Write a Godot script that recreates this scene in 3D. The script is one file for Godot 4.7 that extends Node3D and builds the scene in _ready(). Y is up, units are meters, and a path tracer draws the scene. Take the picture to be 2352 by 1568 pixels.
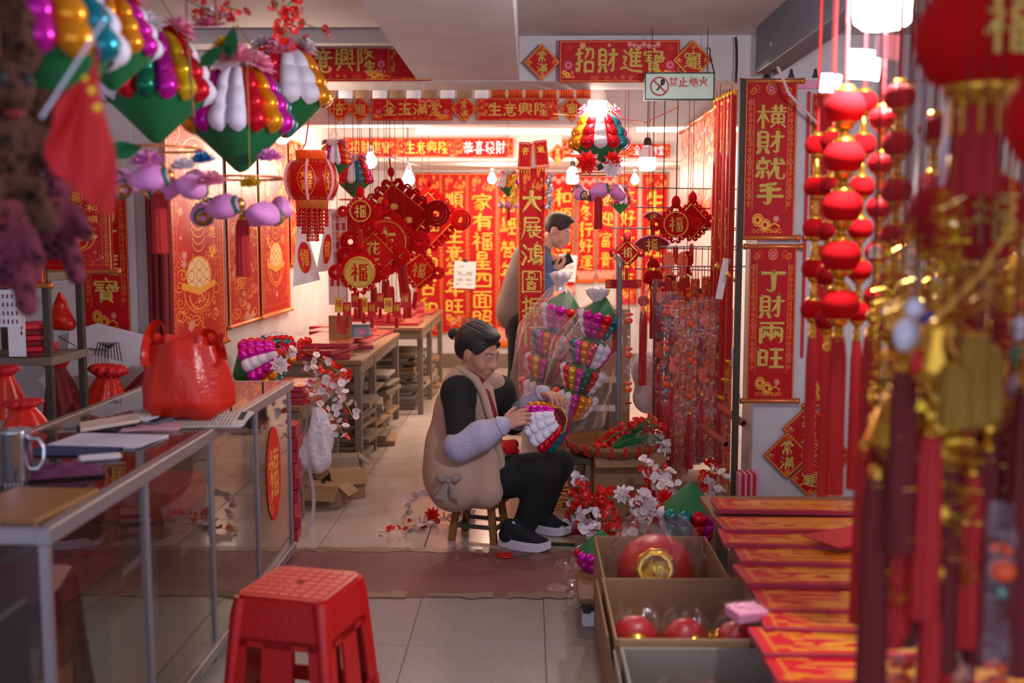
extends Node3D
# A lantern and scroll shop. World: y up, metres, the aisle runs along -Z, the eye stands at EYE.
const F := 2400.0                       # focal length in pixels of the 2352 x 1568 frame
const EYE := Vector3(0, 1.45, 0)
var cam_basis := Basis(Vector3.UP, deg_to_rad(0.926)) * Basis(Vector3.RIGHT, deg_to_rad(-5.69))
var M := {}
var rng := RandomNumberGenerator.new()
var named := {}
var cache := {}

# ---------------------------------------------------------------- pixels to places
func ray(px: float, py: float) -> Vector3:
	return cam_basis * Vector3((px - 1176.0) / F, (784.0 - py) / F, -1.0)
func at(px: float, py: float, d: float) -> Vector3:      # on the plane that lies d metres down the aisle
	var r := ray(px, py)
	return EYE + r * (d / -r.z)
func on_level(px: float, py: float, h := 0.0) -> Vector3: # on a level surface of height h
	var r := ray(px, py)
	return EYE + r * ((h - EYE.y) / r.y)
func on_side(px: float, py: float, x: float) -> Vector3:  # on a side wall at x
	var r := ray(px, py)
	return EYE + r * ((x - EYE.x) / r.x)

# ---------------------------------------------------------------- scene tree helpers
func numbered(n: String) -> String:
	var k: int = named.get(n, -1) + 1
	named[n] = k
	return n if k == 0 else "%s_%03d" % [n, k]
func tag(o: Node, label := "", category := "", group := "", kind := ""):
	if label: o.set_meta("label", label)
	if category: o.set_meta("category", category)
	if group: o.set_meta("group", group)
	if kind: o.set_meta("kind", kind)
	return o
func obj(called: String, mesh: Mesh, m: Material, parent: Node = self, pos := Vector3.ZERO, b := Basis.IDENTITY) -> MeshInstance3D:
	var o := MeshInstance3D.new()
	o.mesh = mesh
	o.material_override = m
	o.name = numbered(called) if parent == self else called
	parent.add_child(o, true)
	o.transform = Transform3D(b, pos)
	return o
func thing(called: String, label: String, category: String, pos := Vector3.ZERO, group := "", b := Basis.IDENTITY) -> Node3D:
	var o := Node3D.new()
	o.name = numbered(called)
	add_child(o)
	o.transform = Transform3D(b, pos)
	return tag(o, label, category, group)
func copy(o: Node3D, pos: Vector3, b := Basis.IDENTITY, label := "", group := "") -> Node3D:
	var c := o.duplicate()
	c.name = numbered(String(o.name).rstrip("0123456789").rstrip("_") if String(o.name).right(3).is_valid_int() else String(o.name))
	add_child(c)
	c.transform = Transform3D(b, pos)
	tag(c, label, "", group)
	return c
func struct(called: String, mesh: Mesh, m: Material, pos := Vector3.ZERO, label := "") -> MeshInstance3D:
	var o := obj(called, mesh, m, self, pos)
	tag(o, label, "", "", "structure")
	return o
func ry(deg: float) -> Basis: return Basis(Vector3.UP, deg_to_rad(deg))
func rx(deg: float) -> Basis: return Basis(Vector3.RIGHT, deg_to_rad(deg))
func rz(deg: float) -> Basis: return Basis(Vector3.BACK, deg_to_rad(deg))
func R(a: float, b: float) -> float: return rng.randf_range(a, b)

# ---------------------------------------------------------------- mesh builder (faces given counter-clockwise from outside)
class MB:
	var st := SurfaceTool.new()
	func _init() -> void:
		st.begin(Mesh.PRIMITIVE_TRIANGLES)
		st.set_smooth_group(-1)
	func sm(n: int) -> MB:
		st.set_smooth_group(n)
		return self
	func tri(a: Vector3, b: Vector3, c: Vector3, ua := Vector2.ZERO, ub := Vector2.ZERO, uc := Vector2.ZERO) -> void:
		st.set_uv(ua); st.add_vertex(a)
		st.set_uv(uc); st.add_vertex(c)
		st.set_uv(ub); st.add_vertex(b)
	func quad(a: Vector3, b: Vector3, c: Vector3, d: Vector3, ua := Vector2(0, 1), ub := Vector2(1, 1), uc := Vector2(1, 0), ud := Vector2(0, 0)) -> void:
		tri(a, b, c, ua, ub, uc)
		tri(a, c, d, ua, uc, ud)
	func box(c: Vector3, s: Vector3, b := Basis.IDENTITY, ch := 0.0) -> MB:
		sm(-1)
		var h := s * 0.5
		ch = minf(ch, minf(h.x, minf(h.y, h.z)) * 0.6)
		for ax in 3:
			for sg in [-1.0, 1.0]:
				var u := (ax + 1) % 3
				var v := (ax + 2) % 3
				var p: Array[Vector3] = []
				for k in [[-1, -1], [1, -1], [1, 1], [-1, 1]]:
					var q := Vector3.ZERO
					q[ax] = sg * h[ax]
					q[u] = k[0] * (h[u] - ch)
					q[v] = k[1] * (h[v] - ch)
					p.append(c + b * q)
				if sg > 0: quad(p[0], p[1], p[2], p[3])
				else: quad(p[3], p[2], p[1], p[0], Vector2(0, 0), Vector2(1, 0), Vector2(1, 1), Vector2(0, 1))
		if ch > 0.0:
			for ax in 3:
				var u := (ax + 1) % 3
				var v := (ax + 2) % 3
				for su in [-1.0, 1.0]:
					for sv in [-1.0, 1.0]:
						var e: Array[Vector3] = []
						for k in [[-1, 0], [1, 0], [1, 1], [-1, 1]]:
							var q := Vector3.ZERO
							q[ax] = k[0] * (h[ax] - ch)
							q[u] = su * (h[u] - (ch if k[1] == 1 else 0.0))
							q[v] = sv * (h[v] - (0.0 if k[1] == 1 else ch))
							e.append(c + b * q)
						if su * sv > 0: quad(e[0], e[3], e[2], e[1])
						else: quad(e[0], e[1], e[2], e[3])
			for sx in [-1.0, 1.0]:
				for sy in [-1.0, 1.0]:
					for sz in [-1.0, 1.0]:
						var px := c + b * Vector3(sx * h.x, sy * (h.y - ch), sz * (h.z - ch))
						var py := c + b * Vector3(sx * (h.x - ch), sy * h.y, sz * (h.z - ch))
						var pz := c + b * Vector3(sx * (h.x - ch), sy * (h.y - ch), sz * h.z)
						if sx * sy * sz > 0: tri(px, py, pz)
						else: tri(px, pz, py)
		return self
	func tube(pts: Array, rad: Variant, sides := 8, caps := true) -> MB:
		sm(1)
		var n := pts.size()
		var rings := []
		var up := Vector3.UP
		var d0: Vector3 = (pts[1] - pts[0]).normalized()
		if absf(d0.dot(up)) > 0.95: up = Vector3.RIGHT
		var s := d0.cross(up).normalized()
		for i in n:
			var d: Vector3 = ((pts[mini(i + 1, n - 1)] - pts[maxi(i - 1, 0)]) as Vector3).normalized()
			s = (s - d * s.dot(d)).normalized()
			var t := d.cross(s)
			var r: float = rad[mini(i, rad.size() - 1)] if rad is Array else rad
			var ring: Array[Vector3] = []
			for k in sides:
				var a := TAU * k / sides
				ring.append(pts[i] + (s * cos(a) + t * sin(a)) * r)
			rings.append(ring)
		for i in n - 1:
			for k in sides:
				var k2 := (k + 1) % sides
				quad(rings[i][k], rings[i][k2], rings[i + 1][k2], rings[i + 1][k], Vector2(float(k) / sides, float(i) / n), Vector2(float(k + 1) / sides, float(i) / n), Vector2(float(k + 1) / sides, float(i + 1) / n), Vector2(float(k) / sides, float(i + 1) / n))
		if caps:
			sm(-1)
			for k in sides:
				var k2 := (k + 1) % sides
				tri(pts[0], rings[0][k2], rings[0][k])
				tri(pts[n - 1], rings[n - 1][k], rings[n - 1][k2])
		return self
	# profile: Array of Vector2(radius, height); flat joints where a point is repeated
	func lathe(prof: Array, segs := 20, o := Vector3.ZERO, b := Basis.IDENTITY, a0 := 0.0, a1 := TAU, wob := 0.0, lobes := 0) -> MB:
		sm(1)
		var g := 1
		for i in prof.size() - 1:
			if prof[i] == prof[i + 1]:
				g += 1
				sm(g)
				continue
			for k in segs:
				var t0 := a0 + (a1 - a0) * k / segs
				var t1 := a0 + (a1 - a0) * (k + 1) / segs
				var q: Array[Vector3] = []
				for e in [[t0, i], [t1, i], [t1, i + 1], [t0, i + 1]]:
					var p: Vector2 = prof[e[1]]
					var rr: float = p.x * (1.0 + wob * cos(lobes * e[0])) if lobes else p.x
					q.append(o + b * Vector3(cos(e[0]) * rr, p.y, -sin(e[0]) * rr))
				var v0 := float(i) / (prof.size() - 1)
				var v1 := float(i + 1) / (prof.size() - 1)
				quad(q[0], q[1], q[2], q[3], Vector2(float(k) / segs, 1 - v0), Vector2(float(k + 1) / segs, 1 - v0), Vector2(float(k + 1) / segs, 1 - v1), Vector2(float(k) / segs, 1 - v1))
		return self
	func ell(c: Vector3, r: Vector3, segs := 14, rows := 8, b := Basis.IDENTITY) -> MB:
		sm(1)
		for j in rows:
			for i in segs:
				var q: Array[Vector3] = []
				for e in [[i, j], [i + 1, j], [i + 1, j + 1], [i, j + 1]]:
					var a: float = TAU * (e[0] % segs) / segs
					var t: float = PI * e[1] / rows - PI / 2
					q.append(c + b * (Vector3(cos(t) * cos(a), sin(t), -cos(t) * sin(a)) * r))
				var uv := [Vector2(float(i) / segs, 1 - float(j) / rows), Vector2(float(i + 1) / segs, 1 - float(j) / rows), Vector2(float(i + 1) / segs, 1 - float(j + 1) / rows), Vector2(float(i) / segs, 1 - float(j + 1) / rows)]
				if j == 0: tri(q[0], q[2], q[3], uv[0], uv[2], uv[3])
				elif j == rows - 1: tri(q[0], q[1], q[2], uv[0], uv[1], uv[2])
				else: quad(q[0], q[1], q[2], q[3], uv[0], uv[1], uv[2], uv[3])
		return self
	func sheet(f: Callable, nu: int, nv: int, g := 1) -> MB:      # f(u, v) -> Vector3, v downwards
		sm(g)
		var p := []
		for j in nv + 1:
			var row: Array[Vector3] = []
			for i in nu + 1: row.append(f.call(float(i) / nu, float(j) / nv))
			p.append(row)
		for j in nv:
			for i in nu:
				quad(p[j + 1][i], p[j + 1][i + 1], p[j][i + 1], p[j][i], Vector2(float(i) / nu, float(j + 1) / nv), Vector2(float(i + 1) / nu, float(j + 1) / nv), Vector2(float(i + 1) / nu, float(j) / nv), Vector2(float(i) / nu, float(j) / nv))
		return self
	# flat outline in the xy plane, thick along z, front at +th/2
	func ext(poly: PackedVector2Array, th: float, xf := Transform3D.IDENTITY, smooth_side := false) -> MB:
		sm(-1)
		if Geometry2D.is_polygon_clockwise(poly): poly.reverse()
		var lo := poly[0]
		var hi := poly[0]
		for p in poly:
			lo = lo.min(p); hi = hi.max(p)
		var sz := (hi - lo).max(Vector2(1e-6, 1e-6))
		var ix := Geometry2D.triangulate_polygon(poly)
		for i in range(0, ix.size(), 3):
			var q := [poly[ix[i]], poly[ix[i + 1]], poly[ix[i + 2]]]
			if (q[1] - q[0]).cross(q[2] - q[0]) < 0.0: q = [q[0], q[2], q[1]]
			var u := []
			for e in q: u.append(Vector2((e.x - lo.x) / sz.x, 1.0 - (e.y - lo.y) / sz.y))
			tri(xf * Vector3(q[0].x, q[0].y, th / 2), xf * Vector3(q[1].x, q[1].y, th / 2), xf * Vector3(q[2].x, q[2].y, th / 2), u[0], u[1], u[2])
			tri(xf * Vector3(q[0].x, q[0].y, -th / 2), xf * Vector3(q[2].x, q[2].y, -th / 2), xf * Vector3(q[1].x, q[1].y, -th / 2), u[0], u[2], u[1])
		if smooth_side: sm(7)
		for i in poly.size():
			var a := poly[i]
			var b := poly[(i + 1) % poly.size()]
			quad(xf * Vector3(a.x, a.y, -th / 2), xf * Vector3(b.x, b.y, -th / 2), xf * Vector3(b.x, b.y, th / 2), xf * Vector3(a.x, a.y, th / 2))
		return self
	func done() -> ArrayMesh:
		st.generate_normals()
		st.index()
		return st.commit()

func bx(s: Vector3, ch := 0.004) -> ArrayMesh:          # a chamfered box standing on its origin's level
	var k := "bx%s %s" % [s, ch]
	if not cache.has(k): cache[k] = MB.new().box(Vector3(0, s.y / 2, 0), s, Basis.IDENTITY, ch).done()
	return cache[k]
func card(w: float, h: float, th := 0.002) -> ArrayMesh: # an upright sheet, centred
	var k := "card%s %s %s" % [w, h, th]
	if not cache.has(k): cache[k] = MB.new().ext(PackedVector2Array([Vector2(-w / 2, -h / 2), Vector2(w / 2, -h / 2), Vector2(w / 2, h / 2), Vector2(-w / 2, h / 2)]), th).done()
	return cache[k]
func made(key: String, f: Callable) -> ArrayMesh:
	if not cache.has(key): cache[key] = f.call()
	return cache[key]
func arc(c: Vector2, r: float, a0: float, a1: float, n: int, sy := 1.0) -> PackedVector2Array:
	var p := PackedVector2Array()
	for i in n + 1:
		var a := deg_to_rad(a0 + (a1 - a0) * i / n)
		p.append(c + Vector2(cos(a), sin(a) * sy) * r)
	return p

# ---------------------------------------------------------------- materials
func noise_tex(freq: float, kind := FastNoiseLite.TYPE_SIMPLEX_SMOOTH, lo := 0.0, hi := 1.0, size := 256, normal := false, oct := 4, sd := 1) -> NoiseTexture2D:
	var n := FastNoiseLite.new()
	n.seed = sd
	n.noise_type = kind
	n.frequency = freq
	n.fractal_octaves = oct
	var t := NoiseTexture2D.new()
	t.width = size; t.height = size
	t.seamless = true
	t.noise = n
	if normal:
		t.as_normal_map = true
		t.bump_strength = 6.0
	else:
		var g := Gradient.new()
		g.set_color(0, Color(lo, lo, lo)); g.set_color(1, Color(hi, hi, hi))
		t.color_ramp = g
	return t
func mk(key: String, c: Color, rough := 0.6, metal := 0.0) -> StandardMaterial3D:
	var m := StandardMaterial3D.new()
	m.resource_name = key
	m.albedo_color = c
	m.roughness = rough
	m.metallic = metal
	M[key] = m
	return m
func tri_tex(m: StandardMaterial3D, tex: Texture2D, scale: float, world := false) -> StandardMaterial3D:
	m.albedo_texture = tex
	m.uv1_triplanar = true
	m.uv1_world_triplanar = world
	m.uv1_scale = Vector3.ONE * scale
	return m
func relief(m: StandardMaterial3D, tex: Texture2D, strength := 1.0) -> StandardMaterial3D:
	m.normal_enabled = true
	m.normal_texture = tex
	m.normal_scale = strength
	return m
func materials() -> void:
	var fine := noise_tex(0.09, FastNoiseLite.TYPE_SIMPLEX_SMOOTH, 0.86, 1.0)
	var coarse := noise_tex(0.012, FastNoiseLite.TYPE_SIMPLEX_SMOOTH, 0.93, 1.0, 256, false, 5)
	var speck := noise_tex(0.28, FastNoiseLite.TYPE_VALUE, 0.72, 1.0, 512, false, 2)
	var bumps := noise_tex(0.06, FastNoiseLite.TYPE_SIMPLEX_SMOOTH, 0, 1, 256, true)
	var glit := noise_tex(0.35, FastNoiseLite.TYPE_VALUE, 0, 1, 512, true, 1)
	var crumple := noise_tex(0.018, FastNoiseLite.TYPE_CELLULAR, 0, 1, 256, true, 3)
	var folds := noise_tex(0.03, FastNoiseLite.TYPE_SIMPLEX_SMOOTH, 0, 1, 256, true, 3)
	var m: StandardMaterial3D
	tri_tex(mk("paint", Color8(214, 206, 204), 0.75), coarse, 0.9, true)
	m = tri_tex(mk("tile_speckled", Color8(168, 156, 152), 0.34), speck, 2.2, true)
	m = tri_tex(mk("tile_polished", Color8(196, 180, 168), 0.2), coarse, 1.1, true)
	tri_tex(mk("strip", Color8(132, 84, 80), 0.5), coarse, 1.6, true)
	tri_tex(mk("tape", Color8(150, 122, 100), 0.35), fine, 3.0, true)
	tri_tex(mk("grout", Color8(82, 74, 72), 0.9), fine, 3.0, true)
	m = tri_tex(mk("wood", Color8(156, 104, 54), 0.45), noise_tex(0.05, FastNoiseLite.TYPE_SIMPLEX_SMOOTH, 0.6, 1.15), 5.0)
	m.uv1_scale = Vector3(14, 1.2, 14)
	tri_tex(mk("wood_old", Color8(128, 112, 96), 0.75), fine, 4.0).uv1_scale = Vector3(9, 1.5, 9)
	tri_tex(mk("wood_dark", Color8(74, 62, 54), 0.7), fine, 4.0)
	tri_tex(mk("plywood", Color8(150, 108, 74), 0.55), fine, 4.0)
	tri_tex(mk("cardboard", Color8(168, 130, 92), 0.8), fine, 5.0)
	tri_tex(mk("cardboard_dull", Color8(142, 124, 102), 0.85), fine, 6.0)
	tri_tex(mk("cardboard_grey", Color8(158, 150, 138), 0.85), fine, 6.0)
	relief(tri_tex(mk("plastic_red", Color8(196, 18, 18), 0.36), coarse, 3.0), bumps, 0.1)
	mk("alu", Color8(158, 148, 152), 0.45, 0.7)
	mk("steel", Color8(150, 150, 156), 0.3, 0.9)
	mk("chrome", Color8(222, 226, 235), 0.09, 1.0)
	tri_tex(mk("steel_paint", Color8(120, 128, 140), 0.5, 0.2), fine, 2.0)
	mk("wire", Color8(52, 48, 50), 0.5, 0.5)
	mk("cable", Color8(225, 196, 196), 0.5)
	mk("black", Color8(24, 23, 26), 0.6)
	mk("white", Color8(232, 228, 232), 0.6)
	mk("paper", Color8(232, 226, 228), 0.8)
	m = mk("glass", Color(0.2, 0.17, 0.16, 0.22), 0.02)
	m.transparency = BaseMaterial3D.TRANSPARENCY_ALPHA
	m = mk("film", Color(0.98, 0.94, 0.94, 0.02), 0.08)          # thin clear plastic bag
	m.transparency = BaseMaterial3D.TRANSPARENCY_ALPHA
	m.uv1_triplanar = true; m.uv1_scale = Vector3.ONE * 7.0
	relief(m, crumple, 1.6)
	m = mk("film_milky", Color(0.95, 0.91, 0.92, 0.13), 0.18)
	m.transparency = BaseMaterial3D.TRANSPARENCY_ALPHA
	m.uv1_triplanar = true; m.uv1_scale = Vector3.ONE * 6.0
	relief(m, crumple, 1.2)
	m = tri_tex(mk("bag_red", Color8(226, 42, 22), 0.28), coarse, 6.0)
	m.backlight_enabled = true; m.backlight = Color(0.5, 0.06, 0.03)
	relief(m, folds, 0.3)
	m = relief(tri_tex(mk("bag_black", Color8(18, 17, 19), 0.22), fine, 7.0), crumple, 1.5)
	m = relief(tri_tex(mk("bag_white", Color8(226, 214, 218), 0.25), coarse, 6.0), crumple, 1.3)
	m.backlight_enabled = true; m.backlight = Color(0.3, 0.27, 0.27)
	# festive colours
	mk("red_paper", Color8(200, 16, 26), 0.55)
	mk("pack_edge", Color8(168, 34, 62), 0.5)
	mk("red_dark", Color8(120, 12, 20), 0.7)
	m = relief(tri_tex(mk("velvet", Color8(206, 14, 20), 0.9), fine, 12.0), bumps, 0.5)
	m.metallic_specular = 0.25
	m = relief(tri_tex(mk("velvet_deep", Color8(166, 12, 20), 0.85), fine, 12.0), bumps, 0.5)
	m.metallic_specular = 0.25
	m = relief(tri_tex(mk("tassel", Color8(196, 22, 22), 0.7), fine, 6.0), bumps, 0.8)
	m.uv1_scale = Vector3(90, 3, 90)
	m = relief(tri_tex(mk("tassel_dark", Color8(116, 16, 24), 0.75), fine, 6.0), bumps, 0.8)
	m.uv1_scale = Vector3(90, 3, 90)
	m = relief(tri_tex(mk("tassel_yellow", Color8(160, 120, 24), 0.7), fine, 6.0), bumps, 0.8)
	m.uv1_scale = Vector3(90, 3, 90)
	m = relief(tri_tex(mk("glitter_gold", Color8(250, 216, 104), 0.48, 0.15), fine, 20.0), glit, 1.3)
	m = relief(tri_tex(mk("gold_foil", Color8(248, 204, 70), 0.4, 0.2), fine, 14.0), bumps, 0.3)
	mk("gold", Color8(226, 170, 60), 0.25, 0.9)
	mk("gold_thread", Color8(214, 158, 58), 0.45, 0.5)
	mk("copper", Color8(214, 120, 60), 0.35, 0.5)
	mk("tube_card", Color8(176, 84, 62), 0.7)
	# satin of the lotus lanterns
	for e in [["satin_magenta", Color8(206, 20, 164)], ["satin_gold", Color8(236, 150, 18)], ["satin_red", Color8(214, 18, 40)], ["satin_teal", Color8(12, 134, 150)], ["satin_green", Color8(10, 112, 78)], ["satin_yellow", Color8(226, 190, 20)], ["satin_purple", Color8(140, 20, 170)]]:
		m = mk(e[0], e[1], 0.27, 0.55)
	m = mk("foam_white", Color8(226, 220, 234), 0.6)
	m.backlight_enabled = true; m.backlight = Color(0.25, 0.24, 0.26)
	m = mk("leaf_green", Color8(18, 110, 58), 0.55)
	m.backlight_enabled = true; m.backlight = Color(0.02, 0.2, 0.08)
	mk("pine", Color8(20, 120, 62), 0.45)
	mk("stem_green", Color8(70, 130, 70), 0.5)
	m = mk("bud_pink", Color8(238, 150, 216), 0.5)
	m.backlight_enabled = true; m.backlight = Color(0.4, 0.15, 0.35)
	m = mk("petal_pink", Color8(236, 150, 180), 0.5)
	m.backlight_enabled = true; m.backlight = Color(0.4, 0.2, 0.25)
	m = mk("petal_red", Color8(226, 34, 26), 0.25)
	m.backlight_enabled = true; m.backlight = Color(0.5, 0.05, 0.03)
	m = mk("petal_white", Color8(236, 222, 226), 0.3)
	m.backlight_enabled = true; m.backlight = Color(0.4, 0.37, 0.38)
	mk("petal_blue", Color8(60, 140, 190), 0.5)
	mk("orange_bead", Color8(236, 84, 24), 0.3)
	mk("jade", Color8(96, 150, 116), 0.25)
	mk("porcelain", Color8(220, 220, 236), 0.12)
	mk("cobalt", Color8(30, 50, 150), 0.2)
	m = mk("crystal_red", Color(0.8, 0.06, 0.05, 0.75), 0.08)
	m.transparency = BaseMaterial3D.TRANSPARENCY_ALPHA
	# people
	m = tri_tex(mk("skin", Color8(206, 148, 122), 0.5), fine, 9.0)
	m.subsurf_scatter_enabled = true; m.subsurf_scatter_strength = 0.12
	m = tri_tex(mk("skin_pale", Color8(214, 166, 148), 0.5), fine, 9.0)
	m = relief(tri_tex(mk("hair", Color8(36, 32, 32), 0.5), noise_tex(0.08, FastNoiseLite.TYPE_SIMPLEX_SMOOTH, 0.5, 1.9), 9.0), bumps, 0.8)
	m.uv1_scale = Vector3(40, 9, 40)
	mk("hair_grey", Color8(120, 112, 110), 0.5)
	m = relief(tri_tex(mk("fleece", Color8(204, 168, 142), 0.95), fine, 9.0), noise_tex(0.15, FastNoiseLite.TYPE_SIMPLEX_SMOOTH, 0, 1, 256, true, 3), 1.1)
	m.rim_enabled = true; m.rim = 0.5; m.rim_tint = 0.5
	relief(tri_tex(mk("cloth_black", Color8(24, 24, 27), 0.85), fine, 8.0), folds, 0.4)
	relief(tri_tex(mk("cloth_trouser", Color8(20, 20, 23), 0.85), fine, 8.0), folds, 0.3)
	relief(tri_tex(mk("cloth_sleeve", Color8(184, 180, 204), 0.6), coarse, 8.0), folds, 0.8)
	mk("cloth_bow", Color8(150, 130, 124), 0.85)
	mk("cloth_blue", Color8(74, 104, 152), 0.85)
	mk("cloth_khaki", Color8(122, 112, 104), 0.85)
	mk("sole", Color8(214, 204, 216), 0.6)
	mk("purple_cloth", Color8(92, 34, 70), 0.85)
	mk("lip", Color8(170, 92, 84), 0.5)
	# light fittings
	m = mk("bulb_glow", Color8(255, 244, 235), 0.4)
	m.emission_enabled = true; m.emission = Color(1.0, 0.9, 0.82); m.emission_energy_multiplier = 16.0
	m = mk("tube_glow", Color8(255, 250, 240), 0.4)
	m.emission_enabled = true; m.emission = Color(1.0, 0.95, 0.86); m.emission_energy_multiplier = 9.0

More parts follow.
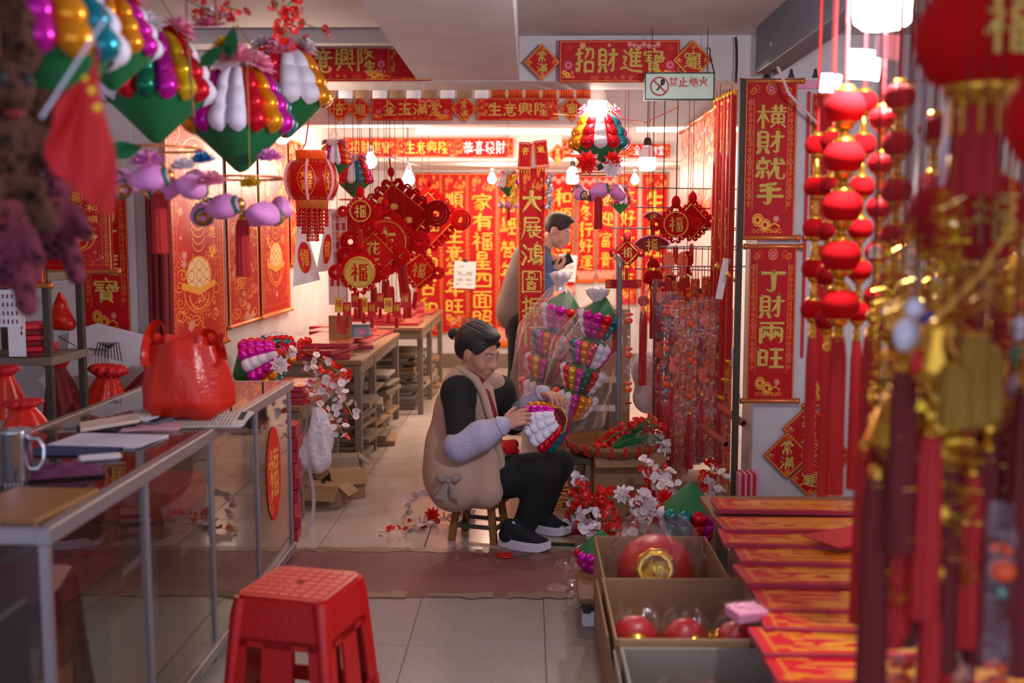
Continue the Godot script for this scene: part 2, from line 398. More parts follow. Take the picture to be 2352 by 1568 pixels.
# ---------------------------------------------------------------- brush lettering: strokes on a 20 x 20 grid, "x y,x y;..." and parts "sign@x0 y0 x1 y1"
const G := {
	"口": "2 2,2 18;2 2,18 2,17 17;2 17,17 17", "日": "3 1,3 19;3 1,17 1,17 19;3 10,17 10;3 19,17 19", "田": "2 1,2 19;2 1,18 1,18 19;2 10,18 10;10 1,10 19;2 19,18 19",
	"貝": "4 0,4 14;4 0,16 0,16 14;4 5,16 5;4 10,16 10;4 14,16 14;7 15,3 20;13 15,17 20", "才": "2 5,18 5;11 0,11 17,9 19,6 17;11 7,2 14", "財": "貝@0 1 10 19|才@9 0 20 20",
	"扌": "2 5,18 4;11 0,11 17,8 19,5 17;2 13,18 10", "刀": "2 1,17 1,16 16,13 18;9 1,7 9,2 17", "召": "刀@1 0 19 10|口@2 10 18 20", "招": "扌@0 0 8 20|召@8 0 20 20",
	"隹": "6 0,1 8;5 5,5 19;12 0,14 3;5 5,19 5;5 9,18 9;5 14,18 14;5 19,20 19;12 5,12 19", "辶": "3 1,6 4;2 7,6 7,3 13,6 14;0 17,4 15,10 18,20 19", "進": "辶@0 0 20 20|隹@7 0 20 15",
	"宀": "10 0,11 8;2 9,1 18;2 10,19 10,17 18", "王": "2 2,18 2;3 10,17 10;1 18,19 18;10 2,10 18", "缶": "6 0,2 5;5 4,17 4;0 9,20 9;10 4,10 17;3 11,3 17,17 17,17 11",
	"寶": "宀@0 0 20 6|王@1 5 9 11|缶@10 5 20 12|貝@3 12 17 20", "生": "6 2,2 9;5 6,18 6;4 12,17 12;1 19,19 19;10 0,10 19",
	"立": "10 0,10 5;3 8,17 8;6 10,8 16;14 10,12 16;1 18,19 18", "心": "3 9,1 16;7 6,8 16,11 18,16 18,17 13;10 4,12 8;16 7,19 12", "意": "立@0 0 20 9|日@5 9 15 15|心@1 13 19 21",
	"興": "4 1,2 2,2 12;2 5,5 5;2 9,5 9;7 1,7 12;7 1,13 1,13 12;9 4,11 4;9 7,11 7,11 10,9 10;15 2,18 2,18 12;15 5,18 5;15 9,18 9;0 13,20 13;6 14,2 19;14 14,18 19",
	"阝": "6 1,6 19;6 1,17 1,12 6,16 9,15 12,9 12", "隆": "阝@0 0 8 20|生@8 10 20 20;11 0,8 5;10 3,17 3,9 9;11 4,19 9", "金": "10 0,1 8;10 0,19 8;6 8,14 8;4 12,16 12;10 8,10 18;6 13,8 16;14 13,12 16;1 19,19 19",
	"玉": "王@0 0 20 20;14 13,16 16", "氵": "5 1,14 4;0 7,10 10;2 19,14 12", "滿": "氵@0 0 7 20;7 4,20 4;10 1,10 7;17 1,17 7;10 7,17 7;8 9,8 19;8 9,19 9,19 18,17 19;13 7,13 17;11 11,9 15;11 12,12 15;16 11,14 15;16 12,17 15",
	"尚": "10 0,10 8;4 1,7 7;16 1,13 7;2 10,1 18;2 11,18 11,17 18", "堂": "尚@0 0 20 8|口@6 7 14 12;4 15,16 15;10 12,10 19;1 19,19 19", "常": "尚@0 0 20 8|口@6 7 14 12;4 14,4 19;4 14,16 14,16 18,14 19;10 12,10 20",
	"恭": "2 4,18 4;7 1,7 8;13 1,13 8;0 9,20 9;6 9,2 13;14 9,18 13;10 11,10 18,8 19;6 14,4 17;13 14,14 16;16 13,18 16", "喜": "3 2,17 2;10 0,10 5;5 5,15 5;6 11,7 13;14 11,13 13;0 14,20 14|口@5 6 15 11|口@5 15 15 20",
	"發": "2 2,8 2,2 9;3 5,5 7;11 1,19 9;17 1,13 4;19 4,15 6;2 10,8 10,8 13,2 13,2 16,8 16,7 19,5 19;12 10,11 13;12 10,17 10,17 13,19 13;10 15,17 15,10 20;12 15,19 20",
	"木": "1 6,19 6;10 0,10 20;10 7,1 15;10 7,19 15", "橫": "木@0 0 9 20;10 3,20 3;13 0,13 5;17 0,17 5;9 6,20 6;15 6,15 16;11 8,11 15;11 8,19 8,19 15;11 12,19 12;11 15,19 15;13 16,10 19;17 16,20 19",
	"就": "5 0,5 3;1 4,10 4;5 10,5 18,4 18;3 12,1 17;8 12,10 16;10 6,20 6;14 1,14 8,9 19;15 8,15 17,16 19,20 19,20 15;17 2,19 4|口@1 5 9 11", "手": "15 1,4 3;3 7,17 6;1 12,19 12;10 3,10 17,8 19,6 17",
	"丁": "1 3,19 3;11 3,11 17,9 19,6 17", "兩": "1 2,19 2;2 6,2 19;2 6,18 6,18 18,16 19;10 2,10 16;6 8,4 14;6 9,8 13;14 8,12 14;14 9,16 13", "旺": "日@0 3 8 17|王@8 1 20 20",
	"順": "2 2,2 12,0 18;5 3,5 15;8 1,8 19;10 1,20 1;14 1,13 4|貝@9 4 21 20", "年": "6 0,2 6;5 4,18 4;5 9,16 9;5 9,5 14;0 14,20 14;11 4,11 20",
	"家": "宀@0 0 20 7;4 7,16 7;10 7,2 12;8 9,11 12,11 18,8 19;9 12,2 16;10 14,3 19;16 9,12 12;12 11,19 18", "有": "1 5,19 5;9 0,6 8,1 13;7 8,7 20;7 8,17 8,17 18,15 19;7 12,17 12;7 15,17 15",
	"福": "4 0,5 3;1 5,8 5,1 13;5 9,5 20;6 10,8 12;10 1,20 1|口@10 3 20 9|田@10 10 20 20", "星": "日@4 0 16 8|生@1 8 19 20", "四": "2 3,2 18;2 3,18 3,18 18;8 3,7 9,4 12;12 3,12 10,16 11;2 17,18 17",
	"面": "1 1,19 1;10 1,9 5;2 5,2 19;2 5,18 5,18 19;7 5,7 18;13 5,13 18;7 9,13 9;7 13,13 13;2 19,18 19", "照": "日@0 1 9 12|刀@9 0 20 8|口@10 7 19 13;3 15,1 19;8 15,8 19;12 15,13 19;17 15,19 19",
	"大": "1 7,19 7;10 0,9 9,1 19;10 8,13 14,19 19", "展": "3 1,17 1,17 5,4 5;3 1,3 11,0 19;5 9,18 9;8 6,8 12;14 6,14 12;5 12,19 12;8 13,8 19,12 16;17 14,13 16;11 13,14 17,20 19",
	"鴻": "氵@0 0 6 20;6 5,11 5;9 5,9 15;6 16,11 14;15 0,14 2;13 2,13 11;13 2,19 2,19 7;13 5,19 5;13 8,20 8;13 11,20 11,19 19,17 19;13 14,12 18;15 14,15 17;17 13,18 16",
	"圖": "1 1,1 20;1 1,19 1,19 20;1 19,19 19;4 8,16 8;10 6,10 10|口@6 2 14 7|口@5 10 15 18|口@7 12 13 16", "振": "扌@0 0 8 20;9 2,19 2;9 2,9 11,7 19;11 6,18 6;9 10,20 10;12 10,12 19,15 16;18 12,15 14;14 11,16 16,20 19",
	"迎": "辶@0 0 20 20;11 1,8 4,8 12,12 10;14 3,14 16;14 3,19 3,19 12,17 12", "和": "8 0,2 3;0 7,10 7;5 2,5 20;5 8,0 15;6 9,10 13|口@10 5 20 17",
	"門": "2 1,2 20;2 1,8 1,8 9;2 5,8 5;2 9,8 9;12 1,18 1,18 18,16 20;12 1,12 9;12 5,18 5;12 9,18 9", "添": "氵@0 0 7 20;8 3,18 3;7 8,20 8;13 3,12 9,7 13;13 8,20 13;13 12,13 19;10 14,8 18;16 14,17 17;18 13,20 16",
	"冬": "8 0,2 8;6 3,15 3,2 13;7 6,18 13;9 12,12 14;6 16,12 19", "行": "6 0,1 5;6 5,0 11;4 9,4 20;9 3,18 3;8 9,20 9;15 9,15 18,12 19", "好": "4 0,2 10,8 18;8 4,7 11,1 19;0 7,9 6;11 2,19 2,15 6;15 6,15 18,12 19;10 10,20 10",
	"運": "辶@0 0 20 20;8 4,8 1,19 1,19 4;9 4,18 4;10 6,10 12;10 6,17 6,17 12;10 9,17 9;10 12,17 12;8 14,20 14;13 3,13 16", "富": "宀@0 0 20 6;5 7,15 7|口@5 7 15 12|田@3 12 17 20",
	"貴": "5 1,5 5;5 1,15 1,15 5;5 5,15 5;10 0,10 8;1 8,19 8|貝@3 9 17 20", "景": "日@5 0 15 6;10 6,10 8;1 9,19 9;10 14,10 19,8 20;5 15,2 19;15 15,18 19|口@4 10 16 15",
	"經": "5 0,2 4,6 5,1 10,8 9;5 10,5 16;2 12,1 16;8 12,9 15;10 2,20 2;12 4,10 7,12 9;15 4,13 7,15 9;19 4,17 7,19 9;11 12,20 12;15 12,15 19;10 19,20 19",
	"營": "5 1,5 4,2 8;2 3,3 5;8 3,7 5;5 5,8 8;15 1,15 4,12 8;12 3,13 5;18 3,17 5;15 5,18 8;1 9,1 12;1 9,19 9,19 12|口@6 10 14 15|口@4 14 16 20", "吉": "2 4,18 4;10 0,10 9;4 9,16 9|口@3 11 17 20",
	"花": "1 4,19 4;7 1,7 7;13 1,13 7;6 8,1 14;4 11,4 20;12 8,12 17,14 19,19 19,19 15;18 10,12 14", "开": "2 3,18 3;1 10,19 10;7 3,6 12,2 19;13 3,13 20", "出": "10 0,10 19;3 3,3 9,17 9,17 3;1 12,1 19,19 19,19 12",
	"入": "9 1,11 6,19 19;10 7,7 14,1 19", "平": "2 2,18 2;5 4,7 8;15 4,13 8;0 10,20 10;10 2,10 20", "安": "宀@0 0 20 7;9 5,6 13,16 19;15 8,12 14,3 19;1 11,19 11",
	"禁": "木@0 0 10 10|木@10 0 20 10;4 11,16 11;1 14,19 14;10 14,10 19;6 16,3 19;14 16,17 19", "止": "10 1,10 19;10 9,17 9;4 8,4 19;0 19,20 19", "火": "10 0,10 9,1 19;3 6,5 11;17 5,14 10;10 9,19 19",
	"烟": "火@0 0 10 20;11 3,11 19;11 3,20 3,20 19;11 19,20 19;13 8,18 8;15 5,15 9,13 14;16 9,18 14", "春": "3 2,17 2;3 5,17 5;1 9,19 9;10 0,9 9,1 15;11 9,19 15|日@6 10 14 20",
	"信": "6 0,0 9;4 6,4 20;13 0,14 2;8 4,20 4;10 7,18 7;10 10,18 10|口@9 12 19 20", "合": "宀@1 0 19 7|隹@5 5 12 16|貝@11 6 19 17|辶@0 1 20 20", "勿": "6 0,1 9;4 4,17 4,16 17,13 19;9 5,3 14;13 5,6 18", "杏": "木@1 0 19 11;1 10,19 10|口@5 11 15 20",
}
func strokes(ch: String, box := Rect2(0, 0, 20, 20)) -> Array:
	var out := []
	for piece in String(G.get(ch, G["吉"])).split("|"):
		for s in piece.split(";"):
			if "@" in s:
				var q := s.split("@")
				var n := q[1].split_floats(" ")
				var inner := Rect2(box.position + Vector2(n[0], n[1]) / 20.0 * box.size, Vector2(n[2] - n[0], n[3] - n[1]) / 20.0 * box.size)
				out.append_array(strokes(q[0], inner))
				continue
			var pts: Array[Vector2] = []
			for p in s.split(","):
				var c := p.split_floats(" ")
				pts.append(box.position + Vector2(c[0], c[1]) / 20.0 * box.size)
			out.append(pts)
	return out
func pen(ch: String) -> float:
	var l := 0.0
	for s in strokes(ch):
		for i in s.size() - 1: l += s[i].distance_to(s[i + 1]) / 20.0
	return clampf(0.40 / pow(l, 0.78), 0.062, 0.165)
# one sign as raised brush strokes in a unit square, ridge towards +z
func glyph(ch: String) -> ArrayMesh:
	var key := "glyph" + ch
	if cache.has(key): return cache[key]
	var mb := MB.new()
	var w0 := pen(ch)
	for s in strokes(ch):
		var pts: Array[Vector2] = []
		for p in s: pts.append(Vector2(p.x / 20.0 - 0.5, 0.5 - p.y / 20.0) * 0.94)
		var path: Array[Vector2] = [pts[0]]
		for i in pts.size() - 1:
			var n := maxi(2, int(pts[i].distance_to(pts[i + 1]) / 0.1))
			for k in n: path.append(pts[i].lerp(pts[i + 1], float(k + 1) / n))
		var soft: Array[Vector2] = [path[0]]
		for i in range(1, path.size() - 1): soft.append(path[i] * 0.6 + (path[i - 1] + path[i + 1]) * 0.2)
		soft.append(path[-1])
		var falls: bool = pts[-1].y < pts[0].y - 0.15 and absf(pts[-1].x - pts[0].x) > 0.12
		var rows := []
		for i in soft.size():
			var t := float(i) / (soft.size() - 1)
			var d := (soft[mini(i + 1, soft.size() - 1)] - soft[maxi(i - 1, 0)]).normalized()
			var w := w0 * (0.82 + 0.35 * absf(t - 0.45)) * (1.2 if absf(d.y) > absf(d.x) else 0.88)
			if falls: w *= 1.15 - 0.75 * t * t
			var nrm := Vector2(-d.y, d.x) * w * 0.5
			rows.append([soft[i] + nrm, soft[i], soft[i] - nrm, d, w])
		mb.sm(1)
		var top := w0 * 0.35
		for i in rows.size() - 1:
			var a: Array = rows[i]
			var b: Array = rows[i + 1]
			mb.quad(V3(a[1], top), V3(b[1], top), V3(b[0], 0), V3(a[0], 0))
			mb.quad(V3(a[2], 0), V3(b[2], 0), V3(b[1], top), V3(a[1], top))
		for e in [[rows[0], -1.0], [rows[-1], 1.0]]:
			var r: Array = e[0]
			var tip: Vector2 = r[1] + r[3] * r[4] * 0.55 * e[1] + Vector2(0, 0.12) * r[4]
			mb.tri(V3(r[0], 0), V3(r[1], top), V3(tip, 0))
			mb.tri(V3(r[1], top), V3(r[2], 0), V3(tip, 0))
	cache[key] = mb.done()
	return cache[key]
func V3(p: Vector2, z: float) -> Vector3: return Vector3(p.x, p.y, z)
# a line of signs on a sheet: parts named character, in the sheet's own axes
func write(parent: Node3D, text: String, start: Vector3, step: Vector3, size: Vector2, m: Material, called := "character") -> void:
	for i in text.length():
		obj(called, glyph(text[i]), m, parent, start + step * i, Basis.from_scale(Vector3(size.x, size.y, minf(size.x, size.y))))

# ---------------------------------------------------------------- printed sheets: colour in rgb, foil mask in alpha
const RED := Color(0.72, 0.05, 0.08, 0.0)
const GOLD := Color(0.90, 0.66, 0.24, 1.0)
const ORANGE := Color(0.86, 0.42, 0.14, 0.8)
const PINK := Color(0.85, 0.45, 0.55, 0.2)
func disc(im: Image, c: Vector2, r: float, col: Color) -> void:
	for y in range(int(ceil(-r)), int(r) + 1):
		var w := sqrt(maxf(0.0, r * r - y * y))
		im.fill_rect(Rect2i(int(c.x - w), int(c.y) + y, maxi(1, int(2 * w)), 1), col)
func stroke(im: Image, pts: Array, w: float, col: Color) -> void:
	for i in pts.size() - 1:
		var n := maxi(1, int((pts[i] as Vector2).distance_to(pts[i + 1]) / maxf(1.0, w * 0.4)))
		for k in n + 1: disc(im, pts[i].lerp(pts[i + 1], float(k) / n), w / 2, col)
func ring(im: Image, c: Vector2, r: float, w: float, col: Color, a0 := 0.0, a1 := 360.0) -> void:
	stroke(im, Array(arc(c, r, a0, a1, 20)), w, col)
func frame(im: Image, m: int, w: int, col: Color) -> void:
	var s := im.get_size()
	for q in [Rect2i(m, m, s.x - 2 * m, w), Rect2i(m, s.y - m - w, s.x - 2 * m, w), Rect2i(m, m, w, s.y - 2 * m), Rect2i(s.x - m - w, m, w, s.y - 2 * m)]: im.fill_rect(q, col)
func curl(im: Image, c: Vector2, r: float, turn: float, w: float, col: Color, flip := 1.0) -> void:
	var p := []
	for i in 22:
		var t := i / 21.0
		var a := turn + flip * t * 8.0
		p.append(c + Vector2(cos(a), sin(a)) * r * (1.0 - 0.8 * t))
	stroke(im, p, w, col)
func flower(im: Image, c: Vector2, r: float, col: Color, mid: Color) -> void:
	for k in 5:
		var a := TAU * k / 5 + 0.3
		disc(im, c + Vector2(cos(a), sin(a)) * r * 0.6, r * 0.42, col)
		ring(im, c + Vector2(cos(a), sin(a)) * r * 0.6, r * 0.42, maxf(1.0, r * 0.1), GOLD)
	disc(im, c, r * 0.3, mid)
func coin(im: Image, c: Vector2, r: float, col: Color) -> void:
	disc(im, c, r, col)
	ring(im, c, r * 0.8, maxf(1.0, r * 0.1), RED)
	im.fill_rect(Rect2i(int(c.x - r * 0.3), int(c.y - r * 0.3), int(r * 0.6), int(r * 0.6)), RED)
func ink(im: Image, ch: String, c: Vector2, s: Vector2, col: Color, k := 1.0) -> void:
	var w := pen(ch) * minf(s.x, s.y) * k
	for q in strokes(ch):
		var p := []
		for e in q: p.append(c + (Vector2(e.x, e.y) / 20.0 - Vector2(0.5, 0.5)) * s)
		stroke(im, p, maxf(1.0, w), col)
func blank(w: int, h: int, col := RED) -> Image:
	var im := Image.create_empty(w, h, false, Image.FORMAT_RGBA8)
	im.fill(col)
	return im
func printed(key: String, im: Image, rough := 0.5, metal := 0.3) -> StandardMaterial3D:
	var m := mk(key, Color.WHITE, rough, metal)
	m.albedo_texture = ImageTexture.create_from_image(im)
	m.metallic_texture = m.albedo_texture
	m.metallic_specular = 0.32
	m.metallic_texture_channel = BaseMaterial3D.TEXTURE_CHANNEL_ALPHA
	m.texture_repeat = false
	return m
func side_band(im: Image, x0: int, x1: int, y0: int, y1: int) -> void:
	var c := (x0 + x1) / 2.0
	var r := (x1 - x0) * 0.36
	var y := y0 + r * 1.6
	var k := 0
	while y < y1 - r:
		match k % 5:
			0: ring(im, Vector2(c, y), r, 2, GOLD); disc(im, Vector2(c, y), r * 0.45, PINK)
			1, 2: curl(im, Vector2(c, y), r, 1.57 * k, 2, GOLD, 1.0 if k % 2 else -1.0)
			3: coin(im, Vector2(c, y), r * 0.9, ORANGE)
			4: stroke(im, [Vector2(c, y - r), Vector2(c + r * 0.7, y), Vector2(c, y + r), Vector2(c - r * 0.7, y), Vector2(c, y - r)], 2, GOLD)
		y += r * 2.3
		k += 1
func treasure(im: Image, c: Vector2, s: float, col := GOLD) -> void:    # coins, ingots and gourds heaped at the foot of a scroll
	coin(im, c + Vector2(-s * 0.42, -s * 0.15), s * 0.24, col)
	coin(im, c + Vector2(-s * 0.08, s * 0.06), s * 0.27, col)
	ring(im, c + Vector2(-s * 0.42, -s * 0.15), s * 0.26, 2, GOLD)
	ring(im, c + Vector2(s * 0.34, s * 0.12), s * 0.22, s * 0.07, ORANGE, 0, 180)
	stroke(im, [c + Vector2(s * 0.12, s * 0.1), c + Vector2(s * 0.34, -s * 0.02), c + Vector2(s * 0.58, s * 0.1)], s * 0.06, col)
	flower(im, c + Vector2(s * 0.42, -s * 0.2), s * 0.14, PINK, col)
	for k in 7: ring(im, c + Vector2(-s * 0.6 + k * s * 0.2, s * 0.3), s * 0.07, 2, GOLD)
func busy(im: Image, area: Rect2i, n: int, sz: float, r: RandomNumberGenerator) -> void: # dense embossed ornament
	for i in n:
		var c := Vector2(r.randf_range(area.position.x, area.end.x), r.randf_range(area.position.y, area.end.y))
		var s := sz * r.randf_range(0.5, 1.3)
		match r.randi() % 6:
			0, 1: curl(im, c, s, r.randf() * TAU, maxf(1.5, s * 0.16), GOLD, 1.0 if r.randf() < 0.5 else -1.0)
			2: ring(im, c, s * 0.7, maxf(1.5, s * 0.16), GOLD)
			3: flower(im, c, s * 0.7, Color(0.78, 0.5, 0.55, 0.2), GOLD)
			4: stroke(im, [c, c + Vector2(r.randf_range(-s, s), s), c + Vector2(r.randf_range(-s, s), s * 1.8)], maxf(1.5, s * 0.16), GOLD)
			5: ring(im, c, s, maxf(1.5, s * 0.14), ORANGE, 180, 360)
func printed_sheets() -> void:
	var r := RandomNumberGenerator.new()
	r.seed = 5
	# upright scroll with patterned side bands (on the pier)
	var im := blank(256, 700)
	frame(im, 3, 3, GOLD)
	for e in [[10, 42], [214, 246]]:
		im.fill_rect(Rect2i(e[0] if e[0] > 100 else e[1], 76, 2, 500), GOLD)
		side_band(im, e[0], e[1], 76, 560)
	ring(im, Vector2(128, 34), 24, 4, GOLD); coin(im, Vector2(128, 34), 17, PINK)
	for q in [60, 196]:
		curl(im, Vector2(q, 32), 20, 1.0, 3, ORANGE); curl(im, Vector2(128 + (q - 128) * 1.3, 40), 18, 3.0, 3, GOLD, -1.0)
	treasure(im, Vector2(120, 636), 110)
	printed("scroll_pier", im)
	# narrow printed couplet sheet (back wall): flowers above, treasure below
	im = blank(192, 1024)
	frame(im, 2, 3, GOLD)
	for k in 12: flower(im, Vector2(r.randf_range(20, 172), r.randf_range(18, 90)), r.randf_range(8, 15), ORANGE, PINK)
	for k in 10: ring(im, Vector2(r.randf_range(16, 176), r.randf_range(16, 120)), 7, 3, GOLD)
	treasure(im, Vector2(96, 940), 90)
	busy(im, Rect2i(16, 890, 160, 110), 26, 15, r)
	for k in 22:
		for q in [10, 178]: im.fill_rect(Rect2i(q, 250 + k * 26, 5, 12), ORANGE)
	printed("scroll_couplet", im)
	# couplet with peonies
	im = blank(192, 1024)
	frame(im, 2, 5, ORANGE)
	for k in 5: flower(im, Vector2(20 + k * 38, 40 + 24 * (k % 2)), 22, Color(0.9, 0.5, 0.6, 0.1), GOLD)
	for k in 7: flower(im, Vector2(20 + k * 26, 930 + 40 * (k % 2)), 28, Color(0.9, 0.55, 0.6, 0.1), GOLD)
	im.fill_rect(Rect2i(12, 985, 168, 28), ORANGE)
	busy(im, Rect2i(12, 900, 168, 90), 16, 14, r)
	side_band(im, 6, 26, 130, 860)
	side_band(im, 166, 186, 130, 860)
	printed("scroll_peony", im)
	# lying banner: ornaments left and right, small motto below
	im = blank(768, 256)
	frame(im, 8, 3, GOLD)
	for q in [60.0, 708.0]:
		coin(im, Vector2(q, 150), 26, PINK); treasure(im, Vector2(q, 205), 60)
		curl(im, Vector2(q, 40), 20, 0.0, 3, ORANGE)
	treasure(im, Vector2(668, 212), 92)
	flower(im, Vector2(150, 34), 20, Color(0.8, 0.6, 0.5, 0.3), GOLD)
	flower(im, Vector2(320, 30), 12, PINK, GOLD)
	for k in 7: flower(im, Vector2(450 + k * 30, 26 + 8 * (k % 3)), 17, PINK, GOLD)
	for k in 4: ink(im, "出入平安"[k], Vector2(308 + k * 50, 228), Vector2(28, 28), ORANGE)
	for q in [230, 540]:
		for k in 3: frame_at(im, Rect2i(q + k * 18 - 27, 216, 14, 24), 3, ORANGE)
	printed("banner", im)
	im = blank(640, 224)
	frame(im, 5, 3, GOLD)
	busy(im, Rect2i(10, 10, 70, 200), 26, 17, r)
	busy(im, Rect2i(560, 10, 70, 200), 26, 17, r)
	for k in 5: coin(im, Vector2(200 + k * 60, 20), 9, ORANGE)
	for k in 14: im.fill_rect(Rect2i(190 + k * 20, 206, 10, 5), GOLD)
	printed("banner_small", im)
	# square board on its point
	im = blank(256, 256)
	frame(im, 6, 8, GOLD)
	for q in [Vector2(40, 40), Vector2(216, 40), Vector2(40, 216), Vector2(216, 216)]:
		curl(im, q, 26, 0.5, 4, GOLD); busy(im, Rect2i(int(q.x) - 18, int(q.y) - 18, 36, 36), 4, 12, r)
	for k in 9:
		for q in [[24 + k * 26, 24], [24 + k * 26, 232], [24, 24 + k * 26], [232, 24 + k * 26]]: disc(im, Vector2(q[0], q[1]), 4, ORANGE)
	printed("diamond", im)
	# large embossed hanging scroll with a robed well-wisher, two variants
	for v in 2:
		im = blank(384, 1024)
		frame(im, 10, 6, GOLD); frame(im, 52, 3, ORANGE)
		busy(im, Rect2i(60, 60, 264, 880), 150, 24, r)
		side_band(im, 16, 50, 20, 1000); side_band(im, 334, 368, 20, 1000)
		disc(im, Vector2(192, 210), 96, RED); ring(im, Vector2(192, 210), 96, 6, GOLD)
		disc(im, Vector2(192, 225), 46, Color(0.86, 0.62, 0.55, 0.0))
		stroke(im, [Vector2(174, 222), Vector2(184, 218)], 4, Color(0.1, 0.05, 0.05, 0)); stroke(im, [Vector2(200, 218), Vector2(210, 222)], 4, Color(0.1, 0.05, 0.05, 0))
		stroke(im, [Vector2(182, 250), Vector2(192, 254), Vector2(202, 250)], 4, Color(0.6, 0.1, 0.1, 0))
		stroke(im, [Vector2(140, 186), Vector2(192, 150), Vector2(244, 186)], 22, GOLD)
		for s in [-1, 1]: curl(im, Vector2(192 + s * 86, 180), 24, 0, 8, GOLD, s)
		stroke(im, [Vector2(192, 290), Vector2(192, 560)], 120, Color(0.66, 0.06, 0.12, 0.0))
		for k in 8: ring(im, Vector2(192, 320 + k * 34), 60 - k * 3, 5, GOLD, 10, 170)
		ink(im, "福", Vector2(192, 420), Vector2(70, 70), GOLD)
		disc(im, Vector2(192, 700), 78, Color(0.9, 0.82, 0.62, 0.9)); ring(im, Vector2(192, 700), 80, 8, GOLD)
		for k in 9: ring(im, Vector2(140 + 52 * (k % 3), 656 + 44 * (k / 3)), 20, 4, Color(0.78, 0.5, 0.2, 0.6))
		stroke(im, [Vector2(90, 740), Vector2(192, 770), Vector2(294, 740)], 30, GOLD)
		ring(im, Vector2(192, 760), 100, 12, ORANGE, 0, 180); ring(im, Vector2(192, 780), 66, 8, GOLD, 0, 180)
		for k in 4:
			if v == 1: ink(im, "福星富貴"[k], Vector2(96, 330 + k * 90), Vector2(50, 56), GOLD)
			ink(im, "招財進寶"[k] if v == 0 else "吉星和順"[k], Vector2(288, 330 + k * 90), Vector2(50, 56), GOLD)
		printed("scroll_deity_%d" % v, im, 0.4)
	# golden-all-over scroll of the right wall
	im = blank(256, 1024)
	frame(im, 4, 6, GOLD)
	busy(im, Rect2i(16, 16, 224, 992), 190, 26, r)
	printed("scroll_gilt", im, 0.4)
	# posters of the stacks: foil clouds and signs on red
	for v in 3:
		im = blank(512, 256, Color(0.78, 0.10, 0.14, 0.0))
		frame(im, 8, 4, Color(0.85, 0.45, 0.12, 0.7))
		for k in 4:
			ink(im, ["福星富貴", "招財進寶", "年年有好"][v][k], Vector2(90 + k * 110, 118 + 8 * (k % 2)), Vector2(106, 170), Color(0.90, 0.60, 0.14, 0.6), 2.0)
		for k in 22:
			var c := Vector2(r.randf_range(10, 490), [r.randf_range(10, 40), r.randf_range(215, 246)][k % 2])
			stroke(im, [c, c + Vector2(r.randf_range(16, 46), r.randf_range(-8, 8))], r.randf_range(9, 18), Color(0.88, 0.52, 0.12, 0.6))
		flower(im, Vector2(40, 60), 30, Color(0.75, 0.3, 0.4, 0.1), GOLD)
		printed("poster_%d" % v, im, 0.35)
	# spotted plush of the toy tigers
	im = blank(256, 256, Color(0.34, 0.21, 0.16, 0))
	for k in 60: disc(im, Vector2(r.randf_range(0, 256), r.randf_range(0, 256)), r.randf_range(6, 12), Color(0.08, 0.05, 0.05, 0))
	var pm := printed("plush", im, 0.95, 0.0)
	pm.texture_repeat = true
	pm.uv1_triplanar = true; pm.uv1_scale = Vector3.ONE * 5.0
	im = blank(256, 256, Color(0.46, 0.2, 0.26, 0))
	for k in 60: disc(im, Vector2(r.randf_range(0, 256), r.randf_range(0, 256)), r.randf_range(6, 12), Color(0.12, 0.04, 0.08, 0))
	pm = printed("plush_rose", im, 0.95, 0.0)
	pm.texture_repeat = true
	pm.uv1_triplanar = true; pm.uv1_scale = Vector3.ONE * 5.0
	# quilted fabric face of the wall knots
	im = blank(256, 256, Color(0.78, 0.06, 0.06, 0))
	for k in 6:
		for j in 6: ring(im, Vector2(22 + k * 43, 22 + j * 43), 15, 2, Color(0.6, 0.03, 0.05, 0))
	printed("knot_face", im, 0.8, 0.0)
	# list of prices: grey lines on white
	im = blank(192, 256, Color(0.92, 0.9, 0.91, 0))
	for k in 17:
		im.fill_rect(Rect2i(14, 20 + k * 13, 164, 1), Color(0.6, 0.58, 0.6, 0))
		if k in [2, 6, 7, 8, 11, 12, 15]:
			im.fill_rect(Rect2i(20 + (k % 3) * 12, 22 + k * 13, 62 - (k % 4) * 9, 5), Color(0.16, 0.15, 0.18, 0))
			if k > 5: im.fill_rect(Rect2i(108, 21 + k * 13, 56, 5), Color(0.18, 0.16, 0.18, 0))
	printed("list", im, 0.8, 0.0)
	# newspaper
	im = blank(256, 256, Color(0.8, 0.77, 0.76, 0))
	for c in 4:
		for k in 26: im.fill_rect(Rect2i(10 + c * 62, 30 + k * 8, r.randi_range(40, 54), 3), Color(0.45, 0.43, 0.44, 0))
	im.fill_rect(Rect2i(10, 8, 150, 14), Color(0.25, 0.24, 0.25, 0))
	printed("newsprint", im, 0.9, 0.0)
	# palace lantern panel
	im = blank(256, 256, Color(0.66, 0.05, 0.05, 0.0))
	ring(im, Vector2(128, 130), 84, 5, GOLD)
	ink(im, "招財", Vector2(128, 130), Vector2(1, 1), GOLD)
	for k in 4: ink(im, "大吉富貴"[k], Vector2(96 + 64 * (k % 2), 100 + 60 * (k / 2)), Vector2(52, 52), GOLD)
	for k in 6: curl(im, Vector2(30 + k * 40, 24), 13, k, 3, GOLD); 
	for k in 6: curl(im, Vector2(30 + k * 40, 234), 13, -k, 3, GOLD)
	printed("lantern_panel", im, 0.3)
	# rice-paper oval with a foil cutting
	im = blank(128, 256, Color(0.82, 0.07, 0.06, 0))
	busy(im, Rect2i(14, 30, 100, 196), 40, 14, r)
	ink(im, "福", Vector2(64, 128), Vector2(84, 130), GOLD)
	printed("oval", im, 0.5)
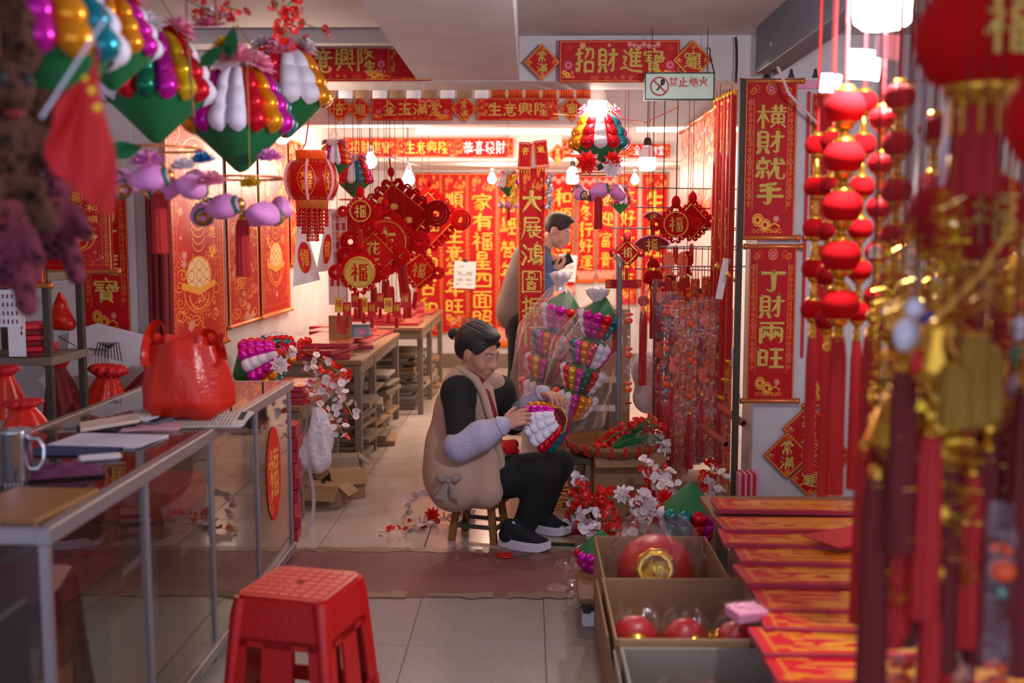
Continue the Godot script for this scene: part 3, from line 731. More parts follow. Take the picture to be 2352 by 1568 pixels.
func frame_at(im: Image, q: Rect2i, w: int, col: Color) -> void:
	for e in [Rect2i(q.position, Vector2i(q.size.x, w)), Rect2i(q.position + Vector2i(0, q.size.y - w), Vector2i(q.size.x, w)), Rect2i(q.position, Vector2i(w, q.size.y)), Rect2i(q.position + Vector2i(q.size.x - w, 0), Vector2i(w, q.size.y))]: im.fill_rect(e, col)

# ---------------------------------------------------------------- the scene
func _ready() -> void:
	rng.seed = 11
	var cam := Camera3D.new()
	cam.name = "camera"
	cam.transform = Transform3D(cam_basis, EYE)
	var lens := CameraAttributesPhysical.new()
	lens.frustum_focal_length = 12.0 / (784.0 / F)
	lens.frustum_focus_distance = 5.4
	lens.frustum_near = 0.05
	lens.frustum_far = 60.0
	lens.exposure_aperture = 1.9
	cam.attributes = lens
	cam.fov = rad_to_deg(2.0 * atan(784.0 / F))
	add_child(cam)
	cam.current = true
	var we := WorldEnvironment.new()
	we.name = "surroundings"
	var env := Environment.new()
	env.background_mode = Environment.BG_COLOR
	env.background_color = Color8(188, 197, 230)      # grey daylight from the street behind the eye
	env.background_energy_multiplier = 1.5
	env.tonemap_mode = Environment.TONE_MAPPER_LINEAR
	env.tonemap_exposure = 1.5
	env.sdfgi_enabled = true
	env.ssao_enabled = true
	env.ssil_enabled = true
	we.environment = env
	add_child(we)
	materials()
	printed_sheets()
	room()
	lamps()
	banners()
	build_rest()

const WARM := Color(1.0, 0.88, 0.79)
const COOL := Color(0.95, 0.95, 1.0)
func lamp_in(parent: Node3D, pos: Vector3, energy: float, col: Color, size := 0.03) -> void:
	var l := OmniLight3D.new()
	l.name = "light"
	l.light_color = col
	l.light_energy = energy
	l.light_size = size
	l.omni_range = 14.0
	l.omni_attenuation = 2.0
	l.shadow_enabled = true
	parent.add_child(l, true)
	l.position = pos
# hanging bulb: kind 0 round glass bulb, kind 1 long white bulb with a grey collar; pos is the centre of its glowing part
func bulb(pos: Vector3, r: float, kind: int, up: float, energy: float, col: Color, label: String) -> void:
	var t := thing("light_bulb", label, "bulb", pos)
	var g := MB.new()
	if kind == 0: g.lathe([Vector2(0, -r), Vector2(r * 0.55, -r * 0.85), Vector2(r * 0.95, -r * 0.3), Vector2(r, 0.1 * r), Vector2(r * 0.75, r * 0.75), Vector2(r * 0.42, r * 1.35), Vector2(r * 0.4, r * 1.5)], 18)
	else: g.lathe([Vector2(0, -r * 1.05), Vector2(r * 0.7, -r), Vector2(r * 0.95, -r * 0.8), Vector2(r, -r * 0.4), Vector2(r, r * 0.5)], 18)
	obj("bulb_glass", g.done(), M.bulb_glow, t)
	if kind == 1: obj("collar", MB.new().lathe([Vector2(r, r * 0.5), Vector2(r * 0.85, r * 1.3), Vector2(r * 0.5, r * 1.8)], 18).done(), M.white, t)
	var b := r * (1.5 if kind == 0 else 1.8)
	obj("socket", MB.new().lathe([Vector2(r * 0.45, b), Vector2(r * 0.5, b + 0.01), Vector2(r * 0.42, b + 0.035), Vector2(r * 0.3, b + 0.05), Vector2(0, b + 0.05)], 12).done(), M.steel if kind == 0 else M.wire, t)
	strung(t, b + 0.045, 0.0, M.wire, 0.003)
	lamp_in(t, Vector3.ZERO, energy, col, r)

func slab(called: String, lo: Vector3, hi: Vector3, m: Material, label := "") -> MeshInstance3D:
	var s := hi - lo
	return struct(called, MB.new().box(Vector3(0, s.y / 2, 0), s, Basis.IDENTITY, 0.004).done(), m, Vector3((lo.x + hi.x) / 2, lo.y, (lo.z + hi.z) / 2), label)

const ZB := -11.6      # back wall
const ZP := -4.9       # pier and first beam
func room() -> void:
	# floor: base slab, tiles of two sorts and a worn reddish strip between them
	var fl := slab("floor", Vector3(-2.9, -0.2, ZB - 0.2), Vector3(2.9, -0.012, 1.2), M.grout, "shop floor of square tiles with dark joints")
	fl.position.y = -0.2
	var t1 := MB.new().box(Vector3(0, 0.006, 0), Vector3(0.488, 0.012, 0.488), Basis.IDENTITY, 0.0015).done()
	var t2 := MB.new().box(Vector3(0, 0.006, 0), Vector3(0.4955, 0.012, 0.4955), Basis.IDENTITY, 0.0015).done()
	for i in 12:
		for j in 11:
			var x := -0.43 - 0.245 - 0.49 * 4 + 0.49 * i
			var z := -4.095 + 0.245 + 0.49 * j
			if absf(x) < 2.75 and z < 1.2: obj("tile", t1, M.tile_speckled, fl, Vector3(x, 0.188, z - fl.position.z))
	for i in 11:
		for j in 14:
			var x := -0.49 - 0.25 - 0.5 * 4 + 0.5 * i
			var z := -4.76 - 0.25 - 0.5 * j
			if absf(x) < 2.75 and z > ZB: obj("tile", t2, M.tile_polished, fl, Vector3(x, 0.188, z - fl.position.z))
	var strip := slab("trim_1", Vector3(-2.7, -0.03, -4.755), Vector3(2.7, 0.003, -4.10), M.strip, "worn reddish brown strip across the tiled floor")
	# torn tape along both edges of the strip
	var r := RandomNumberGenerator.new()
	r.seed = 3
	for e in [[-4.755, 1.0, -1.12, 0.62], [-4.10, -1.0, -1.1, 0.9]]:
		var x: float = e[2]
		while x < e[3]:
			var l := r.randf_range(0.12, 0.34)
			var p := PackedVector2Array()
			for k in 7: p.append(Vector2(l * k / 6.0, r.randf_range(-0.03, 0.012)))
			for k in 7: p.append(Vector2(l * (6 - k) / 6.0, r.randf_range(0.028, 0.075)))
			var b := rx(-90) * rz(0 if e[1] < 0 else 180)
			obj("torn_tape", MB.new().ext(p, 0.0016).done(), M.tape if r.randf() < 0.6 else M.cardboard_dull, strip, Vector3(x + (l if e[1] > 0 else 0.0), 0.0345, e[0] - strip.position.z), b)
			x += l * r.randf_range(0.9, 1.5)
	var gl := MB.new()
	for k in 90: gl.ell(Vector3(r.randf_range(-0.75, 0.75), 0.0345, r.randf_range(-0.31, 0.31)), Vector3(0.0025, 0.0008, 0.0025), 5, 3)
	tag(obj("glitter_specks", gl.done(), M.gold, strip), "", "", "", "stuff")
	# walls
	slab("wall_left", Vector3(-1.9, 0, ZB), Vector3(-1.75, 2.7, -5.05), M.paint, "white left wall behind the tables and hung scrolls")
	slab("wall_return", Vector3(-2.9, 0, -5.17), Vector3(-1.9, 2.7, -5.05), M.paint, "white return wall behind the glass counter")
	slab("wall_counter", Vector3(-2.9, 0, -5.05), Vector3(-2.75, 2.7, 1.0), M.paint, "left wall beside the counter aisle")
	slab("wall_back", Vector3(-1.9, 0, ZB - 0.15), Vector3(1.95, 2.7, ZB), M.paint, "white back wall covered with red scrolls")
	slab("wall_right", Vector3(1.75, 0, ZB), Vector3(1.9, 2.7, -5.15), M.paint, "right wall behind the hanging ornaments")
	slab("wall_front_right", Vector3(2.75, 0, -5.15), Vector3(2.9, 2.7, 1.0), M.paint, "right wall of the front part of the shop")
	slab("wall_pier", Vector3(1.06, 0, -5.15), Vector3(2.75, 2.36, ZP), M.paint, "pale pier between the front and back of the shop")
	slab("baseboard_back", Vector3(-1.75, 0, ZB), Vector3(1.75, 0.16, ZB + 0.02), M.wood_old, "old wooden skirting along the back wall")
	# ceilings and beams
	slab("ceiling", Vector3(-2.9, 2.363, ZP), Vector3(2.9, 2.5, 0.9), M.paint, "low ceiling over the front of the shop")
	slab("ceiling_middle", Vector3(-1.9, 2.52, -7.5), Vector3(1.9, 2.7, ZP), M.paint, "ceiling between the first and second beam")
	slab("ceiling_rear", Vector3(-1.9, 2.42, -9.6), Vector3(1.9, 2.7, -7.4), M.paint, "ceiling with tube lamps between the second and third beam")
	slab("ceiling_back", Vector3(-1.9, 2.185, ZB), Vector3(1.9, 2.7, -9.6), M.paint, "lowest ceiling in front of the back wall")
	slab("trim_2", Vector3(-2.9, 2.16, -5.16), Vector3(2.9, 2.6, -4.88), M.paint, "first beam, hung with large red banners")
	slab("trim_3", Vector3(-1.9, 2.235, -7.62), Vector3(1.9, 2.6, -7.42), M.paint, "second beam with a row of banners and diamond boards")
	slab("trim_4", Vector3(-1.9, 2.13, -9.68), Vector3(1.9, 2.5, -9.5), M.paint, "third beam with a row of smaller banners")
	slab("trim_5", Vector3(-0.515, 2.165, -4.9), Vector3(-0.045, 2.363, -3.2), M.paint, "boxed duct under the ceiling, running to the first beam")
	slab("trim_6", Vector3(-2.75, 2.3, -4.88), Vector3(-0.515, 2.363, -4.7), M.paint, "plaster moulding above the left banner")
	# steel channel under the front ceiling on the right
	var a := at(1722, 130, 4.86)
	var ch := MB.new()
	var x0 := a.x
	ch.box(Vector3(0, 0.1, -2.4), Vector3(0.014, 0.2, 4.6), Basis.IDENTITY, 0.002)
	ch.box(Vector3(0.045, 0.006, -2.4), Vector3(0.1, 0.012, 4.6), Basis.IDENTITY, 0.002)
	ch.box(Vector3(0.045, 0.194, -2.4), Vector3(0.1, 0.012, 4.6), Basis.IDENTITY, 0.002)
	var beam = tag(obj("steel_channel", ch.done(), M.steel_paint, self, Vector3(x0, 2.163, 0)), "blue grey steel channel under the ceiling above the pier", "beam")
	for z in [-4.6, -3.4]: obj("bolt", MB.new().lathe([Vector2(0.012, 0), Vector2(0.012, 0.03), Vector2(0, 0.03)], 8).done(), M.steel, beam, Vector3(0.045, -0.02, z))
	# dark post at the edge of the pier
	var post := at(1697, 500, 4.86)
	tag(obj("corner_post", MB.new().box(Vector3(0, 1.08, 0), Vector3(0.026, 2.16, 0.04), Basis.IDENTITY, 0.003).done(), M.wood_dark, self, Vector3(post.x, 0, -4.84)), "dark weathered post at the left edge of the pale pier", "post")

func lamps() -> void:
	bulb(at(938, 413, 8.4), 0.05, 0, 0.3, 0.62, WARM, "glowing round bulb hung in front of the welcome scroll on the back wall")
	bulb(at(1130, 412, 10.6), 0.042, 0, 0.14, 0.42, WARM, "small glowing bulb before the seven character scroll at the back")
	bulb(at(1315, 408, 9.0), 0.05, 1, 0.25, 0.55, WARM, "white bulb with collar hung between the standing man and the big lantern")
	bulb(at(1458, 414, 10.6), 0.04, 0, 0.14, 0.42, WARM, "small glowing bulb right of the big lotus lantern at the back")
	bulb(at(1487, 372, 6.2), 0.05, 1, 0.4, 0.32, COOL, "large white bulb with grey collar beside the gilt scrolls")
	bulb(at(851, 372, 7.9), 0.048, 0, 0.3, 0.55, WARM, "glowing round bulb hung behind the red palace lantern")
	bulb(at(648, 312, 4.95), 0.04, 0, 0.5, 0.12, WARM, "glowing bulb half hidden behind the hanging lotus lanterns")
	bulb(at(2030, -5, 2.45), 0.066, 1, 0.02, 1.6, COOL, "big white bulb shining over the strings of red lanterns")
	# tube lamps on the rear ceiling
	for e in [[at(1137, 303, 8.6), 1.28, "fluorescent tube lamp on the ceiling behind the second beam"], [at(1625, 298, 8.6), 1.2, "second tube lamp on the rear ceiling over the gilt scrolls"]]:
		var t := thing("tube_lamp", e[2], "lamp", e[0])
		var l: float = e[1]
		obj("lamp_body", MB.new().box(Vector3(0, 0.045, 0), Vector3(l, 0.05, 0.07), Basis.IDENTITY, 0.008).done(), M.white, t)
		obj("glow_tube", MB.new().tube([Vector3(-l / 2 + 0.02, 0, 0), Vector3(l / 2 - 0.02, 0, 0)], 0.016, 10).done(), M.tube_glow, t)
		for s in [-1, 1]: obj("end_cap", MB.new().box(Vector3(s * (l / 2 - 0.012), 0.005, 0), Vector3(0.024, 0.05, 0.04), Basis.IDENTITY, 0.004).done(), M.white, t)
		var al := AreaLight3D.new()
		al.name = "light"
		al.area_size = Vector2(l - 0.06, 0.03)
		al.light_color = Color(1.0, 0.95, 0.88)
		al.light_energy = 1.15
		al.shadow_enabled = true
		t.add_child(al)
		al.position = Vector3(0, -0.02, 0)
		al.rotation_degrees = Vector3(-90, 0, 0)

# ---------------------------------------------------------------- sheets with lettering
func sheet_thing(called: String, label: String, category: String, w: float, h: float, m: Material, pos: Vector3, b := Basis.IDENTITY, th := 0.004, group := "") -> Node3D:
	var t := thing(called, label, category, pos, group, b)
	obj("sheet", card(w, h, th), m, t)
	return t
func roller(t: Node3D, w: float, y: float, r := 0.011, m: Material = null) -> void:
	obj("roller", made("roller%s %s" % [w, r], func(): return MB.new().lathe([Vector2(0, -w / 2 - 0.03), Vector2(r * 1.25, -w / 2 - 0.03), Vector2(r * 1.25, -w / 2 - 0.012), Vector2(r, -w / 2 - 0.01), Vector2(r, w / 2 + 0.01), Vector2(r * 1.25, w / 2 + 0.012), Vector2(r * 1.25, w / 2 + 0.03), Vector2(0, w / 2 + 0.03)], 10, Vector3.ZERO, rz(90)).done()), m if m else M.copper, t, Vector3(0, y, 0.004))
func px_banner(x0: float, y0: float, x1: float, y1: float, d: float, text: String, mat: String, label: String, gm := "glitter_gold", gs := 0.62) -> Node3D:
	var a := at(x0, y1, d)
	var c := at(x1, y0, d)
	var w := c.x - a.x
	var h := c.y - a.y
	var t := sheet_thing("banner", label, "banner", w, h, M[mat], (a + c) / 2)
	if text:
		var n := text.length()
		var step := w * (0.76 if n > 2 else 0.5) / n
		write(t, text, Vector3(-step * (n - 1) / 2.0, h * 0.02, 0.003), Vector3(step, 0, 0), Vector2(minf(step * 0.98, h * gs * 1.25), h * gs), M[gm])
	return t
func diamond(cx: float, cy: float, half: float, d: float, text: String, label: String, b := Basis.IDENTITY) -> Node3D:
	var s := half * d / F * 1.414
	var t := thing("diamond_board", label, "diamond board", at(cx, cy, d), "", b)
	obj("sheet", card(s, s, 0.004), M.diamond, t, Vector3.ZERO, rz(45))
	if text.length() == 1: write(t, text, Vector3(0, 0, 0.003), Vector3.ZERO, Vector2(s * 0.72, s * 0.72), M.glitter_gold)
	else: write(t, text, Vector3(0, s * 0.22, 0.003), Vector3(0, -s * 0.44, 0), Vector2(s * 0.42, s * 0.42), M.glitter_gold)
	return t
func banners() -> void:
	# first beam
	px_banner(640, 93, 895, 187, 4.83, "生意興隆", "banner", "large dim banner 生意興隆 on the first beam left of the duct")
	var b := px_banner(896, 95, 990, 186, 4.845, "", "banner_small", "banner end partly hidden behind the boxed duct")
	px_banner(1284, 92, 1562, 190, 4.83, "招財進寶", "banner", "large banner 招財進寶 on the first beam above the warning sign")
	diamond(1245, 143, 41, 4.83, "常滿", "diamond board 常滿 beside the duct on the first beam")
	diamond(1591, 138, 45, 4.82, "合", "diamond board with a merged lucky sign above the warning sign")
	# second beam
	diamond(780, 250, 30, 7.38, "杏", "first diamond board on the second beam, over the red palace lantern")
	diamond(827, 251, 30, 7.385, "合", "second diamond board, touching the 金玉滿堂 banner")
	px_banner(855, 226, 1040, 277, 7.39, "金玉滿堂", "banner", "banner 金玉滿堂 on the second beam")
	diamond(1066, 250, 31, 7.38, "常滿", "diamond board 常滿 between the two banners of the second beam")
	px_banner(1096, 226, 1282, 277, 7.39, "生意興隆", "banner_small", "banner 生意興隆 on the second beam right of the middle diamond board")
	diamond(1314, 250, 30, 7.38, "合", "diamond board on the second beam beside the bright big lantern")
	# third beam
	px_banner(790, 317, 913, 361, 9.46, "招財進寶", "banner_small", "small banner 招財進寶 at the left end of the third beam", "glitter_gold", 0.7)
	px_banner(914, 317, 1045, 361, 9.46, "生意興隆", "banner_small", "small banner 生意興隆 in the middle of the third beam", "gold_foil", 0.7)
	px_banner(1047, 317, 1179, 362, 9.46, "恭喜發財", "banner_small", "small banner 恭喜發財 with silvery signs on the third beam", "white", 0.7)
	px_banner(1292, 320, 1440, 362, 9.46, "金玉滿堂", "banner_small", "small banner on the third beam behind the big lantern", "white", 0.7)
	px_banner(1442, 330, 1540, 362, 9.46, "金玉滿堂", "banner_small", "small banner 金玉滿堂 at the right end of the third beam", "white", 0.7)
	diamond(1281, 355, 23, 9.485, "常福", "small diamond board beside the central post on the third beam")
	# scrolls of the back wall: x0, x1, y0, y1, text, sheet
	for e in [[955, 1012, 398, 772, "迎春年迎客和", "scroll_couplet", "welcome scroll beginning 迎春, leftmost on the back wall"],
			[1015, 1072, 398, 764, "順心生意年年旺", "scroll_couplet", "back wall scroll 順心生意年年旺 under the clipped list"],
			[1075, 1141, 398, 800, "家有福星四面照", "scroll_couplet", "wide back wall scroll 家有福星四面照 behind the seated woman's head"],
			[1143, 1192, 398, 797, "信經營年年好", "scroll_peony", "back wall scroll 信經營 beside the central post"],
			[1195, 1262, 398, 790, "福星好景", "scroll_couplet", "back wall scroll hidden behind the central post"],
			[1266, 1321, 398, 690, "和順門添財", "scroll_peony", "back wall scroll 和順門添 behind the standing man"],
			[1324, 1368, 405, 650, "冬冬行好運", "scroll_peony", "shorter back wall scroll 冬行好運 right of the clipped price list"],
			[1370, 1414, 405, 648, "春迎富貴", "scroll_peony", "back wall scroll 迎富貴 under the big lantern's tassels"],
			[1416, 1467, 398, 700, "年好景順年", "scroll_couplet", "back wall scroll 年好景 under the small bulb"],
			[1470, 1535, 398, 740, "生吉旺年年", "scroll_couplet", "back wall scroll beginning 生, rightmost on the back wall"]]:
		var p := at(e[0], e[3], 11.57)
		var q := at(e[1], e[2], 11.57)
		var w := q.x - p.x
		var h := q.y - p.y
		var t := sheet_thing("couplet_scroll", "long red " + e[6], "scroll", w, h, M[e[5]], (p + q) / 2)
		var n: int = e[4].length()
		var step := h * 0.78 / n
		write(t, e[4], Vector3(0, step * (n - 1) / 2.0 + h * 0.005, 0.003), Vector3(0, -step, 0), Vector2(w * 0.74, minf(step * 0.94, w * 0.86)), M.gold_foil)
		obj("hanging_rail", made("rail%s" % w, func(): return MB.new().tube([Vector3(-w / 2, 0, 0), Vector3(w / 2, 0, 0)], 0.008, 6).done()), M.steel, t, Vector3(0, h / 2 + 0.006, 0))
	# price lists clipped on
	for e in [[1043, 1092, 600, 662, 11.552, -3.0, "handwritten white list clipped onto the scroll 順心生意"], [1281, 1324, 585, 646, 11.552, -5.0, "white price list clipped on right of the standing man's phone"]]:
		var p := at(e[0], e[3], e[4])
		var q := at(e[1], e[2], e[4])
		var t := sheet_thing("price_list", e[6], "paper", q.x - p.x, q.y - p.y, M.list, (p + q) / 2, rz(e[5]), 0.003)
		obj("clip", bx(Vector3(0.05, 0.03, 0.012), 0.003), M.wire, t, Vector3(0, (q.y - p.y) / 2 - 0.008, 0.003))
	# warning sign under the first beam
	var p := at(1481, 229, 4.72)
	var q := at(1640, 168, 4.72)
	var w := q.x - p.x
	var h := q.y - p.y
	var t := thing("warning_sign", "pale green no fire sign 禁止烟火 hung under the first beam", "sign", (p + q) / 2)
	obj("board", card(w, h, 0.012), mk("sign_green", Color8(196, 214, 186), 0.35), t)
	obj("frame", MB.new().box(Vector3(0, h / 2, 0), Vector3(w + 0.008, 0.006, 0.018)).box(Vector3(0, -h / 2, 0), Vector3(w + 0.008, 0.006, 0.018)).box(Vector3(w / 2, 0, 0), Vector3(0.006, h, 0.018)).box(Vector3(-w / 2, 0, 0), Vector3(0.006, h, 0.018)).done(), M.wire, t)
	for sx in [-0.4, 0.4]: strung(t, h / 2, w * sx, M.wire)
	var sr := mk("sign_red", Color8(206, 80, 84), 0.5)
	var ringp := []
	for k in 25: ringp.append(Vector3(cos(TAU * k / 24) * h * 0.34 - w * 0.29, sin(TAU * k / 24) * h * 0.34, 0.007))
	obj("pictogram", MB.new().tube(ringp, 0.004, 5).tube([ringp[9] , ringp[21]], 0.004, 5).done(), sr, t)
	obj("match", MB.new().tube([Vector3(-w * 0.33, -0.018, 0.0065), Vector3(-w * 0.25, 0.012, 0.0065)], 0.004, 5).ell(Vector3(-w * 0.245, 0.018, 0.0065), Vector3(0.01, 0.014, 0.002)).done(), M.wire, t)
	write(t, "禁止烟火", Vector3(-w * 0.09, h * 0.16, 0.0065), Vector3(w * 0.145, 0, 0), Vector2(0.04, 0.042), sr)
	var tm := TextMesh.new()
	tm.text = "FIRE FORBIDDEN"
	tm.font_size = 16
	tm.pixel_size = 0.0014
	tm.depth = 0.001
	var f := SystemFont.new()
	f.font_names = PackedStringArray(["Droid Sans"])
	f.font_weight = 700
	tm.font = f
	obj("lettering", tm, M.white, t, Vector3(w * 0.12, -h * 0.24, 0.007))

# ---------------------------------------------------------------- festive builders
const PAL_A := ["satin_green", "satin_magenta", "satin_yellow", "satin_red", "foam_white", "foam_white", "satin_magenta", "satin_gold", "satin_red", "foam_white", "foam_white", "satin_yellow", "satin_magenta", "foam_white", "foam_white", "satin_red"]
const PAL_B := ["foam_white", "foam_white", "satin_red", "satin_gold", "satin_magenta", "satin_teal", "satin_red", "foam_white", "foam_white", "satin_teal", "satin_red", "foam_white", "foam_white", "satin_gold", "satin_gold", "satin_magenta"]
const PAL_C := ["satin_gold", "satin_gold", "satin_magenta", "foam_white", "foam_white", "satin_red", "satin_gold", "satin_yellow", "satin_purple", "satin_red", "foam_white", "foam_white"]
const PAL_D := ["foam_white", "satin_teal", "satin_red", "satin_magenta", "satin_magenta", "foam_white", "satin_magenta", "satin_gold", "satin_teal", "foam_white", "foam_white", "satin_red"]
func ceiling_at(z: float) -> float:
	for e in [[-4.88, 2.363], [-5.16, 2.16], [-7.42, 2.52], [-7.62, 2.235], [-9.5, 2.42], [-9.68, 2.13]]:
		if z > e[0]: return e[1]
	return 2.185
# thread from a hanging thing (at local height y0) up to the ceiling above it
func strung(t: Node3D, y0 := 0.0, x0 := 0.0, m: Material = null, r := 0.0016) -> Node3D:
	var k := t.transform.basis.get_scale().y
	var top := t.position + t.transform.basis * Vector3(x0, y0, 0)
	var l := ceiling_at(t.position.z) - top.y
	if l > 0.004:
		var o := obj("hanging_thread", made("strung", func(): return MB.new().tube([Vector3.ZERO, Vector3.UP], 1.0, 4).done()), m if m else M.tassel_dark, t, Vector3(x0, y0, 0), t.transform.basis.inverse() * Basis.from_scale(Vector3(r, l, r)))
		o.name = "hanging_thread"
	return t
func body_r(t: float) -> float: return 0.5 + 0.5 * sin(clampf(t, 0.0, 1.1) * 1.5)
func lotus_petal(row: int, rows: int, cols: int) -> ArrayMesh:
	return made("lp%d %d %d" % [row, rows, cols], func():
		var t0 := float(row) / rows - 0.1
		var t1 := float(row + 1) / rows + 0.1
		var half := PI / cols * 1.08
		var last := row == rows - 1
		return MB.new().sheet(func(u: float, v: float) -> Vector3:
			var s := u * 2.0 - 1.0
			var w := 1.0 if v < 0.5 else sqrt(maxf(0.0, 1.0 - pow((v - 0.5) / 0.51, 2.2)))
			var t := lerpf(t0, t1, v)
			var r := body_r(lerpf(t0, t1, 0.5 + (v - 0.5) * 0.55)) - 0.13 + 0.15 * v + 0.25 * sqrt(maxf(0.0, 1.0 - s * s)) * pow(sin(PI * clampf(v * 0.86 + 0.1, 0, 1)), 0.8) * w
			if v > 0.85: r -= (v - 0.85) * 0.7
			var a := s * half * w
			return Vector3(sin(a) * r, -t * 1.12, cos(a) * r), 7, 7).done())
# hung lotus lantern, 1 unit = radius; origin at the top of its body. extras: 0 bare, 1 crown of paper flowers, 2 also hoop, buds and tassel
func lotus(called: String, label: String, pos: Vector3, rad: float, pal: Array, b := Basis.IDENTITY, extras := 0, rows := 3, group := "", parent: Node3D = null) -> Node3D:
	var t: Node3D
	if parent == null: t = thing(called, label, "lantern", pos, group, b.scaled_local(Vector3.ONE * rad))
	else:
		t = Node3D.new()
		t.name = called
		parent.add_child(t, true)
		t.transform = Transform3D(b.scaled_local(Vector3.ONE * rad), pos)
	var cols := pal.size()
	for r in rows:
		var me := lotus_petal(r, rows, cols)
		for c in cols: obj("petal", me, M[pal[c]], t, Vector3.ZERO, Basis(Vector3.UP, TAU * (c + (0.5 if r % 2 else 0.0) * 0.0) / cols))
	obj("core", made("lotus_core", func(): return MB.new().lathe([Vector2(0.02, -1.12), Vector2(0.8, -1.12), Vector2(0.86, -0.7), Vector2(0.4, 0.02), Vector2(0.02, 0.03)], 16).done()), M.red_dark, t)
	obj("leaf_hood", made("lotus_hood", func(): return MB.new().lathe([Vector2(0.97, -1.1), Vector2(0.93, -1.16), Vector2(0.58, -1.5), Vector2(0.14, -1.93), Vector2(0.06, -1.98), Vector2(0.0, -1.98)], 18, Vector3.ZERO, Basis.IDENTITY, 0, TAU, 0.03, 5).done()), M.leaf_green, t)
	obj("gold_ring", made("lotus_ring", func(): return MB.new().tube(circle(0.5, 0.03, 20), 0.025, 5, false).done()), M.gold_thread, t)
	if extras >= 1:
		for k in 5: obj("paper_flower", star_flower(), M[["petal_white", "petal_pink", "petal_red", "petal_white", "petal_pink"][k]], t, Vector3(sin(k * 1.25) * 0.55, 0.16, cos(k * 1.25) * 0.55), Basis(Vector3.UP, k * 1.25) * rx(-50).scaled_local(Vector3.ONE * 0.42))
		obj("hanging_wire", made("lotus_wire", func(): return MB.new().tube([Vector3(-0.48, 0.03, 0), Vector3(-0.35, 0.5, 0), Vector3(0, 1.0, 0), Vector3(0.35, 0.5, 0), Vector3(0.48, 0.03, 0)], 0.018, 5).done()), M.gold_thread, t)
	if extras >= 1 and parent == null: strung(t, 0.98, 0.0, M.gold_thread)
	if extras >= 2:
		obj("hoop", made("lotus_hoop", func(): return MB.new().tube(circle(0.86, -2.1, 24), 0.03, 6, false).done()), M.copper, t)
		for k in 6:
			var a := k * TAU / 6
			bud(t, Vector3(sin(a) * 0.8, -2.72 - 0.14 * (k % 2), cos(a) * 0.8), Basis(Vector3.UP, a) * rz(78 if k % 2 else 100), 0.31)
			obj("bud_thread", made("bud_thread", func(): return MB.new().tube([Vector3.ZERO, Vector3(0, -0.6, 0)], 0.008, 4).done()), M.gold_thread, t, Vector3(sin(a) * 0.83, -2.1, cos(a) * 0.83))
		tassel(t, Vector3(0, -2.9, 0), 1.25, 0.14, M.tassel)
		obj("bud_thread", made("mid_thread", func(): return MB.new().tube([Vector3(0, -1.8, 0), Vector3(0, -2.95, 0)], 0.01, 4).done()), M.gold_thread, t)
	return t
func circle(r: float, y: float, n: int) -> Array:
	var p := []
	for k in n + 1: p.append(Vector3(cos(TAU * k / n) * r, y, sin(TAU * k / n) * r))
	return p
func bud(parent: Node3D, pos: Vector3, b: Basis, s: float) -> void:
	var o := obj("bud", made("bud", func(): return MB.new().lathe([Vector2(0, -1.5), Vector2(0.42, -1.1), Vector2(0.78, -0.4), Vector2(0.8, 0.2), Vector2(0.5, 0.9), Vector2(0.0, 1.5)], 12, Vector3.ZERO, Basis.IDENTITY, 0, TAU, 0.08, 3).done()), M.bud_pink, parent, pos, b.scaled_local(Vector3.ONE * s))
	obj("calyx", made("calyx", func(): return MB.new().lathe([Vector2(0.5, -1.05), Vector2(0.62, -0.95), Vector2(0.6, -0.8)], 12).done()), M.leaf_green, o)
	obj("band", made("bud_band", func(): return MB.new().lathe([Vector2(0.2, -1.42), Vector2(0.42, -1.28), Vector2(0.38, -1.12)], 10).done()), M.gold, o)
func tassel(parent: Node3D, pos: Vector3, l: float, r: float, m: Material) -> void:
	obj("tassel_cap", made("tassel_cap", func(): return MB.new().lathe([Vector2(0.0, 0.0), Vector2(0.35, -0.02), Vector2(0.62, -0.3), Vector2(0.66, -1.0), Vector2(0.8, -1.2), Vector2(0.7, -1.3)], 10).done()), M.gold, parent, pos, Basis.from_scale(Vector3(r, minf(r * 1.2, l * 0.15), r)))
	obj("tassel_skirt", made("tassel_skirt", func(): return MB.new().lathe([Vector2(0.7, -0.05), Vector2(0.98, -0.18), Vector2(1.0, -0.55), Vector2(1.08, -1.0), Vector2(0.3, -1.0)], 40, Vector3.ZERO, Basis.IDENTITY, 0, TAU, 0.09, 10).done()), m, parent, pos, Basis.from_scale(Vector3(r, l, r)))
func star_flower() -> ArrayMesh:            # folded paper flower of pointed petals, unit radius, facing +z
	return made("star_flower", func():
		var mb := MB.new()
		for lay in 3:
			var n: int = [9, 8, 6][lay]
			var l: float = [1.0, 0.74, 0.45][lay]
			for k in n:
				var a := TAU * (k + 0.5 * (lay % 2)) / n
				var d := Vector3(cos(a), sin(a), 0)
				var s := Vector3(-sin(a), cos(a), 0)
				var base := Vector3(0, 0, 0.08 * lay)
				var tip := d * l + Vector3(0, 0, 0.12 + 0.22 * lay)
				var w := 0.27 * l
				mb.quad(base, base + d * l * 0.55 - s * w + Vector3(0, 0, 0.16 * (lay + 0.5)), tip, base + d * l * 0.5 + Vector3(0, 0, 0.02))
				mb.quad(base, base + d * l * 0.5 + Vector3(0, 0, 0.02), tip, base + d * l * 0.55 + s * w + Vector3(0, 0, 0.16 * (lay + 0.5)))
		return mb.done())
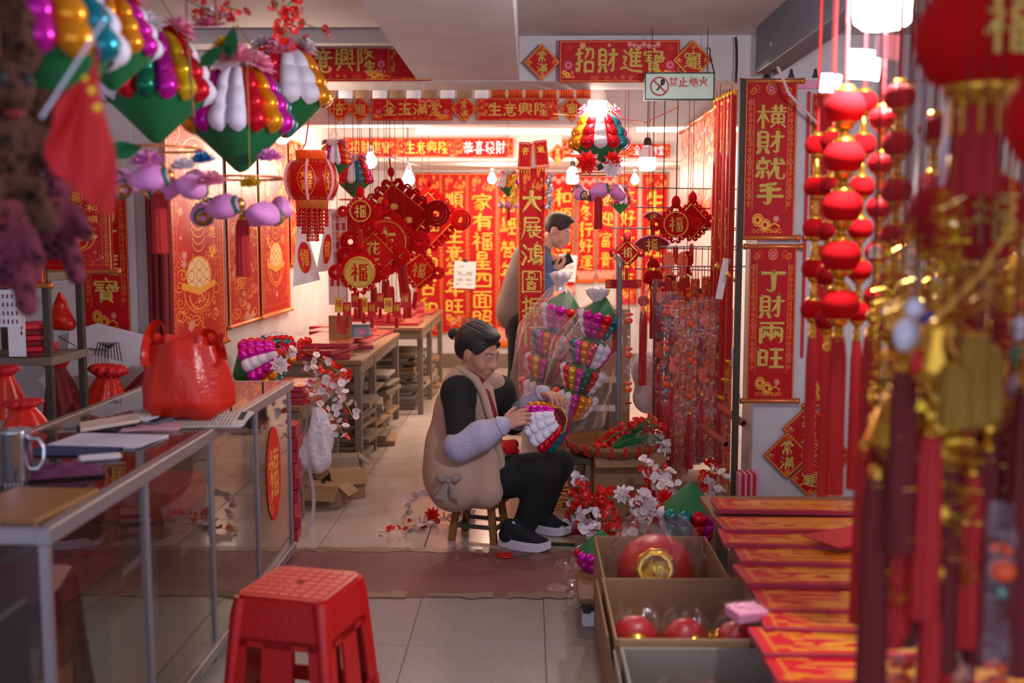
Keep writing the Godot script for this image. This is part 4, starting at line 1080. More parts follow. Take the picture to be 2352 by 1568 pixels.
func blossom() -> ArrayMesh:                # five cupped round petals, unit radius, facing +z
	return made("blossom", func():
		var mb := MB.new()
		for k in 5:
			var a := TAU * k / 5
			var d := Vector3(cos(a), sin(a), 0)
			var s := Vector3(-sin(a), cos(a), 0)
			var p := [Vector3.ZERO, d * 0.36 - s * 0.36 + Vector3(0, 0, 0.14), d * 0.74 - s * 0.5 + Vector3(0, 0, 0.26), d * 1.0 + Vector3(0, 0, 0.32), d * 0.74 + s * 0.5 + Vector3(0, 0, 0.26), d * 0.36 + s * 0.36 + Vector3(0, 0, 0.14)]
			var c := d * 0.55 + Vector3(0, 0, 0.06)
			mb.sm(1)
			for i in 6: mb.tri(c, p[i], p[(i + 1) % 6])
		return mb.done())
func pearl() -> ArrayMesh: return made("pearl", func(): return MB.new().ell(Vector3(0, 0, 0.28), Vector3.ONE * 0.13, 6, 4).done())
# a wire spray of blossoms along a path of world points
func spray(label: String, pts: Array, n: int, mats: Array, size: float, spread: float, group := "", sd := 1, leafy := false) -> Node3D:
	var t := thing("blossom_spray", label, "flower spray", pts[0], group)
	var r := RandomNumberGenerator.new()
	r.seed = sd
	var loc := []
	for p in pts: loc.append(p - pts[0])
	obj("stem", MB.new().tube(loc, 0.0022, 5).done(), M.stem_green if leafy else M.gold_thread, t)
	for i in n:
		var f := pow(r.randf(), 0.8) * (loc.size() - 1) * 0.999
		var k := int(f)
		var p: Vector3 = loc[k].lerp(loc[k + 1], f - k) + Vector3(r.randf_range(-1, 1), r.randf_range(-1, 1), r.randf_range(-1, 1)) * spread
		var o := obj("blossom", blossom(), M[mats[r.randi() % mats.size()]], t, p, (Basis.from_euler(Vector3(r.randf_range(-1.3, 0.8), r.randf_range(-1.3, 1.3), r.randf_range(0, 6)))).scaled_local(Vector3.ONE * size * r.randf_range(0.75, 1.2)))
		obj("pearl", pearl(), M.porcelain if r.randf() < 0.6 else M.gold, o)
	return t
func u_loop(w: float, l: float, r: float) -> ArrayMesh:
	return made("uloop%s %s %s" % [w, l, r], func():
		var p := [Vector3(-w / 2, 0, 0)]
		for q in arc(Vector2(0, l - w / 2), w / 2, 180, 0, 8): p.append(Vector3(q.x, q.y, 0))
		p.append(Vector3(w / 2, 0, 0))
		return MB.new().tube(p, r, 7).done())
# big velvet wall knot on its point; s = side of the square face; text on the face
func wall_knot(label: String, pos: Vector3, s: float, text: String, b := Basis.IDENTITY, face := "knot_face", cord := "velvet", round_face := false) -> Node3D:
	var t := thing("lucky_knot", label, "knot ornament", pos, "", b)
	var h := s * 0.7071
	if round_face: obj("face", MB.new().ext(arc(Vector2.ZERO, s * 0.56, 0, 352.5, 47), 0.022).done(), M[face], t)
	else: obj("face", card(s, s, 0.022), M[face], t, Vector3.ZERO, rz(45))
	obj("gold_edge", MB.new().tube([Vector3(-h * 0.97, 0, 0.012), Vector3(0, h * 0.97, 0.012), Vector3(h * 0.97, 0, 0.012), Vector3(0, -h * 0.97, 0.012), Vector3(-h * 0.97, 0, 0.012)], 0.004, 5).done() if not round_face else MB.new().tube(xy_circle(s * 0.5, 32), 0.005, 5).done(), M.gold_thread, t)
	var n := 5
	var lw := s / n * 0.78
	for e in 4:
		var a := 45.0 + 90.0 * e
		for k in n:
			var o := (k - (n - 1) / 2.0) * s / n
			var base := rz(a - 90.0)
			var l := s * (0.17 + 0.05 * (1 - absf(k - 2) / 2.0))
			for q in 2: obj("loop", u_loop(lw * (1.0 - 0.5 * q), l * (1.0 - 0.3 * q), s * 0.026), M[cord], t, base * Vector3(o, s * 0.49, -0.004), base)
	for sx in [-1, 1]:
		for q in 3: obj("big_loop", made("bigloop%s %d" % [s, q], func(): return MB.new().tube(xy_circle(s * (0.24 - 0.07 * q), 20), s * 0.034, 8, false).done()), M[cord], t, Vector3(sx * (h + s * 0.13), 0, 0.006 * q))
	obj("hanging_cord", MB.new().tube([Vector3(0, h, 0), Vector3(0, h + s * 0.5, 0)], 0.006, 6).done(), M[cord], t)
	obj("cord_knot", MB.new().ell(Vector3(0, h + s * 0.22, 0), Vector3(0.025, 0.035, 0.025)).done(), M[cord], t)
	strung(t, h + s * 0.48)
	tassel(t, Vector3(-s * 0.05, -h - s * 0.18, 0), s * 0.75, s * 0.05, M.tassel)
	tassel(t, Vector3(s * 0.05, -h - s * 0.18, 0.01), s * 0.8, s * 0.05, M.tassel)
	if text: write(t, text, Vector3(0, (text.length() - 1) * s * 0.24, 0.013), Vector3(0, -s * 0.48, 0), Vector2(s * (0.62 if text.length() == 1 else 0.42), s * (0.62 if text.length() == 1 else 0.44)), M.velvet if face == "glitter_gold" else M.glitter_gold)
	return t
func xy_circle(r: float, n: int) -> Array:
	var p := []
	for k in n + 1: p.append(Vector3(cos(TAU * k / n) * r, sin(TAU * k / n) * r, 0.012))
	return p
# small velvet lantern: flattened ball with gold caps, unit radius
func ball_lantern(t: Node3D, pos: Vector3, r: float, m: Material, ribs := true) -> void:
	obj("ball", made("ball_l", func(): return MB.new().lathe([Vector2(0.38, -0.78), Vector2(0.75, -0.62), Vector2(0.97, -0.22), Vector2(1.0, 0.0), Vector2(0.97, 0.22), Vector2(0.75, 0.62), Vector2(0.38, 0.78)], 20, Vector3.ZERO, Basis.IDENTITY, 0, TAU, 0.02, 10).done()), m, t, pos, Basis.from_scale(Vector3.ONE * r))
	for s in [-1, 1]: obj("gold_cap", made("gold_cap", func(): return MB.new().lathe([Vector2(0.0, 0.3), Vector2(0.34, 0.3), Vector2(0.4, 0.16), Vector2(0.5, 0.1), Vector2(0.52, -0.06), Vector2(0.42, -0.1)], 14, Vector3.ZERO, Basis.IDENTITY, 0, TAU, 0.06, 14).done()), M.gold, t, pos + Vector3(0, s * 0.74 * r, 0), Basis.from_scale(Vector3(r, s * r, r)))
func lantern_string(label: String, top: Vector3, n: int, r: float, gap: float, m: Material, group: String, tail := 0.35) -> Node3D:
	var t := thing("lantern_string", label, "lantern string", top, group)
	var y := -0.05
	for k in n:
		ball_lantern(t, Vector3(0, y - r, 0), r, m)
		obj("gold_bead", made("gbead", func(): return MB.new().lathe([Vector2(0, 0.5), Vector2(0.28, 0.4), Vector2(0.2, 0.1), Vector2(0.34, 0), Vector2(0.2, -0.2), Vector2(0.3, -0.4), Vector2(0, -0.5)], 8).done()), M.gold, t, Vector3(0, y - 2 * r - gap / 2, 0), Basis.from_scale(Vector3(r, gap, r)))
		y -= 2 * r + gap
	tassel(t, Vector3(0, y + gap * 0.5, 0), tail, r * 0.42, M.tassel)
	obj("cord", MB.new().tube([Vector3(0, 0.1, 0), Vector3(0, y, 0)], 0.004, 5).done(), M.tassel, t)
	return strung(t, 0.09, 0.0, M.tassel, 0.004)

# ---------------------------------------------------------------- counter, stool and what lies on them
const CX := -1.08      # counter front
const CB := -1.66      # counter back
const CT := 0.81       # counter top
func rod(mb: MB, a: Vector3, b: Vector3, w: float) -> void:
	var c := (a + b) / 2
	var d := (b - a).abs()
	mb.box(c, Vector3(maxf(d.x, w), maxf(d.y, w), maxf(d.z, w)), Basis.IDENTITY, 0.002)
func counter() -> void:
	var t := thing("glass_counter", "long glass display counter in an aluminium frame", "counter", Vector3(CX, 0, -2.26))
	var zs := [0.0, -0.6, -1.2, -1.79, -2.36]
	var w := CB - CX
	for z in zs:
		for x in [0.0, w]:
			obj("post", made("cpost", func(): return MB.new().box(Vector3(0, 0.4, 0), Vector3(0.022, 0.8, 0.022), Basis.IDENTITY, 0.002).done()), M.alu, t, Vector3(x, 0, z))
	for e in [[0.0, 0.79], [w, 0.79], [0.0, 0.05], [w, 0.05]]:
		obj("rail", made("crail%s" % e[1], func(): return MB.new().box(Vector3(0, 0, -1.18), Vector3(0.036, 0.04, 2.4), Basis.IDENTITY, 0.003).done()), M.alu, t, Vector3(e[0] + (0.004 if e[0] == 0.0 else -0.004), e[1], 0))
	for z in [0.0, -2.36]:
		for y in [0.79, 0.05]: obj("rail", made("crail_x", func(): return MB.new().box(Vector3(w / 2, 0, 0), Vector3(-w, 0.04, 0.03), Basis.IDENTITY, 0.003).done()), M.alu, t, Vector3(0, y, z))
	for k in 4: obj("pane", MB.new().box(Vector3(0, 0.42, (zs[k] + zs[k + 1]) / 2), Vector3(0.004, 0.7, absf(zs[k + 1] - zs[k]) - 0.024)).done(), M.glass, t, Vector3(0.002, 0, 0))
	for z in [0.0, -2.36]: obj("pane", MB.new().box(Vector3(w / 2, 0.42, z), Vector3(-w - 0.024, 0.7, 0.004)).done(), M.glass, t)
	for k in 2: obj("top_pane", MB.new().box(Vector3(w / 2, 0.806, -0.6 - 1.18 * k), Vector3(-w - 0.02, 0.006, 1.15)).done(), M.glass, t)
	obj("shelf", MB.new().box(Vector3(w / 2, 0.44, -1.18), Vector3(-w - 0.04, 0.006, 2.3)).done(), M.glass, t)
	obj("bottom", MB.new().box(Vector3(w / 2, 0.07, -1.18), Vector3(-w - 0.03, 0.014, 2.32)).done(), M.plywood, t)
	obj("back_board", MB.new().box(Vector3(w + 0.01, 0.42, -1.18), Vector3(0.008, 0.7, 2.3)).done(), M.wood_dark, t)
	# foil paper cutting stuck to the last pane
	var p := on_side(625, 1060, CX)
	tag(obj("window_sticker", MB.new().ext(arc(Vector2.ZERO, 0.19, 0, 352, 36, 1.0), 0.0015).done(), M.oval, self, Vector3(CX + 0.007, 0.46, p.z), ry(90).scaled_local(Vector3(0.62, 1.05, 1))), "oval red paper cutting stuck on the counter glass", "paper cutting")
	# goods inside
	for e in [[-0.35, 0.078, 0.34, 0.3, 0.26, "cardboard", "brown carton inside the near end of the counter"], [-1.0, 0.078, 0.4, 0.34, 0.3, "cardboard_dull", "dull carton inside the middle of the counter"], [-1.95, 0.078, 0.36, 0.32, 0.3, "cardboard", "brown carton inside the far end of the counter"], [-0.7, 0.444, 0.36, 0.12, 0.3, "red_dark", "flat dark red box on the counter's glass shelf"], [-1.55, 0.444, 0.34, 0.1, 0.28, "red_paper", "flat bright red box on the counter's glass shelf"], [-2.1, 0.444, 0.3, 0.2, 0.26, "cardboard_dull", "small carton on the glass shelf below the red bag"]]:
		var c := thing("stored_box", e[6], "box", Vector3(CX + w * 0.62, e[1], -2.26 + e[0]))
		obj("body", bx(Vector3(0.34, e[3], e[4] + 0.1), 0.004), M[e[5]], c)
		obj("tape", bx(Vector3(0.05, 0.002, e[4] + 0.1), 0.0), M.tape, c, Vector3(0, e[3], 0))
	# red carrier bag
	var bp := Vector3(0, 0, 0)
	var bb := at(432, 912, 3.62)
	var bag := thing("carrier_bag", "bulging bright red plastic carrier bag on the counter", "bag", Vector3(bb.x, CT + 0.008, -3.62))
	obj("body", MB.new().sheet(func(u: float, v: float) -> Vector3:
		var a := u * TAU
		var y := (1.0 - v)
		var r := 0.145 * (1.0 - 0.30 * pow(y, 2.2)) * (0.55 + 0.45 * minf(1.0, y * 6.0))
		r *= 1.0 + 0.05 * sin(a * 5 + y * 4) + 0.03 * sin(a * 11 + 2)
		return Vector3(cos(a) * r * 1.1, y * 0.27 + 0.012 * sin(a * 3), -sin(a) * r * 0.75), 40, 16).done(), M.bag_red, bag)
	for s in [-1, 1]:
		obj("handle", MB.new().sheet(func(u: float, v: float) -> Vector3:
			var a := lerpf(-0.15, PI + 0.15, u)
			var wd := (v - 0.5) * (0.02 + 0.035 * pow(absf(cos(a)), 2.0))
			var px: float = cos(a) * (0.04 + wd * 0.6) + s * 0.1 - 0.012 * s * sin(a)
			return Vector3(px, 0.225 + sin(a) * ((0.115 if s < 0 else 0.085) + wd), (v - 0.5) * 0.03 + 0.015 * cos(a) + 0.02), 20, 4).done(), M.bag_red, bag)
		obj("gathered_side", MB.new().sheet(func(u: float, v: float) -> Vector3:
			var x: float = s * lerpf(0.03, 0.14, u)
			return Vector3(x, lerpf(0.29 + 0.01 * sin(u * 9), 0.19, v), 0.05 * sin(u * 7) * (1 - v) + 0.06 * v), 8, 5).done(), M.bag_red, bag)
	# papers, notebook, calculator, mug, cloth
	var lie := rx(-90)
	var news := thing("newspaper", "folded newspaper under the red carrier bag", "newspaper", Vector3(bb.x - 0.01, CT, -3.6), "", ry(6))
	for k in 3: obj("page", bx(Vector3(0.44 - 0.02 * k, 0.0022, 0.3), 0.0), M.newsprint, news, Vector3(0.01 * k, 0.0022 * k, 0.006 * k), ry(2.0 * k))
	var q := on_level(250, 985, CT)
	var nb := thing("notebook", "open cream notebook with dark cover among the papers", "notebook", Vector3(q.x, CT + 0.012, q.z), "", ry(24) * rz(6))
	obj("cover", bx(Vector3(0.2, 0.004, 0.15), 0.001), M.black, nb)
	obj("pages", bx(Vector3(0.185, 0.012, 0.14), 0.002), mk("cream", Color8(212, 186, 166), 0.85), nb, Vector3(0.004, 0.004, 0))
	q = on_level(320, 975, CT)
	var calc := thing("calculator", "grey desk calculator with rows of keys on the counter", "calculator", Vector3(q.x, CT, q.z), "", ry(-10))
	obj("body", bx(Vector3(0.2, 0.02, 0.13), 0.005), mk("grey_plastic", Color8(96, 98, 110), 0.5), calc)
	for i in 6:
		for j in 4: obj("key", bx(Vector3(0.02, 0.005, 0.015), 0.001), M.white if i < 5 else M.wire, calc, Vector3(-0.072 + i * 0.029, 0.02, -0.03 + j * 0.022))
	for e in [[345, 985, "pink receipt pad on the counter beside the calculator", Color8(206, 150, 160), 14.0, 0.19, 0.1, 0.012], [250, 1012, "white sheets spread over the counter below the notebook", Color8(206, 200, 212), -12.0, 0.3, 0.2, 0.006], [180, 1030, "blue document folder under the white sheets", Color8(40, 48, 92), -6.0, 0.26, 0.2, 0.004], [225, 1052, "crumpled white slip at the counter edge", Color8(210, 206, 210), 20.0, 0.11, 0.07, 0.008]]:
		q = on_level(e[0], e[1], CT)
		var pp := thing("paper_pile", e[2], "paper", Vector3(q.x, CT, q.z), "", ry(e[4]))
		var pm := mk("pile%d" % e[0], e[3], 0.85)
		for k in 3: obj("sheet", bx(Vector3(e[5], e[7] / 3, e[6]), 0.0), pm, pp, Vector3(0.004 * k, k * e[7] / 3, 0.005 * k), ry(3.0 * k))
	q = on_level(54, 1112, CT)
	var mug := thing("steel_mug", "shiny steel mug with a loop handle on the counter corner", "mug", Vector3(q.x - 0.02, CT + 0.012, q.z))
	obj("body", MB.new().lathe([Vector2(0, 0.004), Vector2(0.04, 0.0), Vector2(0.042, 0.004), Vector2(0.042, 0.128), Vector2(0.044, 0.132), Vector2(0.04, 0.132), Vector2(0.039, 0.01), Vector2(0, 0.01)], 28).done(), M.chrome, mug)
	obj("handle", MB.new().tube([Vector3(0.038, 0.11, 0.0), Vector3(0.066, 0.108, 0.0), Vector3(0.078, 0.085, 0.0), Vector3(0.076, 0.05, 0.0), Vector3(0.062, 0.03, 0.0), Vector3(0.038, 0.028, 0.0)], 0.005, 8).done(), M.chrome, mug)
	q = on_level(150, 1090, CT)
	tag(obj("folded_cloth", MB.new().sheet(func(u: float, v: float) -> Vector3: return Vector3((u - 0.5) * 0.2, 0.028 * sin(PI * u) * sin(PI * v) + 0.01 * sin(u * 17) * sin(v * 13) * sin(PI * v), (v - 0.5) * 0.12), 20, 14).done(), M.purple_cloth, self, Vector3(q.x, CT + 0.006, q.z), ry(20)), "crumpled purple cloth lying beside the steel mug", "cloth")
	q = on_level(100, 1150, CT)
	tag(obj("wooden_board", MB.new().box(Vector3(0, 0.006, 0), Vector3(0.22, 0.012, 0.3), Basis.IDENTITY, 0.002).done(), M.wood, self, Vector3(-1.2, CT + 0.0, -2.42), ry(-4)), "worn wooden board under the steel mug", "board")
	# plastic stool in front
	stool()

func stool() -> void:
	var c := on_level(690, 1338, 0.455)
	var t := thing("plastic_stool", "red moulded plastic stool in front of the counter", "stool", Vector3(c.x, 0, c.z), "", ry(-14))
	var h := 0.455
	# seat: rounded slab with a square rib grid and a hole in the middle
	var poly := PackedVector2Array()
	for e in [[1, 1, 0], [-1, 1, 90], [-1, -1, 180], [1, -1, 270]]:
		for p in arc(Vector2(e[0] * 0.1, e[1] * 0.1), 0.035, e[2], e[2] + 90, 5): poly.append(p)
	obj("seat", MB.new().ext(poly, 0.016, Transform3D(rx(-90), Vector3(0, h - 0.008, 0)), true).done(), M.plastic_red, t)
	for i in 7:
		for j in 7:
			if i == 3 and j == 3: continue
			obj("seat_tile", made("seat_tile", func(): return MB.new().box(Vector3(0, 0.0012, 0), Vector3(0.031, 0.0024, 0.031), Basis.IDENTITY, 0.001).done()), M.plastic_red, t, Vector3((i - 3) * 0.0345, h, (j - 3) * 0.0345))
	obj("hole", MB.new().lathe([Vector2(0.012, 0.001), Vector2(0.009, 0.0012), Vector2(0, 0.0012)], 14).done(), M.red_dark, t, Vector3(0, h, 0))
	# apron and four splayed sides, each with two window cut-outs: legs at the corners, a middle rib, cross rail
	for s in 4:
		var b := ry(90.0 * s)
		var out := PackedVector2Array([Vector2(-0.132, h - 0.012), Vector2(0.132, h - 0.012), Vector2(0.176, 0.0), Vector2(0.142, 0.0), Vector2(0.148, 0.05), Vector2(-0.148, 0.05), Vector2(-0.142, 0.0), Vector2(-0.176, 0.0)])
		var mb := MB.new()
		var lean := Transform3D(b * Basis(Vector3.RIGHT, deg_to_rad(-5.4)), b * Vector3(0, 0, 0.176))
		# side panel as bars so that the windows stay open
		for q in [[Vector2(-0.134, h - 0.012), Vector2(0.134, h - 0.012), Vector2(0.144, h - 0.125), Vector2(-0.144, h - 0.125)],
				[Vector2(-0.17, 0.135), Vector2(0.17, 0.135), Vector2(0.174, 0.085), Vector2(-0.174, 0.085)],
				[Vector2(-0.144, h - 0.12), Vector2(-0.092, h - 0.12), Vector2(-0.118, 0.0), Vector2(-0.182, 0.0)],
				[Vector2(0.144, h - 0.12), Vector2(0.092, h - 0.12), Vector2(0.118, 0.0), Vector2(0.182, 0.0)],
				[Vector2(-0.046, h - 0.12), Vector2(0.046, h - 0.12), Vector2(0.05, 0.09), Vector2(-0.05, 0.09)],
				[Vector2(-0.14, h - 0.115), Vector2(0.14, h - 0.115), Vector2(0.13, h - 0.14), Vector2(-0.13, h - 0.14)]]:
			mb.ext(PackedVector2Array(q), 0.008, lean)
		obj("side", mb.done(), M.plastic_red, t)
	for sx in [-1, 1]:
		for sz in [-1, 1]:
			obj("leg", made("stool_leg", func(): return MB.new().tube([Vector3(0.118, h - 0.014, 0.118), Vector3(0.128, h - 0.06, 0.128), Vector3(0.152, 0.14, 0.152), Vector3(0.17, 0.0, 0.17)], [0.026, 0.024, 0.02, 0.018], 10).done()), M.plastic_red, t, Vector3.ZERO, Basis.from_scale(Vector3(sx, 1, sz)))

# ---------------------------------------------------------------- people: distance fields of tapered bones meshed as surface nets
# prims: [a, b, ra, rb] bone, or [centre, radii, basis] ellipsoid; a trailing "cut" takes away
class Net:
	var vs := PackedVector3Array()
	var ix := PackedInt32Array()
	func add(prims: Array, cell: float, k: float) -> Net:
		var lo := Vector3.ONE * 1e9
		var hi := -lo
		var boxes := []
		for p in prims:
			var a: Vector3
			var b: Vector3
			if p[1] is Vector3 and p[2] is Basis:
				var m := maxf(p[1].x, maxf(p[1].y, p[1].z))
				a = p[0] - Vector3.ONE * m; b = p[0] + Vector3.ONE * m
			else:
				var m := maxf(p[2], p[3])
				a = p[0].min(p[1]) - Vector3.ONE * m; b = p[0].max(p[1]) + Vector3.ONE * m
			boxes.append([a - Vector3.ONE * (k + cell * 2), b + Vector3.ONE * (k + cell * 2)])
			if not (p[-1] is String):
				lo = lo.min(boxes[-1][0]); hi = hi.max(boxes[-1][1])
		var n := Vector3i(((hi - lo) / cell).ceil()) + Vector3i.ONE
		var f := PackedFloat32Array()
		f.resize(n.x * n.y * n.z)
		f.fill(1.0)
		for q in prims.size():
			var p: Array = prims[q]
			var i0 := Vector3i(((boxes[q][0] - lo) / cell).floor()).clamp(Vector3i.ZERO, n - Vector3i.ONE)
			var i1 := Vector3i(((boxes[q][1] - lo) / cell).ceil()).clamp(Vector3i.ZERO, n - Vector3i.ONE)
			var cut: bool = p[-1] is String
			var egg: bool = p[1] is Vector3 and p[2] is Basis
			var c: Vector3 = p[0]
			var ba := Vector3.ZERO
			var bb := 1.0
			var r: Vector3
			var inv: Basis
			var ra := 0.0
			var rb := 0.0
			if egg:
				r = p[1]
				inv = (p[2] as Basis).inverse()
			else:
				ba = p[1] - c
				bb = maxf(ba.dot(ba), 1e-9)
				ra = p[2]; rb = p[3]
			for z in range(i0.z, i1.z + 1):
				for y in range(i0.y, i1.y + 1):
					var at0 := (z * n.y + y) * n.x
					for x in range(i0.x, i1.x + 1):
						var w := lo + Vector3(x, y, z) * cell - c
						var d: float
						if egg:
							w = inv * w
							var g := w / r
							var k0 := g.length()
							d = k0 * (k0 - 1.0) / maxf((g / r).length(), 1e-5)
						else:
							var h := clampf(w.dot(ba) / bb, 0.0, 1.0)
							d = (w - ba * h).length() - ra - (rb - ra) * h
						var o := f[at0 + x]
						if cut:
							var h2 := maxf(k * 0.5 - absf(o + d), 0.0) / (k * 0.5)
							f[at0 + x] = maxf(o, -d) + h2 * h2 * k * 0.125
						else:
							var h2 := maxf(k - absf(o - d), 0.0) / k
							f[at0 + x] = minf(o, d) - h2 * h2 * k * 0.25
		var id := PackedInt32Array()
		id.resize(f.size())
		id.fill(-1)
		var sx := 1
		var sy := n.x
		var sz := n.x * n.y
		var off := [0, sx, sy, sx + sy, sz, sx + sz, sy + sz, sx + sy + sz]
		var pos := [Vector3(0, 0, 0), Vector3(1, 0, 0), Vector3(0, 1, 0), Vector3(1, 1, 0), Vector3(0, 0, 1), Vector3(1, 0, 1), Vector3(0, 1, 1), Vector3(1, 1, 1)]
		var edges := [[0, 1], [2, 3], [4, 5], [6, 7], [0, 2], [1, 3], [4, 6], [5, 7], [0, 4], [1, 5], [2, 6], [3, 7]]
		for z in n.z - 1:
			for y in n.y - 1:
				var at0 := (z * n.y + y) * n.x
				for x in n.x - 1:
					var i := at0 + x
					var v0 := f[i]
					if v0 > cell * 2.0 or v0 < -cell * 2.0: continue
					var neg := 0
					for e in off:
						if f[i + e] < 0.0: neg += 1
					if neg == 0 or neg == 8: continue
					var s := Vector3.ZERO
					var m := 0
					for e in edges:
						var fa := f[i + off[e[0]]]
						var fb := f[i + off[e[1]]]
						if (fa < 0.0) != (fb < 0.0):
							s += (pos[e[0]] as Vector3).lerp(pos[e[1]], fa / (fa - fb))
							m += 1
					id[i] = vs.size()
					vs.append(lo + (Vector3(x, y, z) + s / m) * cell)
		for z in range(1, n.z - 1):
			for y in range(1, n.y - 1):
				var at0 := (z * n.y + y) * n.x
				for x in range(1, n.x - 1):
					var i := at0 + x
					var v0 := f[i]
					if v0 > cell * 2.0 or v0 < -cell * 2.0: continue
					for e in [[sx, sy, sz], [sy, sz, sx], [sz, sx, sy]]:
						var v1 := f[i + e[0]]
						if (v0 < 0.0) == (v1 < 0.0): continue
						var a := id[i - e[1] - e[2]]
						var b := id[i - e[2]]
						var c := id[i]
						var d := id[i - e[1]]
						if a < 0 or b < 0 or c < 0 or d < 0: continue
						if v0 < 0.0: ix.append_array(PackedInt32Array([a, c, b, a, d, c]))
						else: ix.append_array(PackedInt32Array([a, b, c, a, c, d]))
		return self
	func done() -> ArrayMesh:
		var nm := PackedVector3Array()
		nm.resize(vs.size())
		for i in range(0, ix.size(), 3):
			var g := (vs[ix[i + 2]] - vs[ix[i]]).cross(vs[ix[i + 1]] - vs[ix[i]])
			for q in 3: nm[ix[i + q]] += g
		for i in nm.size(): nm[i] = nm[i].normalized()
		var arr := []
		arr.resize(Mesh.ARRAY_MAX)
		arr[Mesh.ARRAY_VERTEX] = vs
		arr[Mesh.ARRAY_NORMAL] = nm
		arr[Mesh.ARRAY_INDEX] = ix
		var me := ArrayMesh.new()
		me.add_surface_from_arrays(Mesh.PRIMITIVE_TRIANGLES, arr)
		return me
func net(prims: Array, cell: float, k: float) -> ArrayMesh: return Net.new().add(prims, cell, k).done()

func head_prims(b: Basis, c: Vector3) -> Array:
	var o := []
	for e in [[Vector3(0, 0.03, -0.015), Vector3(0.075, 0.086, 0.094)], [Vector3(0, -0.03, 0.03), Vector3(0.063, 0.085, 0.064)], [Vector3(0, -0.078, 0.036), Vector3(0.05, 0.04, 0.046)],
			[Vector3(0.036, -0.038, 0.06), Vector3(0.028, 0.03, 0.026)], [Vector3(-0.036, -0.038, 0.06), Vector3(0.028, 0.03, 0.026)], [Vector3(0.03, 0.0, 0.079), Vector3(0.017, 0.011, 0.010)], [Vector3(-0.03, 0.0, 0.079), Vector3(0.017, 0.011, 0.010)],
			[Vector3(0.079, -0.012, -0.006), Vector3(0.009, 0.031, 0.02)], [Vector3(-0.079, -0.012, -0.006), Vector3(0.009, 0.031, 0.02)], [Vector3(0, -0.1, 0.068), Vector3(0.024, 0.018, 0.018)]]:
		o.append([c + b * e[0], e[1], b])
	for e in [[Vector3(0, 0.004, 0.09), Vector3(0, -0.034, 0.108), 0.009, 0.014], [Vector3(0.012, -0.038, 0.097), Vector3(-0.012, -0.038, 0.097), 0.01, 0.01], [Vector3(-0.03, 0.02, 0.082), Vector3(0.03, 0.02, 0.082), 0.011, 0.011],
			[Vector3(-0.017, -0.063, 0.088), Vector3(0.017, -0.063, 0.088), 0.007, 0.007], [Vector3(-0.014, -0.074, 0.086), Vector3(0.014, -0.074, 0.086), 0.008, 0.008]]:
		o.append([c + b * e[0], c + b * e[1], e[2], e[3]])
	return o
func face_marks(t: Node3D, b: Basis, c: Vector3, closed := true) -> void:
	var mb := MB.new()
	for s in [-1, 1]:
		var p := []
		for k in 7: p.append(c + b * Vector3(s * (0.014 + 0.0055 * k), -0.0035 - 0.004 * sin(PI * k / 6.0), 0.0915 - 0.0006 * k * k * 0.4))
		mb.tube(p, 0.0014, 5)
	obj("eyelash", mb.done(), M.black, t)
	mb = MB.new()
	for s in [-1, 1]:
		var p := []
		for k in 6: p.append(c + b * Vector3(s * (0.012 + 0.008 * k), 0.024 + 0.005 * sin(PI * (k + 0.5) / 6.0), 0.0945 - 0.0009 * k * k))
		mb.tube(p, [0.0015, 0.0026, 0.0026, 0.0022, 0.0018, 0.001], 5)
	obj("eyebrow", mb.done(), M.hair, t)
	mb = MB.new()
	var p := []
	for k in 9: p.append(c + b * Vector3(-0.022 + 0.0055 * k, -0.0685 - 0.002 * absf(k - 4) * 0.5, 0.0952 - 0.0007 * (k - 4) * (k - 4)))
	obj("lips", mb.tube(p, [0.001, 0.002, 0.0026, 0.003, 0.003, 0.003, 0.0026, 0.002, 0.001], 6).done(), M.lip, t)
# hand: wrist, unit direction of the fingers, unit palm normal (palm side), which side the thumb is on (+1 = dir x normal), curl in degrees per joint
func hand_prims(w: Vector3, dir: Vector3, pn: Vector3, thumb: float, curl: Array, spread := 1.0, s := 1.0) -> Array:
	var side := dir.cross(pn).normalized() * thumb
	var o := []
	var pal := w + dir * 0.05 * s
	o.append([w - dir * 0.02 * s, w + dir * 0.01 * s, 0.025 * s, 0.024 * s])
	for k in 4: o.append([w + side * (0.018 - 0.012 * k) * s, w + dir * (0.082 - 0.004 * absf(k - 1)) * s + side * (0.029 - 0.0195 * k) * s, 0.015 * s, 0.0118 * s])
	var lens := [0.068, 0.076, 0.071, 0.056]
	for k in 4:
		var p: Vector3 = w + dir * (0.084 - 0.004 * absf(k - 1)) * s + side * (0.029 - 0.0195 * k) * s
		var d := (dir + side * (0.16 - 0.11 * k) * spread).normalized()
		var ax := d.cross(pn).normalized()
		var l: float = lens[k] * s
		for j in 3:
			d = d.rotated(ax, deg_to_rad(curl[k]) * [0.8, 1.1, 0.7][j])
			var q: Vector3 = p + d * l * [0.45, 0.31, 0.24][j]
			o.append([p, q, (0.0098 - 0.001 * j) * s, (0.009 - 0.001 * j) * s])
			p = q
	var tp := w + dir * 0.022 * s + side * 0.022 * s + pn * 0.006 * s
	var td := (dir * 0.62 + side * 0.75 + pn * 0.35).normalized()
	for j in 3:
		var q: Vector3 = tp + td * [0.042, 0.034, 0.027][j] * s
		o.append([tp, q, [0.014, 0.011, 0.0095][j] * s, [0.011, 0.0095, 0.008][j] * s])
		tp = q
		td = (td + dir * 0.35 + pn * 0.1).normalized()
	return o
